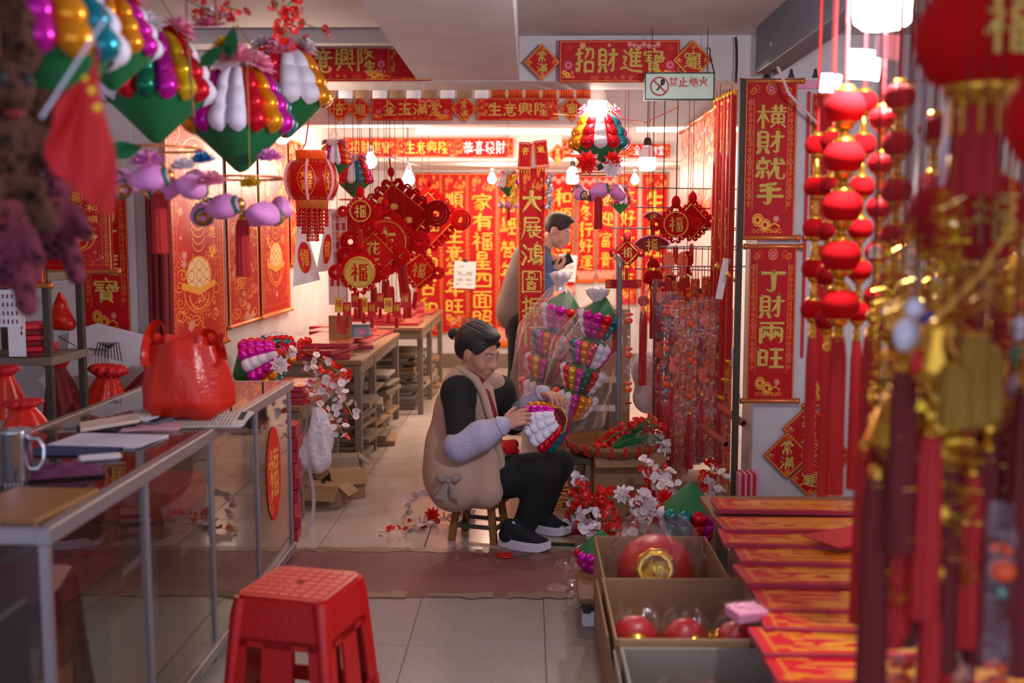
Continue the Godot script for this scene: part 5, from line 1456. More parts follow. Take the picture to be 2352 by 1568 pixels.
func shoe(t: Node3D, heel: Vector3, toe: Vector3, upper: Material) -> void:
	var d := (toe - heel)
	d.y = 0
	var l := d.length()
	d = d.normalized()
	var b := Basis(d.cross(Vector3.UP).normalized(), Vector3.UP, -d)   # local -z runs to the toe
	var o := Node3D.new()
	o.name = "shoe"
	t.add_child(o, true)
	o.transform = Transform3D(b, Vector3(heel.x, 0, heel.z))
	var mid := func(v: float) -> float: return 0.036 + 0.012 * sin(PI * clampf(v * 1.1 - 0.15, 0, 1)) - 0.012 * pow(maxf(0, v - 0.85) / 0.15, 2.0)
	var sole := MB.new()
	for lay in 3:
		var y0: float = [0.004, 0.014, 0.026][lay]
		var y1: float = [0.014, 0.026, 0.042][lay]
		sole.sheet(func(u: float, v: float) -> Vector3:
			var a := u * TAU
			var z := 0.5 - 0.5 * cos(a)
			var s := 1.0 if sin(a) >= 0 else -1.0
			var wd: float = mid.call(z) * pow(sin(PI * clampf(z, 0.0, 1.0)), 0.35) * (1.02 - 0.03 * lay)
			var y := lerpf(y1, y0, v)
			var rock := 0.018 * pow(maxf(0, z - 0.75) / 0.25, 2.0) + 0.01 * pow(maxf(0, 0.15 - z) / 0.15, 2.0) + (0.012 * (1 - z) if lay == 2 else 0.0) * (1 - v)
			return Vector3(s * wd, y + rock, -(z * (l + 0.012) - 0.006)), 36, 2)
	obj("sole", sole.done(), M.sole, o)
	obj("upper", net([[Vector3(0, 0.055, -0.04), Vector3(0, 0.05, -l * 0.6), 0.036, 0.034], [Vector3(0, 0.05, -l * 0.6), Vector3(0, 0.04, -l + 0.034), 0.036, 0.028], [Vector3(0, 0.075, -0.045), Vector3(0, 0.1, -0.05), 0.037, 0.038], [Vector3(0, 0.07, -l * 0.5), Vector3(0, 0.1, -0.09), 0.03, 0.03]], 0.006, 0.03), upper, o)
	obj("tongue", MB.new().box(Vector3(0, 0.11, -0.1), Vector3(0.05, 0.012, 0.07), rx(-35), 0.004).done(), M.sole, o)
	for k in 4: obj("lace", MB.new().tube([Vector3(-0.026, 0.098 - 0.009 * k, -0.112 - 0.018 * k), Vector3(0, 0.108 - 0.009 * k, -0.117 - 0.018 * k), Vector3(0.026, 0.098 - 0.009 * k, -0.122 - 0.018 * k)], 0.0028, 5).done(), M.black, o)
	for k in 5: obj("stripe", bx(Vector3(0.002, 0.004, 0.02), 0.0), M.sole, o, Vector3(-0.043 + 0.001 * k, 0.05, -l * (0.42 + 0.105 * k) + 0.02))

func woman() -> void:
	var base := Vector3(at(1085, 1200, 4.97).x, 0, -4.97)
	var P := func(px: float, py: float, d: float) -> Vector3: return at(px, py, d) - base
	var t := thing("person", "woman in beige fleece vest sitting on a wooden stool, working on a lantern", "person", base)
	var hb := ry(56) * rx(20) * rz(4)
	var hc: Vector3 = P.call(1100, 806, 4.93)
	var shN: Vector3 = P.call(1052, 902, 4.83)
	var elN: Vector3 = P.call(1062, 1022, 4.735)
	var wrN: Vector3 = P.call(1152, 978, 4.70)
	var shF: Vector3 = P.call(1146, 898, 5.1)
	var elF: Vector3 = P.call(1176, 968, 5.12)
	var wrF: Vector3 = P.call(1248, 903, 4.93)
	var hpN: Vector3 = P.call(1090, 1108, 4.93)
	var knN: Vector3 = P.call(1250, 1082, 4.80)
	var anN: Vector3 = P.call(1200, 1215, 4.84)
	var hpF: Vector3 = P.call(1090, 1098, 5.08)
	var knF: Vector3 = P.call(1282, 1066, 5.08)
	var anF: Vector3 = P.call(1238, 1195, 5.06)
	var nk: Vector3 = P.call(1086, 872, 4.97)
	var ch: Vector3 = P.call(1072, 950, 4.97)
	var hp: Vector3 = P.call(1068, 1100, 4.98)
	# one continuous body
	var body := Net.new()
	body.add([[nk, ch, 0.06, 0.1], [ch, hp, 0.11, 0.12], [nk, hc + hb * Vector3(0, -0.06, -0.02), 0.055, 0.052], [ch, shN, 0.07, 0.055], [ch, shF, 0.07, 0.055], [shN, elN, 0.05, 0.042], [elN, wrN, 0.04, 0.028], [shF, elF, 0.05, 0.042], [elF, wrF, 0.04, 0.028],
		[hpN, knN, 0.075, 0.055], [knN, anN, 0.05, 0.035], [hpF, knF, 0.075, 0.055], [knF, anF, 0.05, 0.035]], 0.013, 0.03)
	body.add(head_prims(hb, hc) + [[hc + hb * Vector3(0, -0.05, -0.01), nk, 0.052, 0.055]], 0.004, 0.018)
	var lc := at(1262, 975, 4.86) - base          # middle of the lantern on her lap
	var dN: Vector3 = (P.call(1236, 938, 4.73) - wrN).normalized()
	body.add(hand_prims(wrN, dN, ((lc - wrN) - dN * (lc - wrN).dot(dN)).normalized(), 1.0, [14, 20, 24, 28], 0.7, 1.0), 0.0035, 0.006)
	var dF: Vector3 = (P.call(1290, 912, 4.83) - wrF).normalized()
	body.add(hand_prims(wrF, dF, (Vector3(0.05, -1, 0.1) - dF * Vector3(0.05, -1, 0.1).dot(dF)).normalized(), 1.0, [34, 36, 34, 30], 1.2, 1.0), 0.0035, 0.006)
	obj("body", body.done(), M.skin, t)
	face_marks(t, hb, hc)
	# hair drawn back into a small bun
	obj("hair", net([[hc + hb * Vector3(0, 0.046, -0.028), Vector3(0.088, 0.09, 0.104), hb], [hc + hb * Vector3(0, 0.0, -0.07), Vector3(0.072, 0.075, 0.06), hb], [hc + hb * Vector3(0.0, 0.1, 0.02), Vector3(0.06, 0.03, 0.07), hb], [hc + hb * Vector3(0, 0.005, -0.1), hc + hb * Vector3(0, 0.02, -0.15), 0.025, 0.012], [hc + hb * Vector3(0, 0.02, -0.165), Vector3(0.03, 0.03, 0.028), hb],
		[hc + hb * Vector3(-0.06, 0.05, 0.055), hc + hb * Vector3(-0.078, -0.0, 0.02), 0.014, 0.012], [hc + hb * Vector3(0.06, 0.05, 0.055), hc + hb * Vector3(0.078, 0.0, 0.02), 0.014, 0.012],
		[hc + hb * Vector3(0, -0.036, 0.085), Vector3(0.078, 0.095, 0.072), hb, "cut"], [hc + hb * Vector3(0.08, -0.03, 0.02), Vector3(0.03, 0.045, 0.036), hb, "cut"], [hc + hb * Vector3(-0.08, -0.03, 0.02), Vector3(0.03, 0.045, 0.036), hb, "cut"]], 0.005, 0.02), M.hair, t)
	var st := MB.new()
	for k in 9:
		var a := -0.75 + 1.5 * k / 8.0 + 0.05 * sin(k * 2.7)
		var p := []
		for j in 8:
			var e := 0.55 - 0.28 * j
			p.append(hc + hb * (Vector3(0, 0.046, -0.028) + Vector3(sin(a) * 0.0895 * cos(e * 0.6), cos(a) * 0.092 * (0.75 + 0.25 * cos(e)) + 0.0005, sin(e) * 0.104 + 0.008)))
		st.tube(p, [0.001, 0.002, 0.0024, 0.0024, 0.002, 0.0018, 0.0015, 0.001], 4)
	obj("hair_strands", st.done(), M.hair_grey, t)
	obj("hair_tie", MB.new().tube([hc + hb * Vector3(-0.024, 0.012, -0.14), hc + hb * Vector3(0, 0.04, -0.142), hc + hb * Vector3(0.024, 0.012, -0.14), hc + hb * Vector3(0, -0.01, -0.138), hc + hb * Vector3(-0.024, 0.012, -0.14)], 0.006, 6).done(), M.copper, t)
	# clothes
	obj("jumper", net([[shN, elN, 0.078, 0.066], [elN, elN.lerp(wrN, 0.3), 0.06, 0.055], [shF, elF, 0.075, 0.062], [elF, elF.lerp(wrF, 0.25), 0.058, 0.05], [ch, shN, 0.09, 0.075], [ch, shF, 0.09, 0.075], [ch, hp, 0.12, 0.13]], 0.01, 0.03), M.cloth_black, t)
	obj("sleeve_cover", net([[elN + Vector3(-0.012, -0.004, 0.0), elN.lerp(wrN, 0.5), 0.078, 0.07], [elN.lerp(wrN, 0.5), wrN, 0.068, 0.044]], 0.007, 0.02), M.cloth_sleeve, t)
	obj("sleeve_cover", net([[elF.lerp(wrF, 0.1), elF.lerp(wrF, 0.6), 0.064, 0.056], [elF.lerp(wrF, 0.6), wrF, 0.055, 0.038]], 0.007, 0.02), M.cloth_sleeve, t)
	for e in [[wrN, (wrN - elN).normalized(), 0.041], [wrF, (wrF - elF).normalized(), 0.036]]:
		var q := []
		var s: Vector3 = e[1].cross(Vector3.UP).normalized()
		var u: Vector3 = s.cross(e[1])
		for k in 15: q.append(e[0] + (s * cos(TAU * k / 14) + u * sin(TAU * k / 14)) * e[2])
		obj("cuff", MB.new().tube(q, 0.009, 7, false).done(), M.cloth_sleeve, t)
	var vest := [[P.call(1062, 1040, 4.97), Vector3(0.185, 0.25, 0.18), Basis.IDENTITY], [P.call(1066, 940, 4.98), Vector3(0.145, 0.14, 0.15), rz(-8)], [P.call(1060, 1092, 4.95), Vector3(0.184, 0.16, 0.205), Basis.IDENTITY], [P.call(1116, 1050, 4.84), P.call(1116, 1128, 4.79), 0.07, 0.082], [P.call(1040, 1060, 4.86), P.call(1040, 1120, 4.82), 0.1, 0.11],
		[P.call(1040, 884, 4.90), P.call(1070, 862, 4.94), 0.052, 0.05], [P.call(1138, 880, 5.06), P.call(1108, 868, 5.0), 0.05, 0.05], [P.call(1110, 900, 4.89), P.call(1130, 1040, 4.86), 0.05, 0.06], [P.call(1062, 868, 5.0), P.call(1062, 868, 4.95), 0.06, 0.055],
		[P.call(1060, 1198, 4.95), Vector3(0.35, 0.06, 0.35), Basis.IDENTITY, "cut"], [nk + Vector3(0.03, 0.06, 0.02), Vector3(0.06, 0.075, 0.062), Basis.IDENTITY, "cut"]]
	obj("vest", net(vest, 0.009, 0.05), M.fleece, t)
	var edge := [P.call(1060, 850, 4.90), P.call(1092, 872, 4.86), P.call(1110, 905, 4.84), P.call(1126, 960, 4.815), P.call(1140, 1010, 4.80), P.call(1152, 1060, 4.80), P.call(1153, 1110, 4.82), P.call(1146, 1150, 4.84)]
	obj("vest_edge", MB.new().tube(edge, [0.02, 0.022, 0.02, 0.018, 0.018, 0.018, 0.016, 0.012], 8).done(), M.fleece, t)
	obj("shirt", MB.new().tube([P.call(1101, 872, 4.90), P.call(1116, 900, 4.855), P.call(1133, 950, 4.835), P.call(1146, 1000, 4.83)], [0.016, 0.018, 0.018, 0.014], 8).done(), M.red_dark, t)
	obj("lap_cloth", net([[P.call(1150, 1026, 4.84), P.call(1180, 1020, 4.9), 0.03, 0.024], [P.call(1165, 1034, 4.86), P.call(1186, 1036, 4.93), 0.02, 0.016]], 0.006, 0.02), M.red_paper, t)
	# bow on the vest
	var bw := Node3D.new()
	bw.name = "bow"
	t.add_child(bw)
	bw.position = P.call(1030, 1103, 4.70)
	for s in [-1, 1]:
		obj("bow_loop", net([[Vector3(0, 0, 0), Vector3(s * 0.03, 0.012, 0.006), 0.01, 0.02], [Vector3(s * 0.03, 0.012, 0.006), Vector3(s * 0.045, 0.014, 0), 0.02, 0.016]], 0.004, 0.01), M.cloth_bow, bw)
		obj("bow_tail", MB.new().sheet(func(u: float, v: float) -> Vector3: return Vector3(s * (0.004 + v * 0.034) + (u - 0.5) * (0.018 + 0.034 * v), -v * 0.078 - 0.012 * u * v, 0.012 + 0.006 * sin(u * PI)), 4, 6).done(), M.cloth_bow, bw)
	obj("bow_knot", MB.new().box(Vector3(0, 0, 0.01), Vector3(0.026, 0.022, 0.026), Basis.IDENTITY, 0.006).done(), M.cloth_bow, bw)
	obj("trousers", net([[hpN, hpN.lerp(knN, 0.5), 0.105, 0.094], [hpN.lerp(knN, 0.5), knN, 0.094, 0.074], [knN, anN, 0.07, 0.052], [hpF, knF, 0.1, 0.072], [knF, anF, 0.068, 0.05], [hpN, hpF, 0.1, 0.1], [anN, anN + Vector3(0.004, -0.045, 0), 0.05, 0.046], [anF, anF + Vector3(0.004, -0.045, 0), 0.048, 0.044]], 0.009, 0.03), M.cloth_trouser, t)
	shoe(t, on_level(1148, 1254) - base, on_level(1263, 1268) - base, M.cloth_black)
	shoe(t, on_level(1200, 1216) - base, on_level(1310, 1232) - base, M.cloth_black)
	# stool below her
	var sb := on_level(1105, 1236)
	var s2 := thing("wooden_stool", "small splayed wooden stool under the seated woman", "stool", Vector3(sb.x - 0.01, 0, sb.z - 0.02), "", ry(-18))
	obj("seat", bx(Vector3(0.24, 0.022, 0.2), 0.005), M.wood, s2, Vector3(0, 0.168, 0))
	for sx in [-1, 1]:
		for sz in [-1, 1]:
			obj("leg", MB.new().box(Vector3(sx * 0.098, 0.087, sz * 0.08), Vector3(0.034, 0.178, 0.026), rz(sx * 7.0) * rx(-sz * 6.0), 0.003).done(), M.wood, s2)
	for sz in [-1, 1]: obj("stretcher", MB.new().box(Vector3(0, 0.075, sz * 0.083), Vector3(0.19, 0.018, 0.014)).done(), M.wood_dark, s2)
	for sx in [-1, 1]: obj("stretcher", MB.new().box(Vector3(sx * 0.1, 0.06, 0), Vector3(0.014, 0.018, 0.15)).done(), M.wood_dark, s2)
	# the unfinished lantern in her hands
	var lb := ry(-34) * rz(-62)
	var lt := lotus("lotus_lantern", "half finished lotus lantern of white and magenta petals in the woman's hands", at(1258, 974, 4.84) + lb.y * 0.072, 0.112, ["foam_white", "foam_white", "satin_red", "satin_teal", "satin_magenta", "satin_red", "foam_white", "foam_white", "satin_gold", "satin_gold", "satin_magenta", "foam_white"], lb, 0, 4)
	(lt.get_node("leaf_hood") as Node3D).transform = Transform3D(Basis.from_scale(Vector3(0.8, 0.6, 0.8)), Vector3(0, -0.45, 0))
	obj("rib_hoop", MB.new().tube([Vector3(-0.5, 0.0, 0.1), Vector3(-0.3, 0.45, 0.2), Vector3(0.2, 0.55, 0.3), Vector3(0.6, 0.2, 0.3), Vector3(0.62, -0.2, 0.3)], 0.03, 6).done(), M.gold_thread, lt)

func man() -> void:
	var d0 := 7.75
	var base := Vector3(at(1195, 900, d0).x, 0, -d0)
	var P := func(px: float, py: float, d: float) -> Vector3: return at(px, py, d) - base
	var t := thing("person", "man in a grey vest and blue sleeves reading his phone behind the central post", "person", base)
	var hb := ry(72) * rx(24)
	var hc: Vector3 = P.call(1281, 529, d0)
	var nk: Vector3 = P.call(1243, 572, d0)
	var ch: Vector3 = P.call(1222, 620, d0)
	var hp: Vector3 = P.call(1200, 735, d0)
	var shN: Vector3 = P.call(1238, 600, d0 - 0.18)
	var elN: Vector3 = P.call(1248, 668, d0 - 0.2)
	var wrN: Vector3 = P.call(1268, 622, d0 - 0.14)
	var shF: Vector3 = P.call(1244, 598, d0 + 0.18)
	var elF: Vector3 = P.call(1252, 664, d0 + 0.2)
	var wrF: Vector3 = P.call(1270, 620, d0 + 0.0)
	var legs := []
	for s in [-1, 1]:
		var a: Vector3 = P.call(1200, 740, d0 + 0.09 * s)
		var k: Vector3 = P.call(1193, 870, d0 + 0.1 * s)
		legs.append([a, k, 0.085, 0.06])
		legs.append([k, Vector3(k.x - 0.02, 0.09, k.z), 0.058, 0.042])
	var body := Net.new()
	body.add([[nk, ch, 0.07, 0.12], [ch, hp, 0.12, 0.12], [nk, hc + hb * Vector3(0, -0.05, -0.02), 0.055, 0.055], [ch, shN, 0.08, 0.06], [ch, shF, 0.08, 0.06], [shN, elN, 0.05, 0.04], [elN, wrN, 0.04, 0.028], [shF, elF, 0.05, 0.04], [elF, wrF, 0.04, 0.028]] + legs, 0.016, 0.03)
	body.add(head_prims(hb, hc), 0.0055, 0.018)
	var dn := (wrN - elN).normalized().lerp(Vector3(1, 0.1, 0), 0.6).normalized()
	body.add(hand_prims(wrN, dn, (Vector3(0, 1, -0.4) - dn * Vector3(0, 1, -0.4).dot(dn)).normalized(), 1.0, [30, 34, 38, 40]), 0.0045, 0.006)
	body.add(hand_prims(wrF, dn, (Vector3(0, 1, 0.5) - dn * Vector3(0, 1, 0.5).dot(dn)).normalized(), -1.0, [30, 34, 38, 40]), 0.0045, 0.006)
	obj("body", body.done(), M.skin_pale, t)
	face_marks(t, hb, hc)
	obj("hair", net([[hc + hb * Vector3(0, 0.036, -0.02), Vector3(0.08, 0.092, 0.1), hb], [hc + hb * Vector3(0, 0.105, 0.03), Vector3(0.055, 0.03, 0.06), hb], [hc + hb * Vector3(0, -0.034, 0.098), Vector3(0.095, 0.09, 0.075), hb, "cut"], [hc + hb * Vector3(0, -0.125, 0.02), Vector3(0.14, 0.085, 0.16), hb, "cut"], [hc + hb * Vector3(0.08, -0.012, 0.0), Vector3(0.02, 0.036, 0.026), hb, "cut"], [hc + hb * Vector3(-0.08, -0.012, 0.0), Vector3(0.02, 0.036, 0.026), hb, "cut"]], 0.006, 0.02), M.hair, t)
	obj("sweater", net([[shN, elN, 0.075, 0.062], [elN, wrN, 0.06, 0.042], [shF, elF, 0.075, 0.062], [elF, wrF, 0.06, 0.042], [ch, shN, 0.12, 0.09], [ch, shF, 0.12, 0.09], [nk, ch, 0.075, 0.14]], 0.012, 0.03), M.cloth_blue, t)
	obj("vest", net([[P.call(1222, 600, d0), P.call(1196, 718, d0), 0.155, 0.17], [P.call(1205, 640, d0), P.call(1180, 712, d0), 0.14, 0.13]], 0.014, 0.04), M.cloth_khaki, t)
	var tr := []
	for q in legs: tr.append([q[0], q[1], q[2] + 0.025, q[3] + 0.025])
	obj("trousers", net(tr + [[hp, hp + Vector3(0, -0.08, 0), 0.14, 0.13]], 0.013, 0.03), M.cloth_trouser, t)
	for s in [-1, 1]:
		var k: Vector3 = P.call(1193, 870, d0 + 0.1 * s)
		shoe(t, Vector3(k.x - 0.1, 0, k.z), Vector3(k.x + 0.17, 0, k.z), M.cloth_black)
	var ph := thing("phone", "black smartphone held in the standing man's hands", "phone", at(1292, 602, d0 - 0.08), "", rz(24) * rx(62))
	obj("case", bx(Vector3(0.15, 0.009, 0.075), 0.003), M.black, ph)
	obj("screen", bx(Vector3(0.14, 0.001, 0.067), 0.0), M.wire, ph, Vector3(0, 0.009, 0))

# ---------------------------------------------------------------- left side: wall scrolls, tables, knots
func side_scroll(px0: float, px1: float, y0: float, y1: float, x: float, mat: String, label: String) -> Node3D:
	var a := on_side(px0, 745, x)
	var b := on_side(px1, 745, x)
	var w := absf(a.z - b.z)
	var t := thing("hanging_scroll", label, "scroll", Vector3(x, (y0 + y1) / 2, (a.z + b.z) / 2), "", ry(90 if x < 0 else -90))
	obj("sheet", card(w, y1 - y0, 0.004), M[mat], t)
	roller(t, w, -(y1 - y0) / 2)
	roller(t, w, (y1 - y0) / 2)
	return t
func front_scroll(x0: float, y0: float, x1: float, y1: float, d: float, text: String, mat: String, label: String, ends := 3, turn := 0.0) -> Node3D:
	var a := at(x0, y1, d)
	var c := at(x1, y0, d)
	var w := c.x - a.x
	var h := c.y - a.y
	var t := thing("hanging_scroll", label, "scroll", (a + c) / 2, "", ry(turn))
	obj("sheet", card(w, h, 0.004), M[mat], t)
	if ends & 1: roller(t, w, -h / 2)
	if ends & 2: roller(t, w, h / 2)
	if text:
		var n := text.length()
		var step := h * 0.66 / n
		write(t, text, Vector3(0, step * (n - 1) / 2.0 + h * 0.03, 0.003), Vector3(0, -step, 0), Vector2(w * 0.6, minf(step * 0.96, w * 0.72)), M.glitter_gold)
	return t
func pack(label: String, c: Vector3, s: Vector3, turn: float, v: int, group := "", tilt := 0.0) -> Node3D:    # a wrapped bundle of posters
	var t := thing("poster_pack", label, "poster pack", c, group, ry(turn) * rz(tilt))
	obj("sheets", bx(s, 0.002), M.pack_edge, t)
	obj("cover", MB.new().box(Vector3(0, s.y + 0.0006, 0), Vector3(s.x * 0.99, 0.001, s.z * 0.99)).done(), M["poster_%d" % v], t)
	obj("wrap", MB.new().sheet(func(u: float, q: float) -> Vector3: return Vector3((u - 0.5) * s.x * 1.06, s.y + 0.004 + 0.004 * sin(u * 23.0) * sin(q * 17.0), (q - 0.5) * s.z * 1.06), 12, 9).done(), M.film, t)
	return t
func table(label: String, x0: float, x1: float, z0: float, z1: float, h: float, legs: Array) -> void:   # z0 is the near end
	var t := thing("work_table", label, "table", Vector3((x0 + x1) / 2, 0, (z0 + z1) / 2))
	var w := x1 - x0
	var l := z0 - z1
	obj("tabletop", bx(Vector3(w, 0.03, l), 0.004), M.plywood, t, Vector3(0, h - 0.03, 0))
	obj("apron", bx(Vector3(0.03, 0.07, l - 0.04), 0.003), M.wood_old, t, Vector3(w / 2 - 0.03, h - 0.1, 0))
	obj("apron", bx(Vector3(w - 0.06, 0.07, 0.03), 0.003), M.wood_old, t, Vector3(0, h - 0.1, l / 2 - 0.03))
	for z in legs:
		for x in [-w / 2 + 0.05, w / 2 - 0.03]:
			obj("leg", bx(Vector3(0.045, h - 0.03, 0.05), 0.004), M.wood_old, t, Vector3(x, 0, z - t.position.z))
	obj("brace", MB.new().box(Vector3(w / 2 - 0.05, h - 0.22, legs[0] - t.position.z - 0.16), Vector3(0.03, 0.05, 0.42), rx(42), 0.003).done(), M.wood_old, t)

const ORD := ["lowest", "second", "third", "fourth", "fifth", "sixth", "seventh", "eighth", "ninth", "tenth", "eleventh", "twelfth", "thirteenth", "fourteenth", "fifteenth"]
func left_side() -> void:
	# hung on the left wall
	side_scroll(390, 520, 0.86, 2.1, -1.735, "scroll_deity_0", "embossed gold and red scroll of a robed figure, nearest the counter")
	side_scroll(528, 597, 0.93, 2.15, -1.735, "scroll_gilt", "narrow gilt scroll between two figure scrolls on the left wall")
	side_scroll(602, 668, 0.93, 2.15, -1.73, "scroll_deity_1", "figure scroll with a gold bowl beside the red palace lantern")
	side_scroll(672, 700, 1.25, 2.15, -1.735, "scroll_gilt", "gilt scroll half hidden behind the red palace lantern")
	front_scroll(196, 400, 287, 769, 5.035, "招財進寶", "scroll_pier", "red scroll ending in 進寶 on the return wall", 0)
	front_scroll(90, 330, 247, 624, 4.55, "", "scroll_deity_1", "wide gold figure scroll behind the small flag", 1, 8)
	front_scroll(-60, 330, 86, 656, 4.2, "", "scroll_deity_0", "red and gold scroll behind the plush tigers", 1, 8)
	for e in [[338, 0], [352, 1], [368, 2], [381, 0]]:
		var a := at(e[0], 400, 4.98 - 0.02 * e[1])
		tag(obj("furled_scroll", MB.new().tube([Vector3(0, 0, 0), Vector3(0.004, -0.42, 0), Vector3(0, -0.84 - 0.05 * e[1], 0)], [0.016, 0.018, 0.016], 8).done(), M.red_dark, self, a), "dark red furled scroll hanging in the corner by the counter", "scroll", "furled scrolls in the corner")
	# rack behind the counter
	var rk := at(52, 800, 4.3)
	var t := thing("storage_rack", "old wooden rack behind the counter with red packets", "rack", Vector3(rk.x, 0, -4.4))
	for x in [-0.22, 0.12]:
		for z in [0.12, -0.2]: obj("upright", bx(Vector3(0.03, 1.32, 0.03), 0.003), M.wood_dark, t, Vector3(x, 0, z))
	for y in [0.52, 0.92, 1.27]: obj("shelf", bx(Vector3(0.38, 0.035, 0.36), 0.003), M.wood_old, t, Vector3(-0.05, y, -0.04))
	for k in 6: tag(obj("red_packet", bx(Vector3(0.12, 0.022, 0.2), 0.004), M.red_paper if k % 2 else M.red_dark, self, Vector3(rk.x + 0.02 + 0.008 * sin(k * 2.0), 0.955 + 0.023 * k, -4.36), ry(k * 7.0)), "flat red packet in the pile on the rack behind the counter", "packet", "red packets on the rack")
	var sh := thing("card_of_charms", "white card with rows of tiny red charms on the rack", "card", at(18, 708, 4.15))
	obj("card", card(0.1, 0.15, 0.002), M.paper, sh)
	for i in 5:
		for j in 4: obj("charm", bx(Vector3(0.006, 0.017, 0.003), 0.001), M.red_dark, sh, Vector3(-0.036 + 0.018 * i, -0.062 + 0.034 * j, 0.001))
	tag(obj("white_board", card(0.07, 0.24, 0.006), M.paper, self, at(38, 752, 4.25)), "narrow white board leaning in the rack", "board")
	tag(obj("candy_bag", net([[Vector3.ZERO, Vector3(0, 0.05, 0), 0.05, 0.03], [Vector3(0, 0.05, 0), Vector3(0.0, 0.1, 0), 0.02, 0.012], [Vector3(-0.03, -0.02, 0.01), Vector3(0.04, -0.03, 0.01), 0.035, 0.03]], 0.006, 0.02), M.bag_red, self, at(140, 728, 4.6)), "small knotted red and orange bag hanging beside the rack", "bag")
	# white paper and red paper lanterns by the return wall
	tag(obj("paper_sheet", MB.new().ext(PackedVector2Array([Vector2(-0.22, -0.1), Vector2(-0.16, 0.2), Vector2(-0.02, 0.23), Vector2(0.2, 0.16), Vector2(0.24, 0.02), Vector2(0.12, -0.16), Vector2(-0.06, -0.2)]), 0.003).done(), M.paper, self, at(245, 850, 4.98), rz(4)), "large curled white paper pinned on the return wall", "paper")
	for e in [[238, 905, 4.75, 0.13, 0.26, -6.0, "ruffled red paper lantern standing behind the counter by the white paper"], [150, 890, 4.85, 0.1, 0.3, 8.0, "dark red ruffled paper lantern beside the rack"], [318, 880, 4.85, 0.1, 0.22, -24.0, "folded red paper lantern leaning in the corner behind the red bag"], [20, 900, 4.0, 0.08, 0.2, 4.0, "pointed red paper lantern at the left end behind the counter"], [60, 965, 3.6, 0.1, 0.14, 3.0, "low red paper box behind the steel mug"]]:
		var pl := thing("paper_lantern", e[6], "lantern", at(e[0], e[1], e[2]) - Vector3(0, e[4] * 0.5, 0), "", rz(e[5]))
		obj("skirt", MB.new().lathe([Vector2(e[3], 0), Vector2(e[3] * 0.86, e[4] * 0.2), Vector2(e[3] * 0.55, e[4] * 0.6), Vector2(e[3] * 0.3, e[4] * 0.85)], 40, Vector3.ZERO, Basis.IDENTITY, 0, TAU, 0.09, 9).done(), M.bag_red if e[1] > 890 else M.red_dark, pl)
		obj("ruffle", MB.new().lathe([Vector2(e[3] * 0.3, e[4] * 0.8), Vector2(e[3] * 0.62, e[4] * 0.92), Vector2(e[3] * 0.5, e[4] * 1.02), Vector2(e[3] * 0.2, e[4] * 0.95)], 40, Vector3.ZERO, Basis.IDENTITY, 0, TAU, 0.2, 11).done(), M.red_paper, pl)
	var bk := thing("hook_bunch", "dried grass bunch on a wire above the red paper lantern", "decoration", at(250, 800, 4.9))
	obj("wire", MB.new().tube([Vector3(-0.24, 0.06, 0), Vector3(-0.14, 0.0, 0), Vector3(0, -0.01, 0)], 0.002, 4).done(), M.wire, bk)
	for k in 9: obj("stalk", MB.new().tube([Vector3.ZERO, Vector3(0.012 * (k - 4), 0.03, 0.005), Vector3(0.016 * (k - 4), -0.03 - 0.004 * k, 0.01)], 0.003, 4).done(), M.wood_dark, bk)
	# tables
	table("long plywood table along the left wall piled with posters", -1.74, -1.035, -6.42, -8.32, 0.69, [-6.45, -7.04, -8.28])
	table("far skewed table at the left wall near the back scrolls", -1.74, -0.86, -8.42, -10.5, 0.725, [-8.5, -9.3, -10.4])
	table("near low table behind the glass counter with packets", -1.74, -1.16, -5.22, -6.36, 0.60, [-5.3, -6.3])
	var r := RandomNumberGenerator.new()
	r.seed = 21
	var n := 0
	for z in [-6.66, -7.2, -7.76, -8.1]:
		var y := 0.69
		for k in 3:
			var hh := r.randf_range(0.012, 0.03)
			pack("%s poster pack of the heap %s" % [["lowest", "middle", "top"][k], ["at the long table's near end", "under the small brown carton", "beyond the pale tin box", "at the long table's far end"][n / 3]], Vector3(-1.4 + r.randf_range(-0.06, 0.08), y + 0.001, z + r.randf_range(-0.05, 0.05)), Vector3(0.5 - 0.06 * k, hh, 0.42), r.randf_range(-14, 14), n % 3, "poster packs on the long table")
			y += hh + 0.006
			n += 1
	for z in [-8.8, -9.4, -10.0]:
		var y := 0.725
		for k in 3:
			var hh := r.randf_range(0.015, 0.035)
			pack("%s poster pack of the heap %s of the far skewed table" % [["lowest", "middle", "top"][k], ["at the near end", "in the middle", "at the back wall end"][(n - 12) / 3]], Vector3(-1.3 + r.randf_range(-0.05, 0.1), y + 0.001, z), Vector3(0.6 - 0.07 * k, hh, 0.5), r.randf_range(-12, 12), n % 3, "poster packs on the far table")
			y += hh + 0.006
			n += 1
	for k in 3: pack("%s thin red packet bundle of the pile on the near low table" % ORD[k], Vector3(-1.25 + 0.01 * sin(k * 3.0), 0.601 + k * 0.0315, -5.42 + 0.012 * cos(k * 2.0)), Vector3(0.2, 0.026, 0.3), 6.0 * sin(k * 1.7), k % 3, "packet bundles on the near table")
	for k in 9: pack("%s pinkish red packet bundle of the floor pile by the counter's end" % ORD[k], Vector3(-1.21 + 0.008 * sin(k * 2.0), 0.001 + k * 0.0625, -4.93 - 0.004 * k), Vector3(0.2, 0.056, 0.16), 5.0 * sin(k * 2.3) + 6.0, (k + 1) % 3, "packet pile by the counter")
	# small boxes on the long table
	var cb := at(782, 776, 6.95)
	t = thing("small_carton", "small brown carton with red print on the long table", "box", Vector3(cb.x, 0.782, -6.95), "", ry(12))
	obj("body", bx(Vector3(0.15, 0.145, 0.13), 0.003), M.cardboard, t)
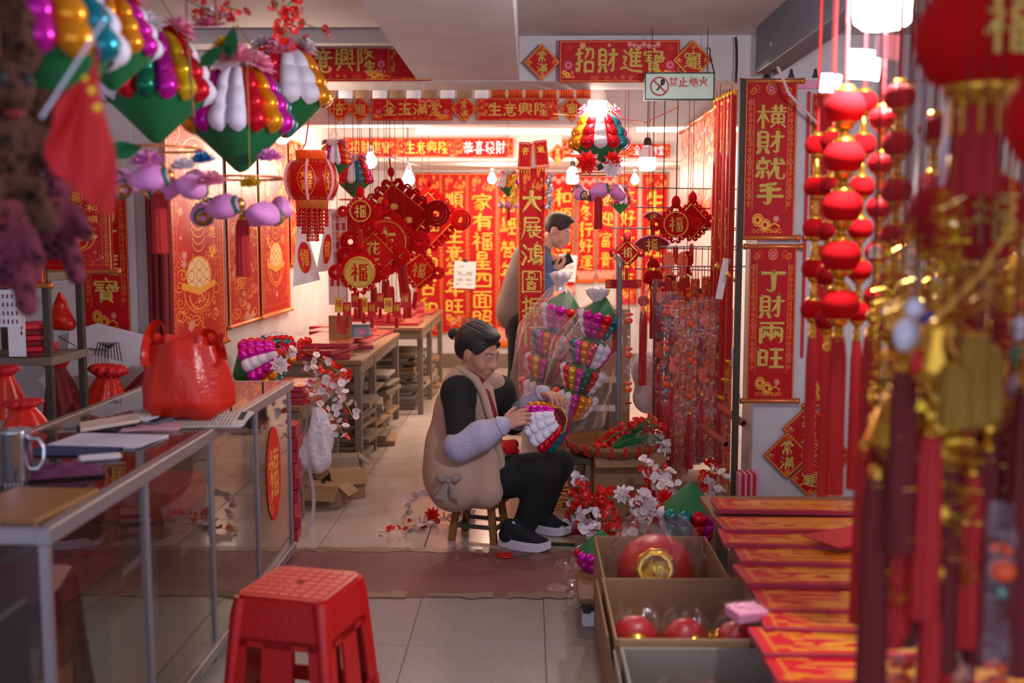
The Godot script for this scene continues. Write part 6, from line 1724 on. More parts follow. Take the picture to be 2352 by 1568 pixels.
	obj("print", MB.new().box(Vector3(0.01, 0.075, 0.066), Vector3(0.07, 0.09, 0.001)).done(), mk("carton_print", Color8(176, 70, 52), 0.8), t)
	obj("flap", MB.new().box(Vector3(0, 0.147, 0.02), Vector3(0.15, 0.003, 0.09)).done(), M.cardboard, t)
	cb = at(829, 773, 7.05)
	t = thing("tin_box", "pale blue grey tin box with a round label beside the small carton", "tin", Vector3(cb.x, 0.782, -7.05), "", ry(8))
	obj("body", bx(Vector3(0.13, 0.075, 0.11), 0.006), mk("tin_blue", Color8(150, 164, 178), 0.45, 0.2), t)
	obj("lid", MB.new().box(Vector3(0, 0.08, 0), Vector3(0.134, 0.012, 0.114), Basis.IDENTITY, 0.003).done(), M.tin_blue, t)
	obj("label", MB.new().lathe([Vector2(0.024, 0.0), Vector2(0, 0.0)], 18, Vector3(0.01, 0.038, 0.0565), rx(90)).done(), M.petal_pink, t)
	# flattened cartons under the tables
	for e in [[-6.75, 14, 0.5, "behind the long table's first leg"], [-7.33, 14, 0.47, "beyond the long table's second leg"], [-7.84, 14, 0.52, "before the long table's last leg"], [-8.9, 15, 0.56, "under the far table's near end"], [-9.6, 14, 0.5, "under the far table's middle"], [-10.1, 12, 0.45, "under the far table's far end"]]:
		var y := 0.003
		for k in e[1]:
			var th := r.randf_range(0.016, 0.04)
			if y + th > e[2]: break
			tag(obj("cardboard_sheet", bx(Vector3(r.randf_range(0.42, 0.6), th, r.randf_range(0.32, 0.4)), 0.003), M[["cardboard_dull", "cardboard_grey", "cardboard_dull", "cardboard"][r.randi() % 4]], self, Vector3(-1.33 + r.randf_range(-0.07, 0.09) + (0.1 if e[0] < -8.3 else 0.0), y, e[0] + r.randf_range(-0.02, 0.02)), ry(r.randf_range(-9, 9))), "%s flattened carton from the floor in the pile %s" % [ORD[k], e[3]], "cardboard", "flattened cartons under the tables")
			y += th + 0.002
	# lotus lantern and flowers on the near table
	lotus("lotus_lantern", "lotus lantern with red and teal scales lying on the near table", at(640, 815, 5.6), 0.14, PAL_D, rz(-64) * ry(200), 0, 4)
	lotus("lotus_lantern", "small lotus lantern behind the lying one on the near table", at(618, 792, 6.0) + Vector3(0, 0, 0.1), 0.12, PAL_B, rx(60) * rz(20), 0, 4)
	tag(obj("flat_box", bx(Vector3(0.34, at(640, 815, 5.6).y - 0.745, 0.26), 0.003), M.cardboard, self, Vector3(at(600, 815, 5.6).x, 0.601, -5.6)), "flat brown box under the lotus lantern lying on the near table", "box")
	for e in [[642, 838, 5.38, 0.055, "petal_white", "large lilac white folded paper flower at the counter's end"], [668, 808, 5.5, 0.04, "petal_white", "smaller white folded flower above the blossom sprays"], [640, 905, 5.36, 0.045, "petal_red", "red folded paper flower at the counter's end"]]:
		tag(obj("folded_flower", star_flower(), M[e[4]], self, at(e[0], e[1], e[2]), ry(20).scaled_local(Vector3.ONE * e[3])), e[5], "paper flower")
	spray("red blossom spray reaching over the long table's near end", [at(640, 790, 5.5), at(690, 800, 5.45), at(745, 830, 5.35), at(800, 870, 5.3)], 46, ["petal_red", "petal_red", "petal_red", "petal_white"], 0.021, 0.045, "", 2)
	spray("white blossom spray drooping past the table leg", [at(690, 850, 5.4), at(740, 870, 5.3), at(780, 900, 5.25), at(812, 960, 5.2)], 44, ["petal_white", "petal_white", "petal_white", "petal_red"], 0.022, 0.05, "", 3)
	spray("lowest red and white spray above the white plastic bag", [at(680, 900, 5.35), at(730, 920, 5.3), at(770, 960, 5.25), at(790, 1000, 5.2)], 34, ["petal_white", "petal_red"], 0.02, 0.04, "", 4)
	# floor clutter between table and counter
	t = thing("plastic_bag", "bulging white plastic bag hanging by the packet pile", "bag", at(728, 1010, 5.2))
	obj("body", MB.new().sheet(func(u: float, v: float) -> Vector3:
		var a := u * TAU
		var rr := (0.02 + 0.085 * pow(v, 0.7)) * (1.0 - 0.75 * pow(maxf(0.0, v - 0.7) / 0.3, 3.0)) * (1.0 + 0.16 * sin(a * 3 + v * 5) + 0.09 * sin(a * 7 - v * 9))
		return Vector3(cos(a) * rr + 0.012 * sin(v * 6), 0.17 - v * 0.34, -sin(a) * rr * 0.8), 36, 18).done(), M.bag_white, t)
	obj("strap", MB.new().sheet(func(u: float, v: float) -> Vector3: return Vector3(-0.05 + 0.02 * u + 0.03 * sin(v * 3.0), -0.1 - v * 0.36, 0.05 + 0.01 * u), 2, 14).done(), M.bag_white, t)
	for e in [[790, 1060, 5.75, Vector3(0.2, 0.16, 0.16), 24.0, "cardboard", "open brown carton behind the white bag"], [748, 1085, 5.55, Vector3(0.2, 0.12, 0.14), -12.0, "cardboard", "tilted brown carton beside the black rubbish bag"], [770, 985, 5.9, Vector3(0.26, 0.2, 0.16), 10.0, "cardboard_dull", "dull carton standing against the table leg"]]:
		var q := at(e[0], e[1], e[2])
		var c := thing("carton", e[6], "box", Vector3(q.x, 0.0, q.z), "", ry(e[4]))
		var s: Vector3 = e[3]
		obj("body", bx(s, 0.003), M[e[5]], c)
		for sx in [-1, 1]: obj("flap", MB.new().box(Vector3(sx * (s.x / 2 + 0.03), s.y - 0.02, 0), Vector3(0.08, 0.003, s.z), rz(sx * -38.0)).done(), M[e[5]], c)
		obj("flap", MB.new().box(Vector3(0, s.y - 0.03, s.z / 2 + 0.03), Vector3(s.x, 0.003, 0.09), rx(50)).done(), M[e[5]], c)
	var bg := on_level(746, 1158)
	tag(obj("rubbish_bag", net([[Vector3(0, 0.055, 0), Vector3(0.07, 0.052, 0.06), Basis.IDENTITY], [Vector3(-0.01, 0.1, 0), Vector3(0.0, 0.13, 0.0), 0.02, 0.008], [Vector3(0.03, 0.04, 0.03), Vector3(0.05, 0.03, 0.02), 0.03, 0.026]], 0.006, 0.02), M.bag_black, self, Vector3(bg.x, 0.002, bg.z)), "small knotted black rubbish bag on the floor", "bag")
	# knots and pendants over the tables
	wall_knot("dark red velvet knot with gold fruit charms, behind the round one", at(910, 500, 7.3), 0.34, "", rz(6), "velvet_deep", "velvet_deep")
	wall_knot("bright red knot at the back wall end of the row", at(985, 505, 8.0), 0.3, "福", ry(-10))
	wall_knot("round faced red knot with 吉 on its rim", at(885, 555, 6.9), 0.27, "吉", Basis.IDENTITY, "knot_face", "velvet", true)
	wall_knot("small low red knot under the bright one", at(962, 620, 7.6), 0.17, "福", rz(-8))
	wall_knot("diamond knot with gold frame reading 花开", at(858, 588, 6.55), 0.21, "花开")
	wall_knot("long red knot with gold oval and 福, hanging lowest", at(826, 625, 6.3), 0.17, "福", Basis.IDENTITY, "glitter_gold", "velvet", true)
	wall_knot("small medallion knot with silver 福 above the row", at(828, 485, 6.2), 0.12, "福", Basis.IDENTITY, "velvet_deep", "velvet", true)
	var charm := [["glitter_gold", 876, 460], ["glitter_gold", 905, 474], ["petal_white", 890, 505], ["glitter_gold", 938, 505], ["glitter_gold", 938, 540]]
	for e in charm: tag(obj("fruit_charm", MB.new().lathe([Vector2(0, -0.026), Vector2(0.024, -0.016), Vector2(0.028, 0.004), Vector2(0.016, 0.02), Vector2(0, 0.016)], 12).done(), M[e[0]], self, at(e[1], e[2], 7.25)), "small fruit shaped gold charm on the dark red knot", "charm", "charms on the dark knot")
	for k in 9:
		var p := at(778 + 19 * k, 700 + 12 * sin(k * 2.1), 6.45 + 0.05 * (k % 3))
		var pk := thing("charm_packet", "small gold and red 福 packet hanging above the posters", "charm", p, "福 packets over the table")
		obj("card", card(0.05, 0.09, 0.008), M.red_paper if k % 3 else M.gold_foil, pk)
		obj("character", glyph("福"), M.gold_foil if k % 3 else M.red_paper, pk, Vector3(0, 0.01, 0.005), Basis.from_scale(Vector3(0.042, 0.042, 0.042)))
		strung(pk, 0.045)
		tassel(pk, Vector3(0, -0.045, 0), 0.07, 0.01, M.tassel)
	for e in [[900, 655, 7.4, 0.2], [938, 660, 7.5, 0.22]]:
		var tp := thing("long_tassel", "long red tassel with gold cap hanging over the far table", "tassel", at(e[0], e[1], e[2]), "tassels over the far table")
		tassel(tp, Vector3.ZERO, e[3], 0.018, M.tassel)
		strung(tp)
	# white pointed cards with red ovals
	for e in [[698, 578, 6.55, 0.18, 0.46, 4.0, "tall white pointed card with a red foil oval on the left wall"], [752, 560, 6.9, 0.12, 0.42, -6.0, "narrow white pointed card with a gold oval behind the crystal beads"]]:
		var c := thing("pointed_card", e[6], "card", at(e[0], e[1], e[2]), "", ry(28) * rz(e[5]))
		strung(c, e[4] / 2)
		obj("card", MB.new().ext(PackedVector2Array([Vector2(-e[3] / 2, -e[4] * 0.46), Vector2(e[3] / 2, -e[4] * 0.4), Vector2(0.01, e[4] / 2), Vector2(-0.02, e[4] / 2)]), 0.004).done(), M.paper, c)
		obj("oval", MB.new().ext(arc(Vector2.ZERO, 0.09, 0, 350, 26), 0.002).done(), M.oval, c, Vector3(0, -e[4] * 0.08, 0.004), Basis.from_scale(Vector3(e[3] * 2.6, 1.1, 1)))
	var wc := thing("firecracker_card", "white card hung with three strings of red paper crackers", "card", at(776, 590, 7.0), "", ry(20))
	obj("card", card(0.13, 0.64, 0.004), M.paper, wc)
	strung(wc, 0.32)
	for i in 3:
		for k in 8: obj("cracker", bx(Vector3(0.02, 0.05, 0.012), 0.004), M.red_paper if k % 2 else M.copper, wc, Vector3(-0.04 + 0.04 * i, 0.24 - 0.062 * k, 0.008))
	palace_lantern()
	lotus("lotus_lantern", "small white and magenta lotus lantern behind the palace lantern", at(768, 335, 6.55), 0.098, PAL_B, Basis.IDENTITY, 1, 3)
	lotus("lotus_lantern", "brightly lit lotus lantern with bud hoop behind the palace lantern", at(812, 372, 7.0), 0.118, PAL_D, Basis.IDENTITY, 2, 3)

func palace_lantern() -> void:
	var t := thing("palace_lantern", "red palace lantern with gilt panels and hanging crystal beads", "lantern", at(716, 414, 6.0))
	var pm: StandardMaterial3D = M.lantern_panel
	pm.texture_repeat = true
	pm.uv1_scale = Vector3(6, 1, 1)
	obj("body", MB.new().lathe([Vector2(0.098, -0.112), Vector2(0.128, -0.09), Vector2(0.146, -0.04), Vector2(0.15, 0.0), Vector2(0.146, 0.04), Vector2(0.128, 0.09), Vector2(0.098, 0.112)], 48, Vector3.ZERO, Basis.IDENTITY, 0, TAU, 0.02, 6).done(), pm, t)
	for k in 6:
		var p := []
		for j in 9:
			var y := -0.11 + 0.0275 * j
			p.append(Vector3(0.002 + sqrt(maxf(0, 1 - pow(y / 0.165, 2))) * 0.152, y, 0))
		obj("rib", made("pl_rib", func(): return MB.new().tube(p, 0.009, 6).done()), M.petal_pink, t, Vector3.ZERO, ry(60 * k + 30))
	for e in [[0.135, 0.03, 0.09], [-0.135, 0.026, 0.094]]: obj("collar", MB.new().lathe([Vector2(0.0, e[1]), Vector2(e[2], e[1]), Vector2(e[2], e[1]), Vector2(e[2] * 0.95, -e[1]), Vector2(0, -e[1])], 24).done(), M.orange_bead if e[0] > 0 else M.copper, t, Vector3(0, e[0], 0))
	for ringn in 3:
		var n: int = [18, 12, 7][ringn]
		var rr: float = [0.085, 0.058, 0.03][ringn]
		for k in n:
			var a := TAU * k / n
			for j in [5, 7, 9][ringn]: obj("crystal_bead", made("crystal", func(): return MB.new().ell(Vector3.ZERO, Vector3(0.009, 0.012, 0.009), 6, 4).done()), M.crystal_red, t, Vector3(cos(a) * rr, -0.168 - j * 0.021, sin(a) * rr))
	obj("hanging_cord", MB.new().tube([Vector3(-0.06, 0.16, 0), Vector3(-0.03, 0.21, 0), Vector3(0, 0.4, 0), Vector3(0, 1.0, 0)], 0.004, 5).done(), M.red_paper, t)

# ---------------------------------------------------------------- middle of the shop and right side
func open_carton(label: String, x0: float, x1: float, z0: float, z1: float, h: float, m: Material, fold := 0.0) -> Node3D:   # z0 near
	var t := thing("open_carton", label, "box", Vector3((x0 + x1) / 2, 0, (z0 + z1) / 2))
	var w := x1 - x0
	var l := z0 - z1
	obj("bottom", bx(Vector3(w, 0.005, l), 0.0), m, t)
	for s in [-1, 1]:
		obj("side", bx(Vector3(0.006, h, l), 0.001), m, t, Vector3(s * (w / 2 - 0.003), 0, 0))
		obj("end", bx(Vector3(w - 0.012, h, 0.006), 0.001), m, t, Vector3(0, 0, s * (l / 2 - 0.003)))
	if fold > 0.0:
		obj("flap", MB.new().box(Vector3(0, h - fold / 2, l / 2 + 0.012), Vector3(w - 0.02, fold, 0.004), rx(-8), 0.001).done(), m, t)
		obj("flap", MB.new().box(Vector3(-w / 2 - 0.012, h - fold / 2, 0), Vector3(0.004, fold, l - 0.03), rz(8), 0.001).done(), m, t)
	return t
func film_bag(t: Node3D, rr: float, h: float, m: Material, squash := 1.0) -> void:      # crumpled clear bag as a part
	obj("plastic_wrap", MB.new().sheet(func(u: float, v: float) -> Vector3:
		var a := u * TAU
		var r := rr * pow(sin(PI * clampf(0.06 + v * 0.9, 0, 1)), 0.45) * (1.0 + 0.05 * sin(a * 7 + v * 9) + 0.04 * sin(a * 13 - v * 17))
		return Vector3(cos(a) * r, h * (1.0 - v) + 0.012 * sin(a * 5 + v * 11), -sin(a) * r * squash), 40, 20).done(), m, t)
func sleeve(label: String, top: Vector3, w: float, h: float, kind: int, group: String, rod := 0.0) -> Node3D:      # ornament in a clear hanging sleeve
	var t := thing("sleeved_ornament", label, "ornament", top, group)
	if rod != 1.4: obj("clear_sleeve", made("slv%s %s" % [w, h], func(): return MB.new().sheet(func(u: float, v: float) -> Vector3:
		var a := u * TAU
		return Vector3(cos(a) * w / 2 * (1.0 + 0.06 * sin(v * 21)), -v * h, -sin(a) * w * 0.2 * (1.0 + 0.3 * sin(v * 14 + a * 2))), 14, 18).done()), M.film, t)
	var y := -0.06
	match kind:
		0:
			for k in 3:
				obj("orange_fruit", made("fruit", func(): return MB.new().ell(Vector3.ZERO, Vector3(0.022, 0.019, 0.022), 10, 6).done()), M.orange_bead, t, Vector3(0, y - 0.05, 0))
				for q in 4: obj("berry", made("berry", func(): return MB.new().ell(Vector3.ZERO, Vector3.ONE * 0.009, 7, 5).done()), M.orange_bead, t, Vector3(0.014 * cos(q * 1.6), y - 0.015, 0.012 * sin(q * 1.6)))
				obj("jade_bead", made("jbead", func(): return MB.new().ell(Vector3.ZERO, Vector3.ONE * 0.01, 7, 5).done()), M.jade, t, Vector3(0, y - 0.085, 0))
				y -= 0.19
			tassel(t, Vector3(0, y + 0.06, 0), h + y, 0.018, M.tassel)
		1:
			for k in int(h / 0.05) - 2:
				var s := 1.0 if k % 2 else -1.0
				obj("twisted_charm", made("twist", func(): return MB.new().tube([Vector3(-0.004, 0.022, 0), Vector3(0.008, 0.008, 0.004), Vector3(-0.006, -0.006, -0.003), Vector3(0.004, -0.02, 0.003)], [0.004, 0.007, 0.007, 0.003], 6).tube(circle_xy(0.009, 10), 0.0028, 5, false).done()), M.copper if k % 3 else M.orange_bead, t, Vector3(s * 0.014, y, 0.002), rz(s * 25))
				y -= 0.048
		2:
			for k in 3:
				obj("cloth_fish", made("fish", func(): return MB.new().ext(fish_poly(0.05), 0.016).done()), M.velvet_deep if k % 2 else M.orange_bead, t, Vector3(0, y - 0.04, 0), rz(-90))
				obj("gold_bead", made("gb", func(): return MB.new().ell(Vector3.ZERO, Vector3.ONE * 0.008, 7, 5).done()), M.gold, t, Vector3(0, y - 0.115, 0))
				y -= 0.15
			tassel(t, Vector3(0, y + 0.03, 0), maxf(0.08, h + y - 0.02), 0.016, M.tassel)
		3:
			obj("gilt_plaque", made("plaque", func(): return MB.new().ext(arc(Vector2.ZERO, 0.032, 0, 345, 23), 0.008).done()), M.diamond, t, Vector3(0, y - 0.04, 0))
			tassel(t, Vector3(0, y - 0.08, 0), h - 0.16, 0.02, M.tassel)
	if kind in [1, 2]: obj("backing", made("backing%s %s" % [w, h], func(): return MB.new().box(Vector3(0, -h / 2, -0.012), Vector3(w * 0.8, h * 0.96, 0.002)).done()), M.scroll_gilt if kind == 1 else M.red_dark, t)
	if rod > 0.0: obj("hanger", made("strung", func(): return MB.new().tube([Vector3.ZERO, Vector3.UP], 1.0, 4).done()), M.tassel, t, Vector3(0, -0.06, 0), Basis.from_scale(Vector3(0.002, rod - top.y + 0.06, 0.002)))
	else: strung(t, -0.06)
	return t
func circle_xy(r: float, n: int) -> Array:
	var p := []
	for k in n + 1: p.append(Vector3(cos(TAU * k / n) * r, sin(TAU * k / n) * r, 0))
	return p
func fish_poly(l: float) -> PackedVector2Array:
	var p := PackedVector2Array()
	for q in arc(Vector2.ZERO, 1.0, 150, -150, 16, 0.55): p.append(q * l * 0.7)
	p.append(Vector2(-l * 1.15, -l * 0.42)); p.append(Vector2(-l * 0.95, 0)); p.append(Vector2(-l * 1.15, l * 0.42))
	return p

func middle() -> void:
	# post with the long 大展鴻圖 scroll
	var a := at(1222, 500, 6.7)
	tag(obj("centre_post", MB.new().box(Vector3(0, 1.02, 0), Vector3(0.13, 2.04, 0.09), Basis.IDENTITY, 0.006).done(), M.paint, self, Vector3(a.x, 0, -6.72)), "white post in the middle of the shop behind the long scroll", "post")
	var p := at(1191, 885, 6.62)
	var q := at(1252, 385, 6.62)
	var t := thing("long_scroll", "long red scroll 大展鴻圖振 with glittering signs on the central post", "scroll", (p + q) / 2)
	var w := q.x - p.x
	var h := q.y - p.y
	obj("sheet", card(w, h, 0.006), M.scroll_couplet, t)
	write(t, "大展鴻圖振信", Vector3(0, h / 2 - h * 0.152, 0.004), Vector3(0, -h * 0.122, 0), Vector2(w * 0.82, h * 0.11), M.glitter_gold)
	for e in [[1206, 358, 3.0, "杏"], [1243, 354, -6.0, "合"]]:
		var pk := thing("lucky_packet", "red and gold packet %s above the long scroll" % ("hanging straight" if e[2] > 0 else "hanging askew"), "packet", at(e[0], e[1], 6.56), "", rz(-e[2]))
		obj("card", card(0.085, 0.17, 0.004), M.scroll_peony, pk)
		write(pk, e[3], Vector3(0, 0.03, 0.003), Vector3.ZERO, Vector2(0.05, 0.05), M.gold_foil)
		for k in 5: obj("fringe", bx(Vector3(0.006, 0.02, 0.003), 0.0), M.gold_thread, pk, Vector3(-0.032 + 0.016 * k, -0.105, 0))
	# tinsel strips beside the scroll
	for e in [[1180, 400, 470, "gold_foil", "gold tinsel strip hanging left of the long scroll"], [1262, 395, 480, "chrome", "silvery plastic strip hanging right of the long scroll"]]:
		var c := at(e[0], e[1], 6.6)
		var l: float = (e[2] - e[1]) * 6.6 / F
		tag(obj("tinsel_strip", MB.new().sheet(func(u: float, v: float) -> Vector3: return Vector3((u - 0.5) * 0.035 + 0.008 * sin(v * 19.0), -v * l, 0.01 * sin(v * 31.0 + u * 5.0)), 3, 24, -1).done(), M[e[3]], self, c), e[4], "tinsel")
	# folded cards under the first beam
	for k in 17:
		var px := 716.0 + k * 39.0
		var tan_card := k < 11
		tag(obj("folded_card", MB.new().sheet(func(u: float, v: float) -> Vector3: return Vector3((u - 0.5) * 0.07, -v * 0.05, 0.012 * sin(PI * u) + 0.01 * v), 6, 3).done(), M.cardboard if k % 2 and tan_card else (M.paper if tan_card else M.lantern_panel), self, at(px, 203, 5.2)), "pale folded card hanging in the row under the first beam" if tan_card else "orange red printed card at the right end of the row under the first beam", "card", "folded cards under the beam" if tan_card else "printed cards under the beam")
	# big lit lotus lantern
	lotus("lotus_lantern", "big lit lotus lantern of coloured satin hanging in the middle", at(1376, 268, 5.6), 0.142, ["foam_white", "satin_red", "satin_teal", "satin_magenta", "satin_red", "satin_gold", "foam_white", "satin_magenta", "satin_teal", "satin_gold", "satin_gold", "satin_red"], Basis.IDENTITY, 2, 3)
	bulb(at(1372, 244, 5.52), 0.05, 1, 0.02, 0.9, Color(1.0, 0.9, 0.8), "dazzling white bulb on top of the big lit lotus lantern")
	for e in [[1350, 373, 0.07, "petal_red", "large red felt flower below the big lantern"], [1408, 368, 0.055, "petal_red", "second red felt flower below the big lantern"], [1405, 385, 0.06, "petal_white", "white paper flower below the big lantern"]]:
		tag(obj("felt_flower", star_flower(), M[e[3]], self, at(e[0], e[1], 5.45), ry(8).scaled_local(Vector3.ONE * e[2])), e[4], "paper flower")
	lotus("lotus_lantern", "small lotus lantern at the back right of the big one", at(1425, 436, 7.6), 0.085, PAL_B, Basis.IDENTITY, 1, 3)
	lotus("lotus_lantern", "small lotus lantern behind the long scroll's left edge", at(1168, 402, 7.4), 0.075, PAL_C, Basis.IDENTITY, 2, 3)
	# lotus lanterns packed in two tall clear bags
	for e in [[[1282, 712], [1262, 772], [1247, 828], [1232, 884], 6.25, "left", 652.0, 1286.0, "leaning clear bag of stacked lotus lanterns beside the long scroll", "lotus lantern packed in the tall bag beside the long scroll"], [[1366, 725], [1348, 790], [1328, 850], [1310, 906], 5.8, "right", 690.0, 1372.0, "leaning clear bag of stacked lotus lanterns beside the grey pipe", "lotus lantern packed in the bag beside the grey pipe"]]:
		var d: float = e[4]
		var top := at(e[7], e[6], d)
		var low := at(e[3][0] - 6, e[3][1] + 70, d)
		for k in 4: lotus("lotus_lantern", e[9] + ["", ", second from its knot", ", third from its knot", ", lowest of four"][k] if k else e[9] + ", just under its knot", at(e[k][0], e[k][1] + 26, d) + Vector3(0.0, -0.055, 0), 0.02 * d, [PAL_D, PAL_B, PAL_A, PAL_B][k], rz(-14) * rx(180) * ry(100 + 35 * k), 0, 3)
		for c in get_children().slice(-4):
			(c.get_node("leaf_hood") as Node3D).transform = Transform3D(Basis.from_scale(Vector3(0.85, 0.5, 0.85)), Vector3(0, -0.55, 0)) if c != get_children()[-4] else Transform3D.IDENTITY
		var bag := thing("clear_bag", e[8], "bag", low)
		var ax := (top - low)
		obj("film", MB.new().sheet(func(u: float, v: float) -> Vector3:
			var an := u * TAU
			var prof := 0.03 + 0.155 * pow(clampf(v * 3.2, 0, 1), 0.7) + 0.012 * v
			prof *= 1.0 + 0.05 * sin(an * 6 + v * 8) + 0.03 * sin(an * 11)
			return ax * (1.0 - v) + Vector3(cos(an) * prof, 0, -sin(an) * prof * 0.9), 44, 26).done(), M.film_milky if d > 6.0 else M.film, bag)
		obj("knot", MB.new().lathe([Vector2(0.03, -0.04), Vector2(0.02, -0.01), Vector2(0.05, 0.03), Vector2(0.06, 0.06), Vector2(0.03, 0.075), Vector2(0.0, 0.06)], 30, ax, Basis.IDENTITY, 0, TAU, 0.2, 7).done(), M.bag_white, bag)
	# cartons behind and below
	var c1 := at(1345, 700, 6.5)
	t = thing("tall_carton", "tall brown carton behind the bagged lanterns", "box", Vector3(c1.x + 0.03, 0, -6.78))
	obj("body", bx(Vector3(0.52, 1.0, 0.4), 0.004), M.cardboard, t)
	obj("tape", MB.new().box(Vector3(0, 0.6, 0.2006), Vector3(0.05, 0.8, 0.001)).done(), M.tape, t)
	obj("orange_sheet", bx(Vector3(0.3, 0.004, 0.2), 0.0), M.bag_red, t, Vector3(-0.02, 1.0, 0), ry(14))
	c1 = at(1368, 975, 5.85)
	t = thing("marked_carton", "brown carton with a handwritten label under the bagged lanterns", "box", Vector3(c1.x, 0, -6.1))
	obj("body", bx(Vector3(0.3, 0.62, 0.26), 0.004), M.cardboard_dull, t)
	obj("label", MB.new().box(Vector3(0.05, 0.47, 0.1306), Vector3(0.14, 0.036, 0.001)).done(), M.paper, t)
	write(t, "勿安", Vector3(-0.06, 0.47, 0.132), Vector3(0.05, 0, 0), Vector2(0.035, 0.04), M.black)
	# grey pipe
	var pp := at(1424, 600, 5.6)
	t = thing("grey_pipe", "grey upright pipe with bent top among the hanging ornaments", "pipe", Vector3(pp.x, 0, -5.6))
	obj("shaft", MB.new().tube([Vector3(0, 0, 0), Vector3(0, pp.y - 0.02, 0)], 0.013, 12).done(), M.steel_paint, t)
	obj("elbow", MB.new().tube([Vector3(0, pp.y - 0.03, 0), Vector3(0, pp.y + 0.005, 0), Vector3(-0.012, pp.y + 0.02, -0.02), Vector3(-0.014, pp.y + 0.022, -0.05)], 0.018, 10).done(), M.alu, t)
	# tray of flowers on a carton
	var tr := at(1412, 1012, 5.4)
	t = thing("tray_carton", "brown carton carrying the bamboo tray", "box", Vector3(tr.x + 0.05, 0, -5.4), "", ry(4))
	obj("body", bx(Vector3(0.36, 0.335, 0.3), 0.004), M.cardboard, t)
	obj("flap", MB.new().box(Vector3(0, 0.33, 0.19), Vector3(0.36, 0.003, 0.1), rx(35)).done(), M.cardboard, t)
	t = thing("crate_frame", "rough wooden crate frame beside the tray carton", "crate", Vector3(at(1330, 1050, 5.35).x, 0, -5.35))
	for x in [-0.03, 0.04]:
		for z in [0.1, -0.1]: obj("upright", bx(Vector3(0.028, 0.33, 0.028), 0.003), M.wood_old, t, Vector3(x, 0, z))
	for y in [0.05, 0.3]: obj("slat", bx(Vector3(0.1, 0.03, 0.24), 0.003), M.wood_dark, t, Vector3(0.005, y, 0))
	t = thing("bamboo_tray", "round bamboo tray with red lashing full of artificial flowers", "tray", Vector3(tr.x, 0.338, -5.4))
	obj("rim", MB.new().lathe([Vector2(0.2, 0.0), Vector2(0.238, 0.035), Vector2(0.245, 0.06), Vector2(0.252, 0.06), Vector2(0.246, 0.03), Vector2(0.205, -0.004)], 36).done(), M.wood, t)
	obj("base", MB.new().lathe([Vector2(0.2, 0.002), Vector2(0, 0.002)], 30).done(), M.wood_old, t)
	for k in 22: obj("lashing", MB.new().box(Vector3(0.247, 0.04, 0), Vector3(0.012, 0.05, 0.014), rz(-12)).done(), M.red_paper, t, Vector3.ZERO, ry(360.0 / 22 * k))
	var r := RandomNumberGenerator.new()
	r.seed = 9
	for k in 5:
		var s0 := Vector3(tr.x - 0.12, 0.36, -5.36 + 0.03 * k)
		spray("red blossom spray heaped in the bamboo tray", [s0, s0 + Vector3(0.1, 0.05 + 0.01 * k, 0), s0 + Vector3(0.22, 0.1 + 0.012 * k, -0.02), s0 + Vector3(0.34, 0.13, -0.03)], 34, ["petal_red"], 0.015, 0.036, "red sprays in the tray", 30 + k, true)
	for k in 2:
		var s0 := Vector3(tr.x + 0.06, 0.37, -5.3 - 0.04 * k)
		spray("white blossom spray at the right side of the bamboo tray", [s0, s0 + Vector3(0.08, 0.04, 0.01), s0 + Vector3(0.17, 0.05, 0.02), s0 + Vector3(0.2, -0.03, 0.04)], 30, ["petal_white"], 0.016, 0.03, "white sprays in the tray", 40 + k, true)
	for k in 2:
		var pn := thing("pine_tuft", "green pine needle tuft lying on the tray flowers", "greenery", Vector3(tr.x - 0.02 + 0.01 * k, 0.39, -5.2 - 0.04 * k), "pine tufts in the tray", rz(14 + 18 * k))
		var nd := MB.new()
		for j in 46:
			var e := Vector3(r.randf_range(0.13, 0.26), r.randf_range(-0.01, 0.05), r.randf_range(-0.05, 0.05))
			nd.tube([Vector3(r.randf_range(-0.07, 0.0), r.randf_range(-0.012, 0.0), 0), e * 0.5 + Vector3(0, 0.008, 0), e], [0.0022, 0.0018, 0.0006], 3)
		obj("needles", nd.done(), M.pine, pn)

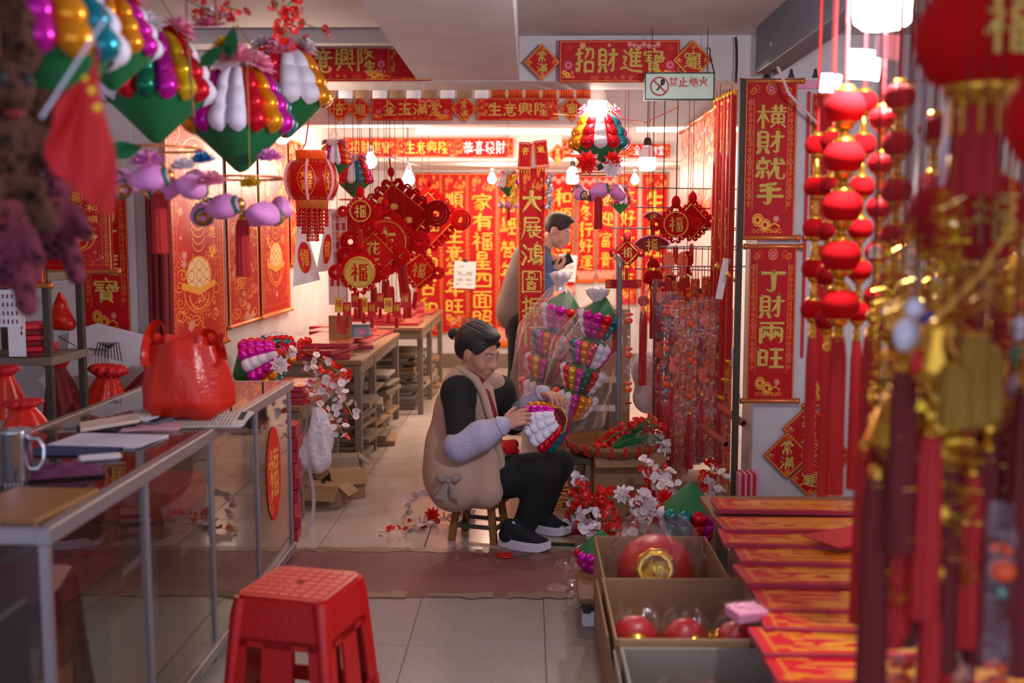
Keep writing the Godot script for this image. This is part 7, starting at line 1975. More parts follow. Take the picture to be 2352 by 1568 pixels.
func floor_flowers() -> void:
	var r := RandomNumberGenerator.new()
	r.seed = 77
	# heap of sprays on the floor right of the woman
	var heaps := [[1290, 1100, 1340, 1230, 5.0, "petal_white", "white spray standing by the woman's knee"], [1370, 1200, 1330, 1120, 4.95, "petal_red", "dense red spray standing in the middle of the floor heap"], [1400, 1210, 1390, 1130, 4.9, "petal_red", "second dense red spray in the floor heap"], [1440, 1190, 1500, 1060, 4.95, "petal_white", "tall white spray leaning toward the tray"], [1470, 1180, 1510, 1080, 5.0, "petal_red", "red spray behind the tall white one"], [1500, 1190, 1540, 1090, 4.9, "petal_white", "white spray behind the green cone lantern"], [1560, 1180, 1640, 1060, 4.95, "petal_red", "thin red spray rising right of the green cone"], [1600, 1190, 1650, 1090, 4.9, "petal_white", "white spray at the foot of the hanging scroll edges"], [1360, 1240, 1350, 1180, 4.75, "petal_white", "low white spray beside the floor lantern"], [1430, 1200, 1470, 1130, 4.8, "petal_white", "short white spray in front of the heap"]]
	var k := 0
	for e in heaps:
		var d: float = e[4]
		var p0 := at(e[0], e[1], d)
		p0.y = 0.01
		var top := at(e[2], mini(e[1], e[3]), d)
		var a := Vector3(lerpf(p0.x, top.x, 0.2), 0.02, p0.z)
		spray(e[6], [a, a.lerp(top, 0.4) + Vector3(0.01, 0, 0.02), a.lerp(top, 0.75), top], 40, [e[5], e[5], e[5], "petal_red" if e[5] == "petal_white" and k % 3 == 0 else e[5]], 0.022, 0.045, "", 60 + k, k % 2 == 0)
		k += 1
	for e in [[1488, 1165, 0.075, "petal_white", "large lilac white folded flower in front of the floor heap"], [1528, 1140, 0.05, "petal_red", "red folded flower beside the lilac one"], [1430, 1135, 0.05, "petal_white", "white folded paper flower at the top of the heap"], [1075, 1185, 0.055, "petal_white", "white folded flower on the floor behind the wooden stool"], [992, 1183, 0.045, "petal_red", "red flower on the floor left of the wooden stool"]]:
		tag(obj("folded_flower", star_flower(), M[e[3]], self, at(e[0], e[1], 4.85 if e[0] > 1200 else 5.25), rx(-30).scaled_local(Vector3.ONE * e[2])), e[4], "paper flower")
	spray("fallen spray of red and white blossoms on the floor left of the stool", [on_level(870, 1222, 0.02), on_level(930, 1212, 0.02), on_level(985, 1195, 0.03), on_level(1060, 1180, 0.05)], 30, ["petal_red", "petal_white"], 0.017, 0.022, "", 91)
	spray("pale clear blossom stalk standing behind the woman's back", [on_level(925, 1205, 0.01), at(945, 1150, 5.3), at(970, 1130, 5.3), at(1000, 1105, 5.3)], 8, ["petal_white"], 0.026, 0.012, "", 92)
	# pink buds, tinsel coil and shredded paper near the feet
	for e in [[1258, 1188, 0.026], [1290, 1194, 0.03], [1325, 1198, 0.026], [1350, 1186, 0.022]]:
		var t := thing("loose_bud", "pink lotus bud lying on the floor beside the woman's shoes", "bud", on_level(e[0], e[1] + 14, e[2]), "loose buds on the floor")
		bud(t, Vector3.ZERO, rz(90 + 20 * sin(e[0])), e[2])
	var tc := on_level(1282, 1168, 0.0)
	var t := thing("tinsel_coil", "coil of gold tinsel cord on the floor behind the shoes", "tinsel", tc)
	for j in 7:
		var p := []
		for i in 25: p.append(Vector3(cos(TAU * i / 24) * (0.05 + 0.004 * j), 0.012 + 0.018 * j + 0.008 * sin(TAU * i / 12 + j), sin(TAU * i / 24) * (0.045 + 0.003 * j)))
		obj("strand", MB.new().tube(p, 0.004, 5, false).done(), M.gold, t)
	t = thing("raffia_loops", "loops of pale bamboo strip on the floor", "bamboo strip", on_level(1335, 1172, 0.0))
	for j in 4:
		var p := []
		for i in 21: p.append(Vector3(cos(TAU * i / 20) * 0.05 + 0.015 * j, 0.05 + sin(TAU * i / 20) * 0.045, 0.02 * sin(TAU * i / 20 + j)))
		obj("loop", MB.new().tube(p, 0.003, 4, false).done(), M.wood, t, Vector3.ZERO, ry(30 * j))
	t = thing("paper_shreds", "loose heap of red shredded paper by the shoes", "paper", on_level(1330, 1222, 0.0))
	t.set_meta("kind", "stuff")
	var sh := MB.new()
	for j in 150: sh.box(Vector3(r.randf_range(-0.1, 0.1), r.randf_range(0.002, 0.03), r.randf_range(-0.06, 0.06)), Vector3(0.03, 0.001, 0.004), Basis.from_euler(Vector3(r.randf(), r.randf() * 6, r.randf())))
	obj("shreds", sh.done(), M.red_paper, t)
	# knife and scissors
	t = thing("box_cutter", "yellow and black box cutter on the floor by the shoe", "cutter", on_level(1288, 1252, 0.004), "", ry(-6))
	obj("handle", bx(Vector3(0.13, 0.014, 0.022), 0.003), M.black, t)
	obj("grip", bx(Vector3(0.12, 0.002, 0.012), 0.0), M.satin_yellow, t, Vector3(0.004, 0.014, -0.004))
	obj("blade", bx(Vector3(0.04, 0.002, 0.014), 0.0), M.steel, t, Vector3(0.08, 0.006, 0))
	t = thing("scissors", "red handled scissors on the floor in front of the shoe", "scissors", on_level(1170, 1277, 0.004), "", ry(4))
	for s in [-1, 1]:
		var p := []
		for i in 17: p.append(Vector3(cos(TAU * i / 16) * 0.032 - 0.02, 0.006, sin(TAU * i / 16) * 0.018 + s * 0.018))
		obj("handle", MB.new().tube(p, 0.006, 6, false).done(), M.plastic_red, t)
		obj("blade", MB.new().box(Vector3(0.06, 0.006, s * 0.003), Vector3(0.1, 0.003, 0.009), ry(s * 4)).done(), M.steel, t)
	# crumpled clear film on the floor by the pallet
	for e in [[1320, 1350, 0.1], [1310, 1300, 0.07], [1340, 1390, 0.09], [1060, 1262, 0.05]]:
		tag(obj("film_scrap", MB.new().sheet(func(u: float, v: float) -> Vector3: return Vector3((u - 0.5) * e[2] * 2, 0.012 + 0.016 * sin(u * 9 + e[0]) * sin(v * 7) + 0.006 * sin(u * 31) , (v - 0.5) * e[2] * 1.6), 14, 12).done(), M.film, self, on_level(e[0], e[1], 0.006), ry(e[0])), "crumpled scrap of clear film on the floor near the pallet", "film", "film scraps on the floor")
	# lotus lanterns standing on the floor side, green cone up
	lotus("lotus_lantern", "lotus lantern with green cone standing on the low pallet", at(1380, 1322, 4.12), 0.095, ["foam_white", "satin_magenta", "satin_magenta", "satin_red", "foam_white", "satin_teal", "satin_magenta", "foam_white", "satin_magenta", "satin_teal", "foam_white", "foam_white"], rx(180) * ry(180), 0, 3)
	lotus("lotus_lantern", "larger lotus lantern with green cone and teal band beside the posters", at(1583, 1240, 4.6), 0.132, ["satin_teal", "satin_teal", "foam_white", "satin_red", "satin_magenta", "foam_white", "satin_red", "satin_magenta", "satin_teal", "satin_red", "satin_magenta", "satin_red"], rx(180) * ry(200), 0, 3)
	t = thing("low_stand", "plain cardboard box under the larger floor lantern", "box", Vector3(at(1585, 1205, 4.6).x, 0, -4.6))
	obj("body", bx(Vector3(0.26, at(1583, 1240, 4.6).y - 0.01, 0.26), 0.003), M.cardboard_dull, t)
	# pallet
	var pl := on_level(1405, 1372, 0.13)
	t = thing("low_pallet", "low wooden pallet under the cartons", "pallet", Vector3(pl.x + 0.05, 0, pl.z - 0.19))
	obj("deck", bx(Vector3(0.34, 0.022, 0.34), 0.003), M.plywood, t, Vector3(0, 0.095, 0))
	for x in [-0.14, 0.14]: obj("bearer", bx(Vector3(0.03, 0.04, 0.32), 0.003), M.wood_dark, t, Vector3(x, 0.056, 0))
	for x in [-0.13, 0.13]:
		for z in [-0.12, 0.12]: obj("foot", bx(Vector3(0.05, 0.058, 0.05), 0.004), M.paper, t, Vector3(x, 0, z))

func right_side() -> void:
	# scrolls on the pier
	front_scroll(1706, 186, 1832, 546, 4.865, "橫財就手", "scroll_pier", "red scroll 橫財就手 with gold rollers hanging on the pier")
	front_scroll(1714, 566, 1830, 920, 4.86, "丁財兩旺", "scroll_pier", "red scroll 丁財兩旺 hanging below the other on the pier")
	front_scroll(1838, 210, 1862, 820, 4.885, "", "red_paper", "plain red sheet edge behind the pier scrolls", 0)
	front_scroll(1858, 215, 1925, 545, 4.88, "", "scroll_pier", "pier scroll half hidden behind the red lantern strings", 1)
	front_scroll(1856, 562, 1925, 932, 4.878, "", "scroll_pier", "lower pier scroll half hidden behind red tassels", 1)
	for e in [[1808, 1045, 56, "常滿", "diamond board 常滿 on the pier under the scrolls"], [1860, 1098, 46, "合", "lowest diamond board of the four on the pier"], [1908, 1046, 52, "進", "diamond board 進 beside the red tassels on the pier"], [1858, 985, 62, "招進", "topmost diamond board 招進 of the four on the pier"]]:
		diamond(e[0], e[1], e[2], 4.87 + (0.008 if e[3] == "招進" else 0.0), e[3], e[4])
	var st := thing("batten", "pale wooden batten with binder clips above the pier scroll", "batten", at(1805, 186, 4.892))
	obj("strip", MB.new().box(Vector3.ZERO, Vector3(0.4, 0.07, 0.014), Basis.IDENTITY, 0.003).done(), M.petal_pink, st)
	for x in [-0.09, 0.02, 0.13]: obj("binder_clip", MB.new().ext(PackedVector2Array([Vector2(-0.016, 0), Vector2(0.016, 0), Vector2(0.008, 0.022), Vector2(0.005, 0.04), Vector2(-0.005, 0.04), Vector2(-0.008, 0.022)]), 0.01).done(), M.wire, st, Vector3(x, 0.012, 0.012))
	# gilt scrolls and their edges along the right of the aisle
	for e in [[1640, 1612, "gilt scroll nearest the pier at the right of the aisle"], [1610, 1583, "second gilt scroll from the pier at the right of the aisle"], [1581, 1558, "third gilt scroll from the pier, beside the white bulb"]]:
		side_scroll(e[0], e[1], 1.5, 2.16, 1.03, "scroll_gilt", e[2])
	for k in 6:
		var z := -5.22 - 0.06 * k
		var l := 1.3 + 0.1 * (k % 3)
		var t := thing("furled_scroll", ("rolled gilt scroll" if k % 2 else "rolled plain red scroll") + " hanging in the row behind the dark post", "scroll", Vector3(1.0 - 0.006 * k, 2.14, z), "rolled scrolls behind the post, " + ("gilt" if k % 2 else "plain"))
		strung(t, 0.02)
		obj("roll", MB.new().tube([Vector3(0, 0, 0), Vector3(0, -l, 0)], 0.016, 8).done(), M.scroll_gilt if k % 2 else M.tassel, t)
		for ky in [0.012, -l - 0.01]: obj("knob", made("scroll_knob", func(): return MB.new().ell(Vector3.ZERO, Vector3.ONE * 0.02, 10, 6).done()), M.gold, t, Vector3(0, ky, 0))
	# cardboard tubes sticking out
	for e in [[1568 + 140, 972, 4.95, "cardboard tube with open end poking out beside the pier"], [1668, 1020, 5.0, "lower red cardboard tube leaning at the pier's foot"]]:
		var t := thing("paper_tube", e[3], "tube", at(e[0], e[1], e[2]), "", ry(24) * rx(14))
		obj("tube", MB.new().lathe([Vector2(0.012, 0), Vector2(0.018, 0), Vector2(0.018, -0.22), Vector2(0.012, -0.22)], 14, Vector3.ZERO, rx(90)).done(), M.tube_card, t)
	# sheaf of red sheets at the foot of the pier
	for k in 7: tag(obj("red_strip", bx(Vector3(0.012, 0.36, 0.1), 0.001), M.red_paper if k % 2 else M.petal_pink, self, Vector3(at(1690, 1120, 4.85).x + 0.013 * k, 0.002, -4.8)), "narrow folded red strip standing at the foot of the pier", "paper", "red strips by the pier")
	tag(obj("price_card", card(0.035, 0.2, 0.002), M.paper, self, at(1660, 640, 5.1), rz(-10)), "long white price card hanging before the rolled scrolls", "card")
	strung(get_child(-1), 0.1)
	tag(obj("plastic_card", card(0.03, 0.26, 0.002), M.porcelain, self, at(1690, 860, 4.95), rz(4)), "pale plastic card beside the dark post", "card")
	for e in [[1673, 632], [1690, 642], [1647, 612]]: tag(obj("jingle_bell", MB.new().ell(Vector3.ZERO, Vector3.ONE * 0.014, 12, 8).lathe([Vector2(0.004, 0.012), Vector2(0.005, 0.02), Vector2(0, 0.021)], 8).done(), M.gold, self, at(e[0], e[1], 5.0)), "small round gold bell beside the dark post", "bell", "bells by the post")
	for c in get_children().slice(-3): strung(c, 0.02)
	# wire rack and ornaments
	var wr := thing("wire_rack", "thin dark wire rack carrying the hanging ornaments", "rack", at(1580, 500, 6.0))
	for y in [0.16, 0.05, -0.07, -0.18, -0.3]: obj("wire", made("wr_h", func(): return MB.new().tube([Vector3(-0.3, 0.01, 0), Vector3(0.28, 0, 0)], 0.003, 5).done()), M.wire, wr, Vector3(0, y, 0))
	for x in [-0.14, 0.22]: obj("wire", made("wr_v", func(): return MB.new().tube([Vector3(0, 0.3, -0.004), Vector3(0, -0.55, -0.004)], 0.003, 5).done()), M.wire, wr, Vector3(x, 0, 0))
	wall_knot("plush red flower ornament with gold oval, front of the rack", at(1552, 515, 5.75), 0.13, "福", Basis.IDENTITY, "velvet", "velvet", true)
	wall_knot("second plush red ornament behind the one with gold oval", at(1590, 508, 5.9), 0.14, "", ry(-30), "velvet_deep", "velvet")
	wall_knot("small fringed 福 square hanging left of the fans", at(1440, 580, 6.4), 0.1, "福", Basis.IDENTITY, "velvet_deep", "tassel")
	for e in [[1497, 566, 0.1, 5.95, "fan shaped dark red plaque with lace edge on the rack"], [1500, 500, 0.055, 6.0, "smaller fan plaque hanging above the large one"]]:
		var t := thing("fan_plaque", e[4], "ornament", at(e[0], e[1], e[3]))
		var po := arc(Vector2(0, -e[2] * 0.7), e[2] * 1.3, 40, 140, 12)
		po.append_array(arc(Vector2(0, -e[2] * 0.7), e[2] * 0.5, 130, 50, 6))
		obj("fan", MB.new().ext(po, 0.01).done(), M.red_dark, t)
		obj("lace_edge", MB.new().tube(flat3(arc(Vector2(0, -e[2] * 0.7), e[2] * 1.3, 38, 142, 24)), 0.006, 6).done(), M.petal_pink, t)
		obj("emblem", glyph("福"), M.gold_foil, t, Vector3(0, e[2] * 0.1, 0.006), Basis.from_scale(Vector3.ONE * e[2] * 0.7))
		tassel(t, Vector3(0, -e[2] * 0.45, 0), e[2] * 2.0, 0.012, M.tassel)
		strung(t, e[2] * 0.5)
	for e in [[1552, 600, 5.7, 0, "pair of red and gold cloth fish hanging below the plush flower"], [1578, 598, 5.75, 1, "dark red cloth fish hanging right of the fish pair"]]:
		var t := thing("cloth_fish", e[4], "ornament", at(e[0], e[1], e[2]))
		for s in ([-1, 1] if e[3] == 0 else [0]):
			obj("fish_body", made("fish_big", func(): return MB.new().ext(fish_poly(0.075), 0.03).done()), M.orange_bead if e[3] == 0 else M.velvet_deep, t, Vector3(s * 0.036, 0, 0), rz(90))
			obj("eye", MB.new().ell(Vector3(s * 0.036 + 0.014, 0.03, 0.016), Vector3(0.008, 0.008, 0.004), 8, 5).done(), M.gold, t)
			tassel(t, Vector3(s * 0.036, -0.08, 0), 0.3, 0.02, M.tassel)
		strung(t, 0.05)
	var gt := thing("gourd_ornament", "dark red gourd ornament below the fan plaques", "ornament", at(1500, 625, 5.9))
	obj("gourd", MB.new().lathe([Vector2(0, -0.075), Vector2(0.05, -0.06), Vector2(0.056, -0.02), Vector2(0.03, 0.015), Vector2(0.036, 0.045), Vector2(0.02, 0.07), Vector2(0, 0.075)], 18).done(), M.velvet_deep, gt)
	obj("gold_band", MB.new().lathe([Vector2(0.034, 0.004), Vector2(0.036, 0.015), Vector2(0.034, 0.026)], 18).done(), M.gold, gt)
	tassel(gt, Vector3(0, -0.075, 0), 0.3, 0.014, M.tassel)
	# ornaments in clear sleeves
	var r := RandomNumberGenerator.new()
	r.seed = 31
	for e in [[1416, 690, 5.75, 0.3, 3, "round gilt plaque in a clear sleeve left of the grey pipe"], [1445, 690, 5.7, 0.62, 0, "orange fruit pendant in a clear sleeve right of the grey pipe"], [1478, 650, 5.9, 0.6, 3, "round plaque with long red tassel under the gourd"], [1515, 640, 5.75, 0.85, 2, "string of cloth fish in a sleeve under the fan plaques"]]:
		sleeve(e[5], at(e[0], e[1], e[2]), 0.075, e[3], e[4], "", 1.5)
	for k in 22:
		var px := 1528.0 + 14.0 * (k % 11) + 5.0 * (k / 11)
		var kd: int = [0, 2, 1, 1, 0, 1, 2, 1, 1, 2, 1][k % 11]
		sleeve(["orange fruit pendant in the clear sleeves of the packed row", "string of gold twisted charms in the packed row of sleeves", "string of cloth fish in the packed row of sleeves"][kd], at(px, 640 + r.randf_range(-20, 20) + 45 * (k / 11), 5.72 - 0.014 * (k % 11) - 0.22 * (k / 11)), r.randf_range(0.055, 0.075), r.randf_range(0.85, 1.0), kd, ["fruit pendants in sleeves", "twisted charms in sleeves", "fish strings in sleeves"][kd], 1.4 if k < 11 else 1.3)
	for e in [[1400, 1540, 5.78, 1.5, "thin steel rod carrying the first sleeved pendants"], [1515, 1690, 5.62, 1.4, "steel rod carrying the rear row of sleeved charms"], [1515, 1690, 5.42, 1.3, "steel rod carrying the front row of sleeved charms"]]:
		var ra := at(e[0], 600, e[2])
		var rb := Vector3(1.75, e[3], ra.z)
		ra.y = e[3]
		tag(obj("ornament_rod", MB.new().tube([Vector3.ZERO, rb - ra], 0.004, 6).done(), M.steel, self, ra), e[4], "rod")
	strung(wr, 0.3, -0.14, M.wire, 0.003)
	strung(wr, 0.3, 0.22, M.wire, 0.003)
	var hc := thing("header_card", "red and gold header card over the sleeved pendants", "card", at(1432, 652, 5.75))
	obj("card", card(0.2, 0.05, 0.003), M.banner_small, hc)
	strung(hc, 0.025)
	tag(obj("foam_lump", net([[Vector3.ZERO, Vector3(0.09, 0.12, 0.07), Basis.IDENTITY], [Vector3(0.02, -0.16, 0), Vector3(0.1, 0.1, 0.08), Basis.IDENTITY]], 0.012, 0.04), M.bag_white, self, at(1485, 850, 6.1)), "milky plastic bundle behind the sleeved pendants", "bag")
	strung(get_child(-1), 0.11)
	# low carton under the sleeves
	var t := thing("low_carton", "brown carton standing under the sleeved ornaments", "box", Vector3(at(1590, 1120, 5.5).x, 0, -5.6))
	obj("body", bx(Vector3(0.4, 0.16, 0.3), 0.003), M.cardboard, t)
	# table of posters
	t = thing("poster_table", "low table at the right covered with poster packs", "table", Vector3(1.35, 0, -3.05))
	obj("tabletop", bx(Vector3(1.3, 0.03, 2.3), 0.004), M.plywood, t, Vector3(0, 0.37, 0))
	for x in [-0.58, 0.58]:
		for z in [-1.05, 1.05]: obj("leg", bx(Vector3(0.05, 0.37, 0.05), 0.004), M.wood_old, t, Vector3(x, 0, z))
	var rows := [[1640, 1150, 0.46, 0], [1650, 1198, 0.45, 1], [1656, 1226, 0.46, 2], [1692, 1272, 0.45, 0], [1696, 1306, 0.46, 1], [1738, 1376, 0.45, 2], [1745, 1420, 0.45, 0], [1732, 1468, 0.45, 1], [1764, 1530, 0.45, 2], [1790, 1600, 0.45, 0]]
	for i in rows.size():
		var e: Array = rows[i]
		var c := on_level(e[0], e[1], e[2])
		var o := pack("poster pack with foil signs, %s in the shingled row on the low table" % ["farthest", "second", "third", "fourth", "fifth", "sixth", "seventh", "eighth", "ninth", "tenth"][i], Vector3(c.x + 0.36, 0.402 + 0.0006 * i, c.z + 0.02), Vector3(0.72, 0.018, 0.21 if i > 4 else 0.23), -3.0 + 3.0 * sin(i * 1.9), i % 3)
		o.transform.basis = o.transform.basis * rx(-4.5)
		o.position.y += 0.03
		if o.has_node("wrap"): o.get_node("wrap").free()
	for i in 5: pack("poster pack behind the hanging tassels on the low table, %s from the pier" % ["first", "second", "third", "fourth", "fifth"][i], Vector3(1.75 + 0.02 * sin(i * 2.0), 0.402, -4.0 + 0.4 * i), Vector3(0.44, 0.05, 0.34), 6.0 * sin(i * 1.4), i % 3)
	t = thing("small_parcel", "small glossy wrapped parcel at the edge of the poster packs", "parcel", on_level(1715, 1402, 0.46) - Vector3(0, 0.02, 0), "", ry(18))
	obj("parcel", bx(Vector3(0.09, 0.03, 0.08), 0.004), M.petal_pink, t)
	obj("wrap", MB.new().sheet(func(u: float, v: float) -> Vector3: return Vector3((u - 0.5) * 0.1, 0.034 + 0.004 * sin(u * 21) * sin(v * 15), (v - 0.5) * 0.09), 10, 8).done(), M.film, t)
	tag(obj("red_slip", bx(Vector3(0.26, 0.004, 0.16), 0.0), M.red_paper, self, on_level(1950, 1232, 0.478), ry(30)), "loose red slip lying across the poster packs", "paper")
	# open cartons in front
	open_carton("open brown carton holding a bagged red ball lantern", 0.245, 0.66, -3.33, -3.82, 0.34, M.cardboard)
	open_carton("open carton of film wrapped red lanterns, next to the ball lantern's carton", 0.24, 0.70, -2.80, -3.32, 0.345, M.cardboard, 0.1)
	open_carton("grey sided carton of red lanterns at the table's near end", 0.25, 0.72, -2.24, -2.74, 0.345, M.cardboard_grey, 0.1)
	var q := at(1508, 1290, 3.55)
	t = thing("ball_lantern", "big red ball lantern with a gold seal in a clear bag", "lantern", Vector3(q.x, 0.21, -3.57))
	obj("ball", MB.new().ell(Vector3(0, 0.08, 0), Vector3(0.135, 0.125, 0.135), 28, 16).done(), M.plastic_red, t)
	var sd := (EYE + Vector3(0, -0.1, 0) - (t.position + Vector3(0, 0.08, 0))).normalized()
	var sb := Basis(Vector3.UP.cross(sd).normalized(), sd.cross(Vector3.UP.cross(sd).normalized()), sd)
	obj("gold_seal", MB.new().lathe([Vector2(0.072, -0.02), Vector2(0.07, -0.002), Vector2(0.05, 0.008), Vector2(0.046, 0.004), Vector2(0, 0.006)], 28, Vector3.ZERO, sb * rx(90), 0, TAU, 0.03, 18).done(), M.gold, t, Vector3(0, 0.085, 0) + sd * 0.126)
	obj("character", glyph("福"), M.glitter_gold, t, Vector3(0, 0.085, 0) + sd * 0.134, sb.scaled_local(Vector3.ONE * 0.06))
	obj("tassel", MB.new().tube([Vector3(0.05, 0.0, 0.12), Vector3(0.1, -0.05, 0.1), Vector3(0.16, -0.06, 0.08)], [0.008, 0.02, 0.024], 8).done(), M.tassel, t)
	film_bag(t, 0.165, 0.34, M.film)
	t.get_node("plastic_wrap").position.y = -0.07
	for k in 3: 
		t = thing("wrapped_lantern", "red lantern flat in clear film in the middle carton", "lantern", Vector3(0.322 + 0.148 * k, 0.17, -3.06 + 0.02 * k), "film wrapped lanterns in the middle carton")
		t.transform.basis = ry(30.0 * k)
		ball_lantern(t, Vector3(0, 0.075, 0), 0.069, M.plastic_red)
		for c in t.get_children(): c.transform = Transform3D(rx(90), Vector3(0, 0.075, 0)) * Transform3D(Basis.IDENTITY, Vector3(0, -0.075, 0)) * c.transform
		film_bag(t, 0.079, 0.17, M.film)
	for k in 2:
		t = thing("wrapped_lantern", "red lantern with gold cap in clear film in the grey carton", "lantern", Vector3(0.40 + 0.17 * k, 0.15, -2.52 + 0.05 * k), "film wrapped lanterns in the grey carton")
		ball_lantern(t, Vector3(0, 0.09, 0), 0.09, M.plastic_red)
		for c in t.get_children(): c.transform = Transform3D(rz(80), Vector3(0, 0.09, 0)) * Transform3D(Basis.IDENTITY, Vector3(0, -0.09, 0)) * c.transform
		film_bag(t, 0.11, 0.19, M.film)
	# cables along the ceiling
	for e in [[[1772, 100, 4.4], [1785, 150, 4.5], [1812, 215, 4.6], [1880, 285, 4.75], "cable", 0.007, "pale cable hanging from the steel channel across the pier"], [[1272, 262, 5.6], [1440, 275, 5.7], [1480, 282, 5.8], [1560, 245, 5.9], "copper", 0.003, "thin brown wire sagging behind the warning sign"], [[1690, 85, 4.8], [1692, 110, 4.8], [1692, 150, 4.78], [1690, 190, 4.78], "wire", 0.006, "dark cord hanging from the ceiling before the post"], [[1625, 108, 4.8], [1632, 115, 4.8], [1630, 125, 4.8], [1640, 165, 4.75], "wire", 0.003, "thin black wire above the warning sign"], [[760, 345, 7.6], [870, 352, 7.8], [960, 380, 8.2], [1130, 385, 10.0], "wire", 0.003, "black flex running between the bulbs"]]:
		var p := []
		for k in 4: p.append(at(e[k][0], e[k][1], e[k][2]) - at(e[0][0], e[0][1], e[0][2]))
		tag(obj("cable", MB.new().tube(p, e[5], 6).done(), M[e[4]], self, at(e[0][0], e[0][1], e[0][2])), e[6], "cable")
func flat3(p: PackedVector2Array) -> Array:
	var o := []
	for q in p: o.append(Vector3(q.x, q.y, 0))
	return o

# ---------------------------------------------------------------- near things, left and right of the eye
func plush(label: String, pos: Vector3, s: float, m: Material, b := Basis.IDENTITY) -> void:
	var t := thing("plush_tiger", label, "plush toy", pos, "", b)
	var pr := [[Vector3(0, 0, 0), Vector3(0.1, 0.13, 0.09) * s, Basis.IDENTITY], [Vector3(0, 0.17, 0.02) * s, Vector3(0.085, 0.08, 0.08) * s, Basis.IDENTITY], [Vector3(0.06, 0.24, 0.0) * s, Vector3(0.07, 0.27, 0.0) * s, 0.025 * s, 0.02 * s], [Vector3(-0.06, 0.24, 0.0) * s, Vector3(-0.07, 0.27, 0.0) * s, 0.025 * s, 0.02 * s], [Vector3(0.06, -0.1, 0.04) * s, Vector3(0.08, -0.19, 0.07) * s, 0.04 * s, 0.035 * s], [Vector3(-0.06, -0.1, 0.04) * s, Vector3(-0.08, -0.19, 0.07) * s, 0.04 * s, 0.035 * s], [Vector3(0.08, 0.05, 0.04) * s, Vector3(0.12, -0.03, 0.09) * s, 0.035 * s, 0.03 * s], [Vector3(-0.08, 0.05, 0.04) * s, Vector3(-0.12, -0.03, 0.09) * s, 0.035 * s, 0.03 * s], [Vector3(0, 0.15, 0.09) * s, Vector3(0.04, 0.03, 0.03) * s, Basis.IDENTITY]]
	obj("body", made("plush%s" % s, func(): return net(pr, 0.011 * s, 0.03 * s)), m, t)
	for x in [-1, 1]: obj("eye", made("plush_eye", func(): return MB.new().ell(Vector3.ZERO, Vector3.ONE * 0.013, 8, 6).done()), M.black, t, Vector3(x * 0.035, 0.19, 0.088) * s)
	obj("neck_bow", MB.new().ell(Vector3(0, 0.1, 0.085) * s, Vector3(0.03, 0.014, 0.014) * s, 10, 6).done(), M.red_dark, t)
	strung(t, 0.22 * s, 0.0, M.tassel_dark, 0.004)
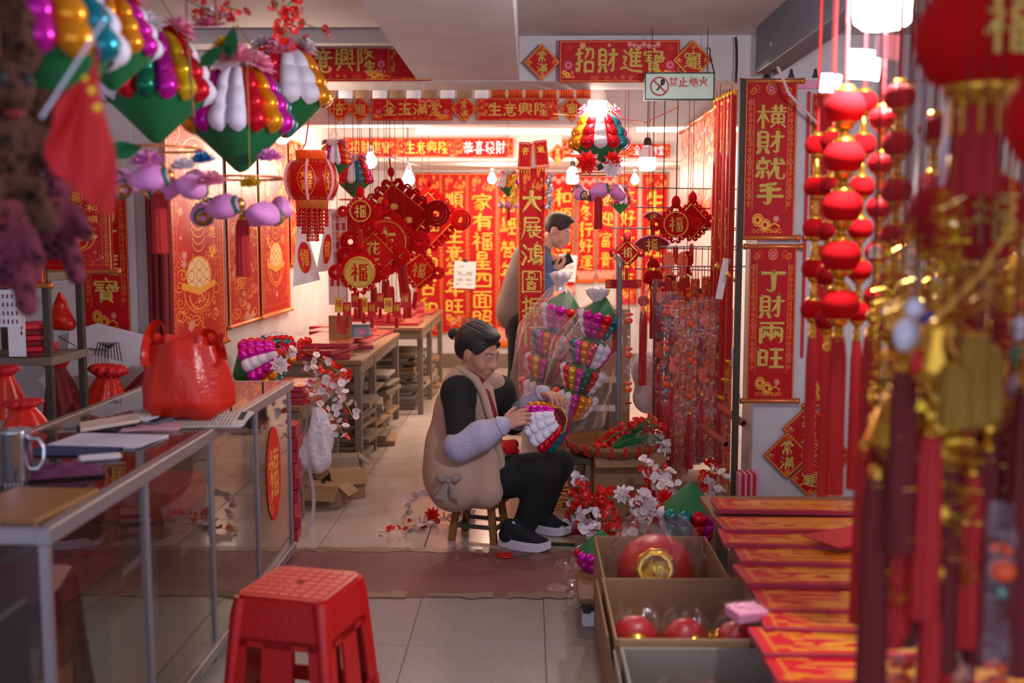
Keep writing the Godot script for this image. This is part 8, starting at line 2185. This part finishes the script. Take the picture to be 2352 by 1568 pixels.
func front_left() -> void:
	lotus("lotus_lantern", "big hanging lotus lantern with red, green and yellow columns above the flag", at(352, 92, 2.95), 0.142, PAL_A, ry(10), 2, 3)
	lotus("lotus_lantern", "hanging lotus lantern with wide white and gold columns right of the big one", at(548, 172, 3.3), 0.151, PAL_B, ry(-10), 2, 3)
	lotus("lotus_lantern", "hanging gold and white lotus lantern before the first beam's banner", at(652, 128, 3.75), 0.145, PAL_C, ry(80), 1, 3)
	lotus("lotus_lantern", "gold and magenta lotus lantern high behind the flag's tip", at(252, 10, 2.5), 0.1, PAL_C, ry(20), 1, 3)
	lotus("lotus_lantern", "dim green and white lotus lantern above the plush tigers", at(92, -55, 2.02), 0.134, PAL_D, ry(200), 1, 3)
	# flowers over and under them
	for e in [[545, 140, 2.85, 0.075, "petal_pink", "large pink paper lotus above the hanging lanterns"], [480, 60, 3.0, 0.06, "petal_pink", "pale pink flower at the ceiling above the lanterns"], [645, 120, 3.3, 0.06, "petal_pink", "ragged pink flower beside the gold lantern"], [500, 40, 2.9, 0.05, "petal_white", "white flower over the hanging lanterns"], [340, 375, 2.85, 0.06, "bud_pink", "magenta paper flower under the green lantern hood"], [485, 420, 2.85, 0.055, "petal_pink", "salmon paper flower on the lower hoop"], [420, 385, 2.9, 0.045, "petal_white", "white paper swan flower between the hoops"], [575, 425, 3.0, 0.04, "satin_yellow", "yellow paper flower at the right of the lower hoop"], [465, 370, 2.95, 0.045, "petal_blue", "blue paper flower between the two lantern hoods"], [620, 365, 3.2, 0.05, "bud_pink", "lilac flower below the right hand lantern"], [520, 110, 2.85, 0.05, "satin_yellow", "gold satin flower hanging before the lanterns"]]:
		tag(obj("paper_flower", star_flower(), M[e[4]], self, at(e[0], e[1], e[2]), rx(-70).scaled_local(Vector3.ONE * e[3])), e[5], "paper flower")
		if e[0] == 575: strung(get_child(-1), 0.0, 0.0, M.gold_thread, 0.0007)
	for e in [[530, 100, "green silk leaf beside the pink lotus"], [485, 130, "broad green leaf under the pink lotus"], [280, 345, "round green leaf by the flag's edge"]]:
		tag(obj("silk_leaf", MB.new().sheet(func(u: float, v: float) -> Vector3: return Vector3((u - 0.5) * 0.045 * sin(PI * clampf(v, 0.04, 0.96)), (0.5 - v) * 0.1, 0.012 * cos(PI * u)), 6, 10).done(), M.leaf_green, self, at(e[0], e[1], 2.8), rz(e[0])), e[2], "leaf")
	for e in [[[690, -10, 3.2], [650, 20, 3.1], [690, 50, 3.1], [740, 70, 3.1], "red berry spray hanging from the ceiling before the duct"], [[620, -20, 3.0], [640, 30, 3.0], [660, 60, 3.0], [650, 100, 3.0], "red berry spray above the gold lotus lantern"], [[430, 0, 2.9], [470, 20, 2.9], [520, 15, 2.9], [560, 30, 2.9], "red berry spray at the ceiling above the big lotus lantern"]]:
		var p := []
		for k in 4: p.append(at(e[k][0], e[k][1], e[k][2]))
		spray(e[4], p, 26, ["petal_red"], 0.013, 0.03, "", int(e[0][0]), true)
	# bamboo sticks of the lanterns
	for e in [[[430, 80, 2.7], [445, 268, 2.75], "thin bamboo stick crossing in front of the big lotus lantern"], [[495, 0, 2.8], [500, 60, 2.8], "short bamboo stick above the hanging lanterns"]]:
		var p0 := at(e[0][0], e[0][1], e[0][2])
		tag(obj("bamboo_stick", MB.new().tube([Vector3.ZERO, at(e[1][0], e[1][1], e[1][2]) - p0], 0.0035, 6).done(), M.wood, self, p0), e[2], "stick")
	for q in get_children().slice(-2): strung(q)
	# small flag
	var fp := at(232, 92, 1.6)
	var t := thing("small_flag", "small red flag with gold stars hanging from a white stick", "flag", fp)
	obj("stick", MB.new().tube([Vector3(0.006, 0.03, 0), at(95, 270, 1.6) - fp], 0.0024, 8).done(), M.porcelain, t)
	var c := [at(234, 100, 1.6) - fp, at(120, 255, 1.6) - fp, at(112, 400, 1.6) - fp, at(262, 505, 1.6) - fp]
	obj("cloth", MB.new().sheet(func(u: float, v: float) -> Vector3:
		var a: Vector3 = c[1].lerp(c[0], u)
		var b: Vector3 = c[2].lerp(c[3], u)
		return a.lerp(b, v) + Vector3(0.006 * sin(v * 7 + u * 3), 0, 0.012 * sin(u * 8 + v * 4)), 16, 20).done(), mk("flag_red", Color8(206, 26, 30), 0.7), t)
	for e in [[211, 207, 1.2], [224, 246, 1.2], [196, 180, 0.9]]: obj("star", made("star", func():
		var p := PackedVector2Array()
		for k in 10: p.append(Vector2(cos(TAU * k / 10 + PI / 2), sin(TAU * k / 10 + PI / 2)) * (0.007 if k % 2 == 0 else 0.003))
		return MB.new().ext(p, 0.001).done()), M.satin_yellow, t, at(e[0], e[1], 1.582) - fp, Basis.from_scale(Vector3.ONE * e[2]))
	strung(t, 0.03, 0.006)
	# plush tigers
	plush("brown spotted plush tiger hanging beside the flag", at(90, 250, 2.0), 0.55, M.plush, ry(30))
	plush("rose spotted plush tiger hanging lowest behind the flag", at(122, 520, 2.22), 0.55, M.plush_rose, ry(20))
	plush("grey brown plush tiger at the left edge, half cut off", at(5, 350, 1.75), 0.6, M.plush, ry(50))
	plush("dark rose plush tiger below the half cut off one", at(14, 575, 1.98), 0.55, M.plush_rose, ry(10))
	plush("brown plush tiger hanging highest by the ceiling", at(30, 90, 1.9), 0.55, M.plush, ry(-20))
	# dark door edge at the left border
	tag(obj("door_leaf", MB.new().box(Vector3(0, 0.4, 0), Vector3(0.04, 0.8, 0.16), Basis.IDENTITY, 0.004).done(), M.black, self, Vector3(at(4, 1200, 1.7).x - 0.045, -0.0, -1.75)), "dark upright panel at the counter's near corner", "panel")

func front_right() -> void:
	var r := RandomNumberGenerator.new()
	r.seed = 17
	# strings of small lanterns
	for e in [[1880, 262, 3.0, 5, 0.036, 0.044, "velvet", "string of small red lanterns beside the pier scroll"], [1945, 150, 2.6, 5, 0.05, 0.02, "velvet", "string of larger red lanterns under the white price tags"], [1988, 158, 2.75, 6, 0.034, 0.04, "velvet", "string of flattened red lanterns below the big bulb"], [2070, 130, 2.35, 6, 0.036, 0.03, "diamond", "string of gold patterned lanterns beside the bulb"], [2030, 190, 2.5, 5, 0.032, 0.04, "diamond", "second string of gold patterned lanterns between red ones"], [1915, 250, 2.8, 5, 0.034, 0.05, "velvet_deep", "string of darker red lanterns in the middle of the cluster"], [2150, 200, 2.2, 5, 0.034, 0.05, "velvet_deep", "string of dark lanterns behind the big velvet lanterns"]]:
		lantern_string(e[7], at(e[0], e[1], e[2]), e[3], e[4], e[5], M[e[6]], "", 0.42)
	# big velvet lanterns
	for e in [[2255, 85, 1.6, 0.098, "big dark red velvet lantern hanging highest at the right"], [2222, 500, 1.8, 0.1, "big red velvet lantern with a gold 福 lower at the right"], [2470, 270, 1.35, 0.085, "big velvet lantern cut off by the right border"]]:
		var t := thing("velvet_lantern", e[4], "lantern", at(e[0], e[1], e[2]))
		ball_lantern(t, Vector3.ZERO, e[3], M.velvet)
		write(t, "福", Vector3(0, 0, e[3] * 1.0), Vector3.ZERO, Vector2(e[3] * 0.8, e[3] * 0.8), M.glitter_gold)
		strung(t, e[3] * 0.9, 0.0, M.gold_thread, 0.003)
		tassel(t, Vector3(0, -e[3] * 0.95, 0), 0.3 if e[1] > 200 else 0.14, 0.03, M.tassel)
		for k in 10: obj("gold_fringe", bx(Vector3(0.004, 0.05, 0.004), 0.0), M.gold_thread, t, Vector3(cos(TAU * k / 10) * e[3] * 0.42, -e[3] * 0.95 - 0.05, sin(TAU * k / 10) * e[3] * 0.42))
	for e in [[2128, 180, 560, 1.9], [2180, 240, 420, 1.7], [2290, 250, 400, 1.65]]:
		tag(obj("rope", MB.new().tube([Vector3.ZERO, Vector3(-0.006, -0.12, 0), Vector3(-0.01, -(e[2] - e[1]) * e[3] / F, 0)], 0.005, 6).done(), M.porcelain, self, at(e[0], e[1], e[3])), "white rope hanging between the velvet lanterns", "rope", "white ropes at the right")
	for c in get_children().slice(-3): strung(c, 0.0, 0.0, M.porcelain, 0.004)
	# price tags below the bulb
	for e in [[1908, 192, 2.9, 0.055, "small white tag hanging left of the bulb"], [1985, 150, 2.6, 0.075, "bent white tag right under the bulb"], [2040, 110, 2.4, 0.06, "white tag catching the light of the bulb"], [2012, 580, 2.4, 0.03, "tiny white tag on the lantern strings"]]:
		tag(obj("price_tag", MB.new().sheet(func(u: float, v: float) -> Vector3: return Vector3((u - 0.5) * e[3], (0.5 - v) * e[3] * 0.9, 0.012 * sin(PI * u)), 5, 4).done(), M.paper, self, at(e[0], e[1], e[2]), rz(-5)), e[4], "tag")
	for c in get_children().slice(-4): strung(c, 0.02)
	# hanging pendants: a dense curtain of tassels, coins, bells and beads
	var kinds := ["long red tassel with gold cap in the hanging curtain at the right", "gold coin string in the hanging curtain at the right", "gold bell pendant with red tassel in the hanging curtain", "string of gold foil leaves in the hanging curtain", "dark red tassel pendant in the hanging curtain", "beaded pendant with jade and white beads in the hanging curtain"]
	var n := 0
	for row in 3:
		for k in 13:
			var px := 2010.0 + 30.0 * k + r.randf_range(-9, 9)
			var d: float = [2.25, 1.95, 1.65][row] + r.randf_range(-0.06, 0.06)
			var py := r.randf_range(640, 880) + 60 * row - (120 if k > 9 else 0)
			if row == 2 and k < 2: continue
			var kd: int = [0, 4, 1, 0, 2, 3, 0, 5, 4, 0, 1, 3, 0, 2, 4][(n * 7 + row) % 15]
			var t := thing("hanging_pendant", kinds[kd], "pendant", at(px, py, d), "pendants of the right hand curtain, sort %d" % kd)
			var l := r.randf_range(0.3, 0.5)
			match kd:
				0, 4:
					obj("gold_bead", made("gb2", func(): return MB.new().ell(Vector3(0, -0.012, 0), Vector3(0.014, 0.018, 0.014), 9, 6).done()), M.gold, t)
					tassel(t, Vector3(0, -0.028, 0), l, 0.022, M.tassel if kd == 0 else M.tassel_dark)
				1:
					for j in 7: obj("coin", made("coin3", func(): return MB.new().lathe([Vector2(0.006, -0.002), Vector2(0.02, -0.002), Vector2(0.02, 0.002), Vector2(0.006, 0.002)], 16, Vector3.ZERO, rx(90)).done()), M.gold, t, Vector3(0.004 * sin(j * 2.0), -0.03 - 0.047 * j, 0), ry(20 * sin(j * 3.0)))
					tassel(t, Vector3(0, -0.36, 0), 0.2, 0.016, M.tassel)
				2:
					obj("bell", made("bell", func(): return MB.new().lathe([Vector2(0, 0.05), Vector2(0.02, 0.045), Vector2(0.036, 0.01), Vector2(0.05, -0.03), Vector2(0.052, -0.035), Vector2(0.03, -0.03), Vector2(0, 0.0)], 18).done()), M.gold, t, Vector3(0, -0.05, 0))
					tassel(t, Vector3(0, -0.1, 0), l, 0.02, M.tassel)
				3:
					for j in 16: obj("foil_leaf", made("foil_leaf", func(): return MB.new().ext(PackedVector2Array([Vector2(0, 0.018), Vector2(0.009, 0), Vector2(0, -0.018), Vector2(-0.009, 0)]), 0.001).done()), M.gold if j % 3 else M.satin_yellow, t, Vector3(0.016 * sin(j * 2.3), -0.02 - 0.026 * j, 0.014 * cos(j * 2.3)), Basis.from_euler(Vector3(j, j * 2.0, j * 0.7)))
				5:
					for j in 4: obj("bead", made("wb", func(): return MB.new().ell(Vector3.ZERO, Vector3(0.012, 0.02, 0.012), 9, 6).done()), [M.porcelain, M.jade, M.porcelain, M.gold][j], t, Vector3(0, -0.03 - 0.045 * j, 0))
					tassel(t, Vector3(0, -0.2, 0), l * 0.8, 0.018, M.tassel_dark)
			strung(t, -0.02)
			n += 1
	# things that stand out in the curtain
	var g := thing("gold_gourd", "round gold gourd charm with a red spot in the curtain", "charm", at(2150, 830, 1.55))
	obj("gourd", MB.new().lathe([Vector2(0, -0.04), Vector2(0.034, -0.026), Vector2(0.038, 0.0), Vector2(0.02, 0.03), Vector2(0.026, 0.05), Vector2(0, 0.068)], 20).done(), M.gold, g)
	obj("red_spot", MB.new().ell(Vector3(-0.034, 0.0, 0.012), Vector3(0.008, 0.02, 0.014), 10, 6).done(), M.red_paper, g)
	obj("cord", MB.new().tube([Vector3(0, 0.065, 0), Vector3(0.06, 0.13, 0), Vector3(0.1, 0.2, 0)], 0.005, 6).done(), M.gold_thread, g)
	strung(g, 0.2, 0.1, M.gold_thread)
	g = thing("porcelain_beads", "white and cobalt porcelain bead pendant beside the gold gourd", "charm", at(2082, 770, 1.6))
	obj("bead", MB.new().ell(Vector3.ZERO, Vector3(0.02, 0.026, 0.02), 14, 10).done(), M.porcelain, g)
	obj("bead", MB.new().ell(Vector3(0.01, 0.042, 0), Vector3(0.014, 0.016, 0.014), 12, 8).done(), M.porcelain, g)
	obj("bead", MB.new().ell(Vector3(0.034, 0.02, 0), Vector3(0.016, 0.016, 0.016), 12, 8).done(), M.cobalt, g)
	tassel(g, Vector3(0, -0.04, 0), 0.3, 0.02, M.tassel_dark)
	strung(g, 0.05)
	for e in [[2200, 830, 980, 0.022], [2240, 760, 975, 0.022], [2275, 790, 960, 0.018]]:
		g = thing("yellow_tassel", "thick yellow tassel in the curtain at the right", "tassel", at(e[0], e[1], 1.5), "yellow tassels at the right")
		tassel(g, Vector3.ZERO, (e[2] - e[1]) * 1.5 / F, e[3], M.tassel_yellow)
		strung(g)
	# lower curtain: broad red tassels and clear sleeves down to the border
	for k in 15:
		var px := 1990.0 + 27.0 * k
		g = thing("broad_tassel", ("broad dark maroon tassel" if k % 3 else "broad bright red tassel") + " hanging low before the poster table", "tassel", at(px, 1010 + 70 * sin(k * 2.2), 1.75 + 0.12 * cos(k * 3.1)), "broad low tassels at the right, " + ("maroon" if k % 3 else "bright"))
		tassel(g, Vector3.ZERO, 0.34 + 0.06 * sin(k * 1.3), 0.019 + 0.004 * sin(k), M.tassel_dark if k % 3 else M.tassel)
		strung(g)
	for e in [[2085, 1180, 1.75, 0], [2160, 1130, 1.7, 2], [2230, 1200, 1.65, 1], [2310, 1150, 1.6, 0]]:
		sleeve("film sleeved pendant hanging low in the right hand curtain", at(e[0], e[1], e[2]), 0.06, 0.36, e[3], "sleeved pendants in the curtain")
	for e in [[2095, 1180], [2105, 1230], [2080, 1280]]:
		g = thing("felt_clover", "dark grey felt clover charm in the low curtain", "charm", at(e[0], e[1], 1.68), "felt clovers")
		obj("clover", made("clover", func():
			var mb := MB.new()
			for q in 5: mb.ell(Vector3(cos(q * 1.257) * 0.016, sin(q * 1.257) * 0.016, 0), Vector3(0.014, 0.014, 0.007), 9, 6)
			return mb.done()), M.wire, g)
		strung(g)
	for k in 14:
		g = thing("tinsel_garland", ("glittering gold" if k % 3 else "lemon yellow") + " tinsel garland hanging in the right hand curtain", "tinsel", at(2040 + 24 * k, 560 + 130 * sin(k * 1.9), 1.85 + 0.25 * cos(k * 2.7)), "tinsel garlands at the right, " + ("gold" if k % 3 else "yellow"))
		obj("foil", made("garland%d" % (k % 3), func():
			var mb := MB.new()
			var q := RandomNumberGenerator.new()
			q.seed = 100 + k % 3
			for j in 220:
				var a := q.randf() * TAU
				mb.box(Vector3(cos(a) * 0.016, -q.randf() * 0.5, sin(a) * 0.016), Vector3(0.03, 0.0006, 0.003), Basis.from_euler(Vector3(q.randf() * 3, a, q.randf_range(-0.9, 0.9))))
			return mb.done()), M.gold if k % 3 else M.satin_yellow, g).set_meta("kind", "stuff")
		strung(g)
	# rail that carries the curtain
	g = thing("hanging_rail", "steel rail under the ceiling carrying the hanging ornaments at the right", "rail", Vector3(1.0, 2.14, -2.1))
	for z in [-0.6, 0.0, 0.45]: obj("bar", made("hbar", func(): return MB.new().tube([Vector3(-0.45, 0, 0), Vector3(0.9, 0, 0)], 0.011, 8).done()), M.steel, g, Vector3(0, 0, z))
	for x in [-0.4, 0.8]: obj("drop_rod", made("hrod", func(): return MB.new().tube([Vector3.ZERO, Vector3(0, 0.223, 0)], 0.008, 6).done()), M.steel, g, Vector3(x, 0, 0))

func build_rest() -> void:
	counter()
	woman()
	man()
	left_side()
	middle()
	floor_flowers()
	right_side()
	front_left()
	front_right()
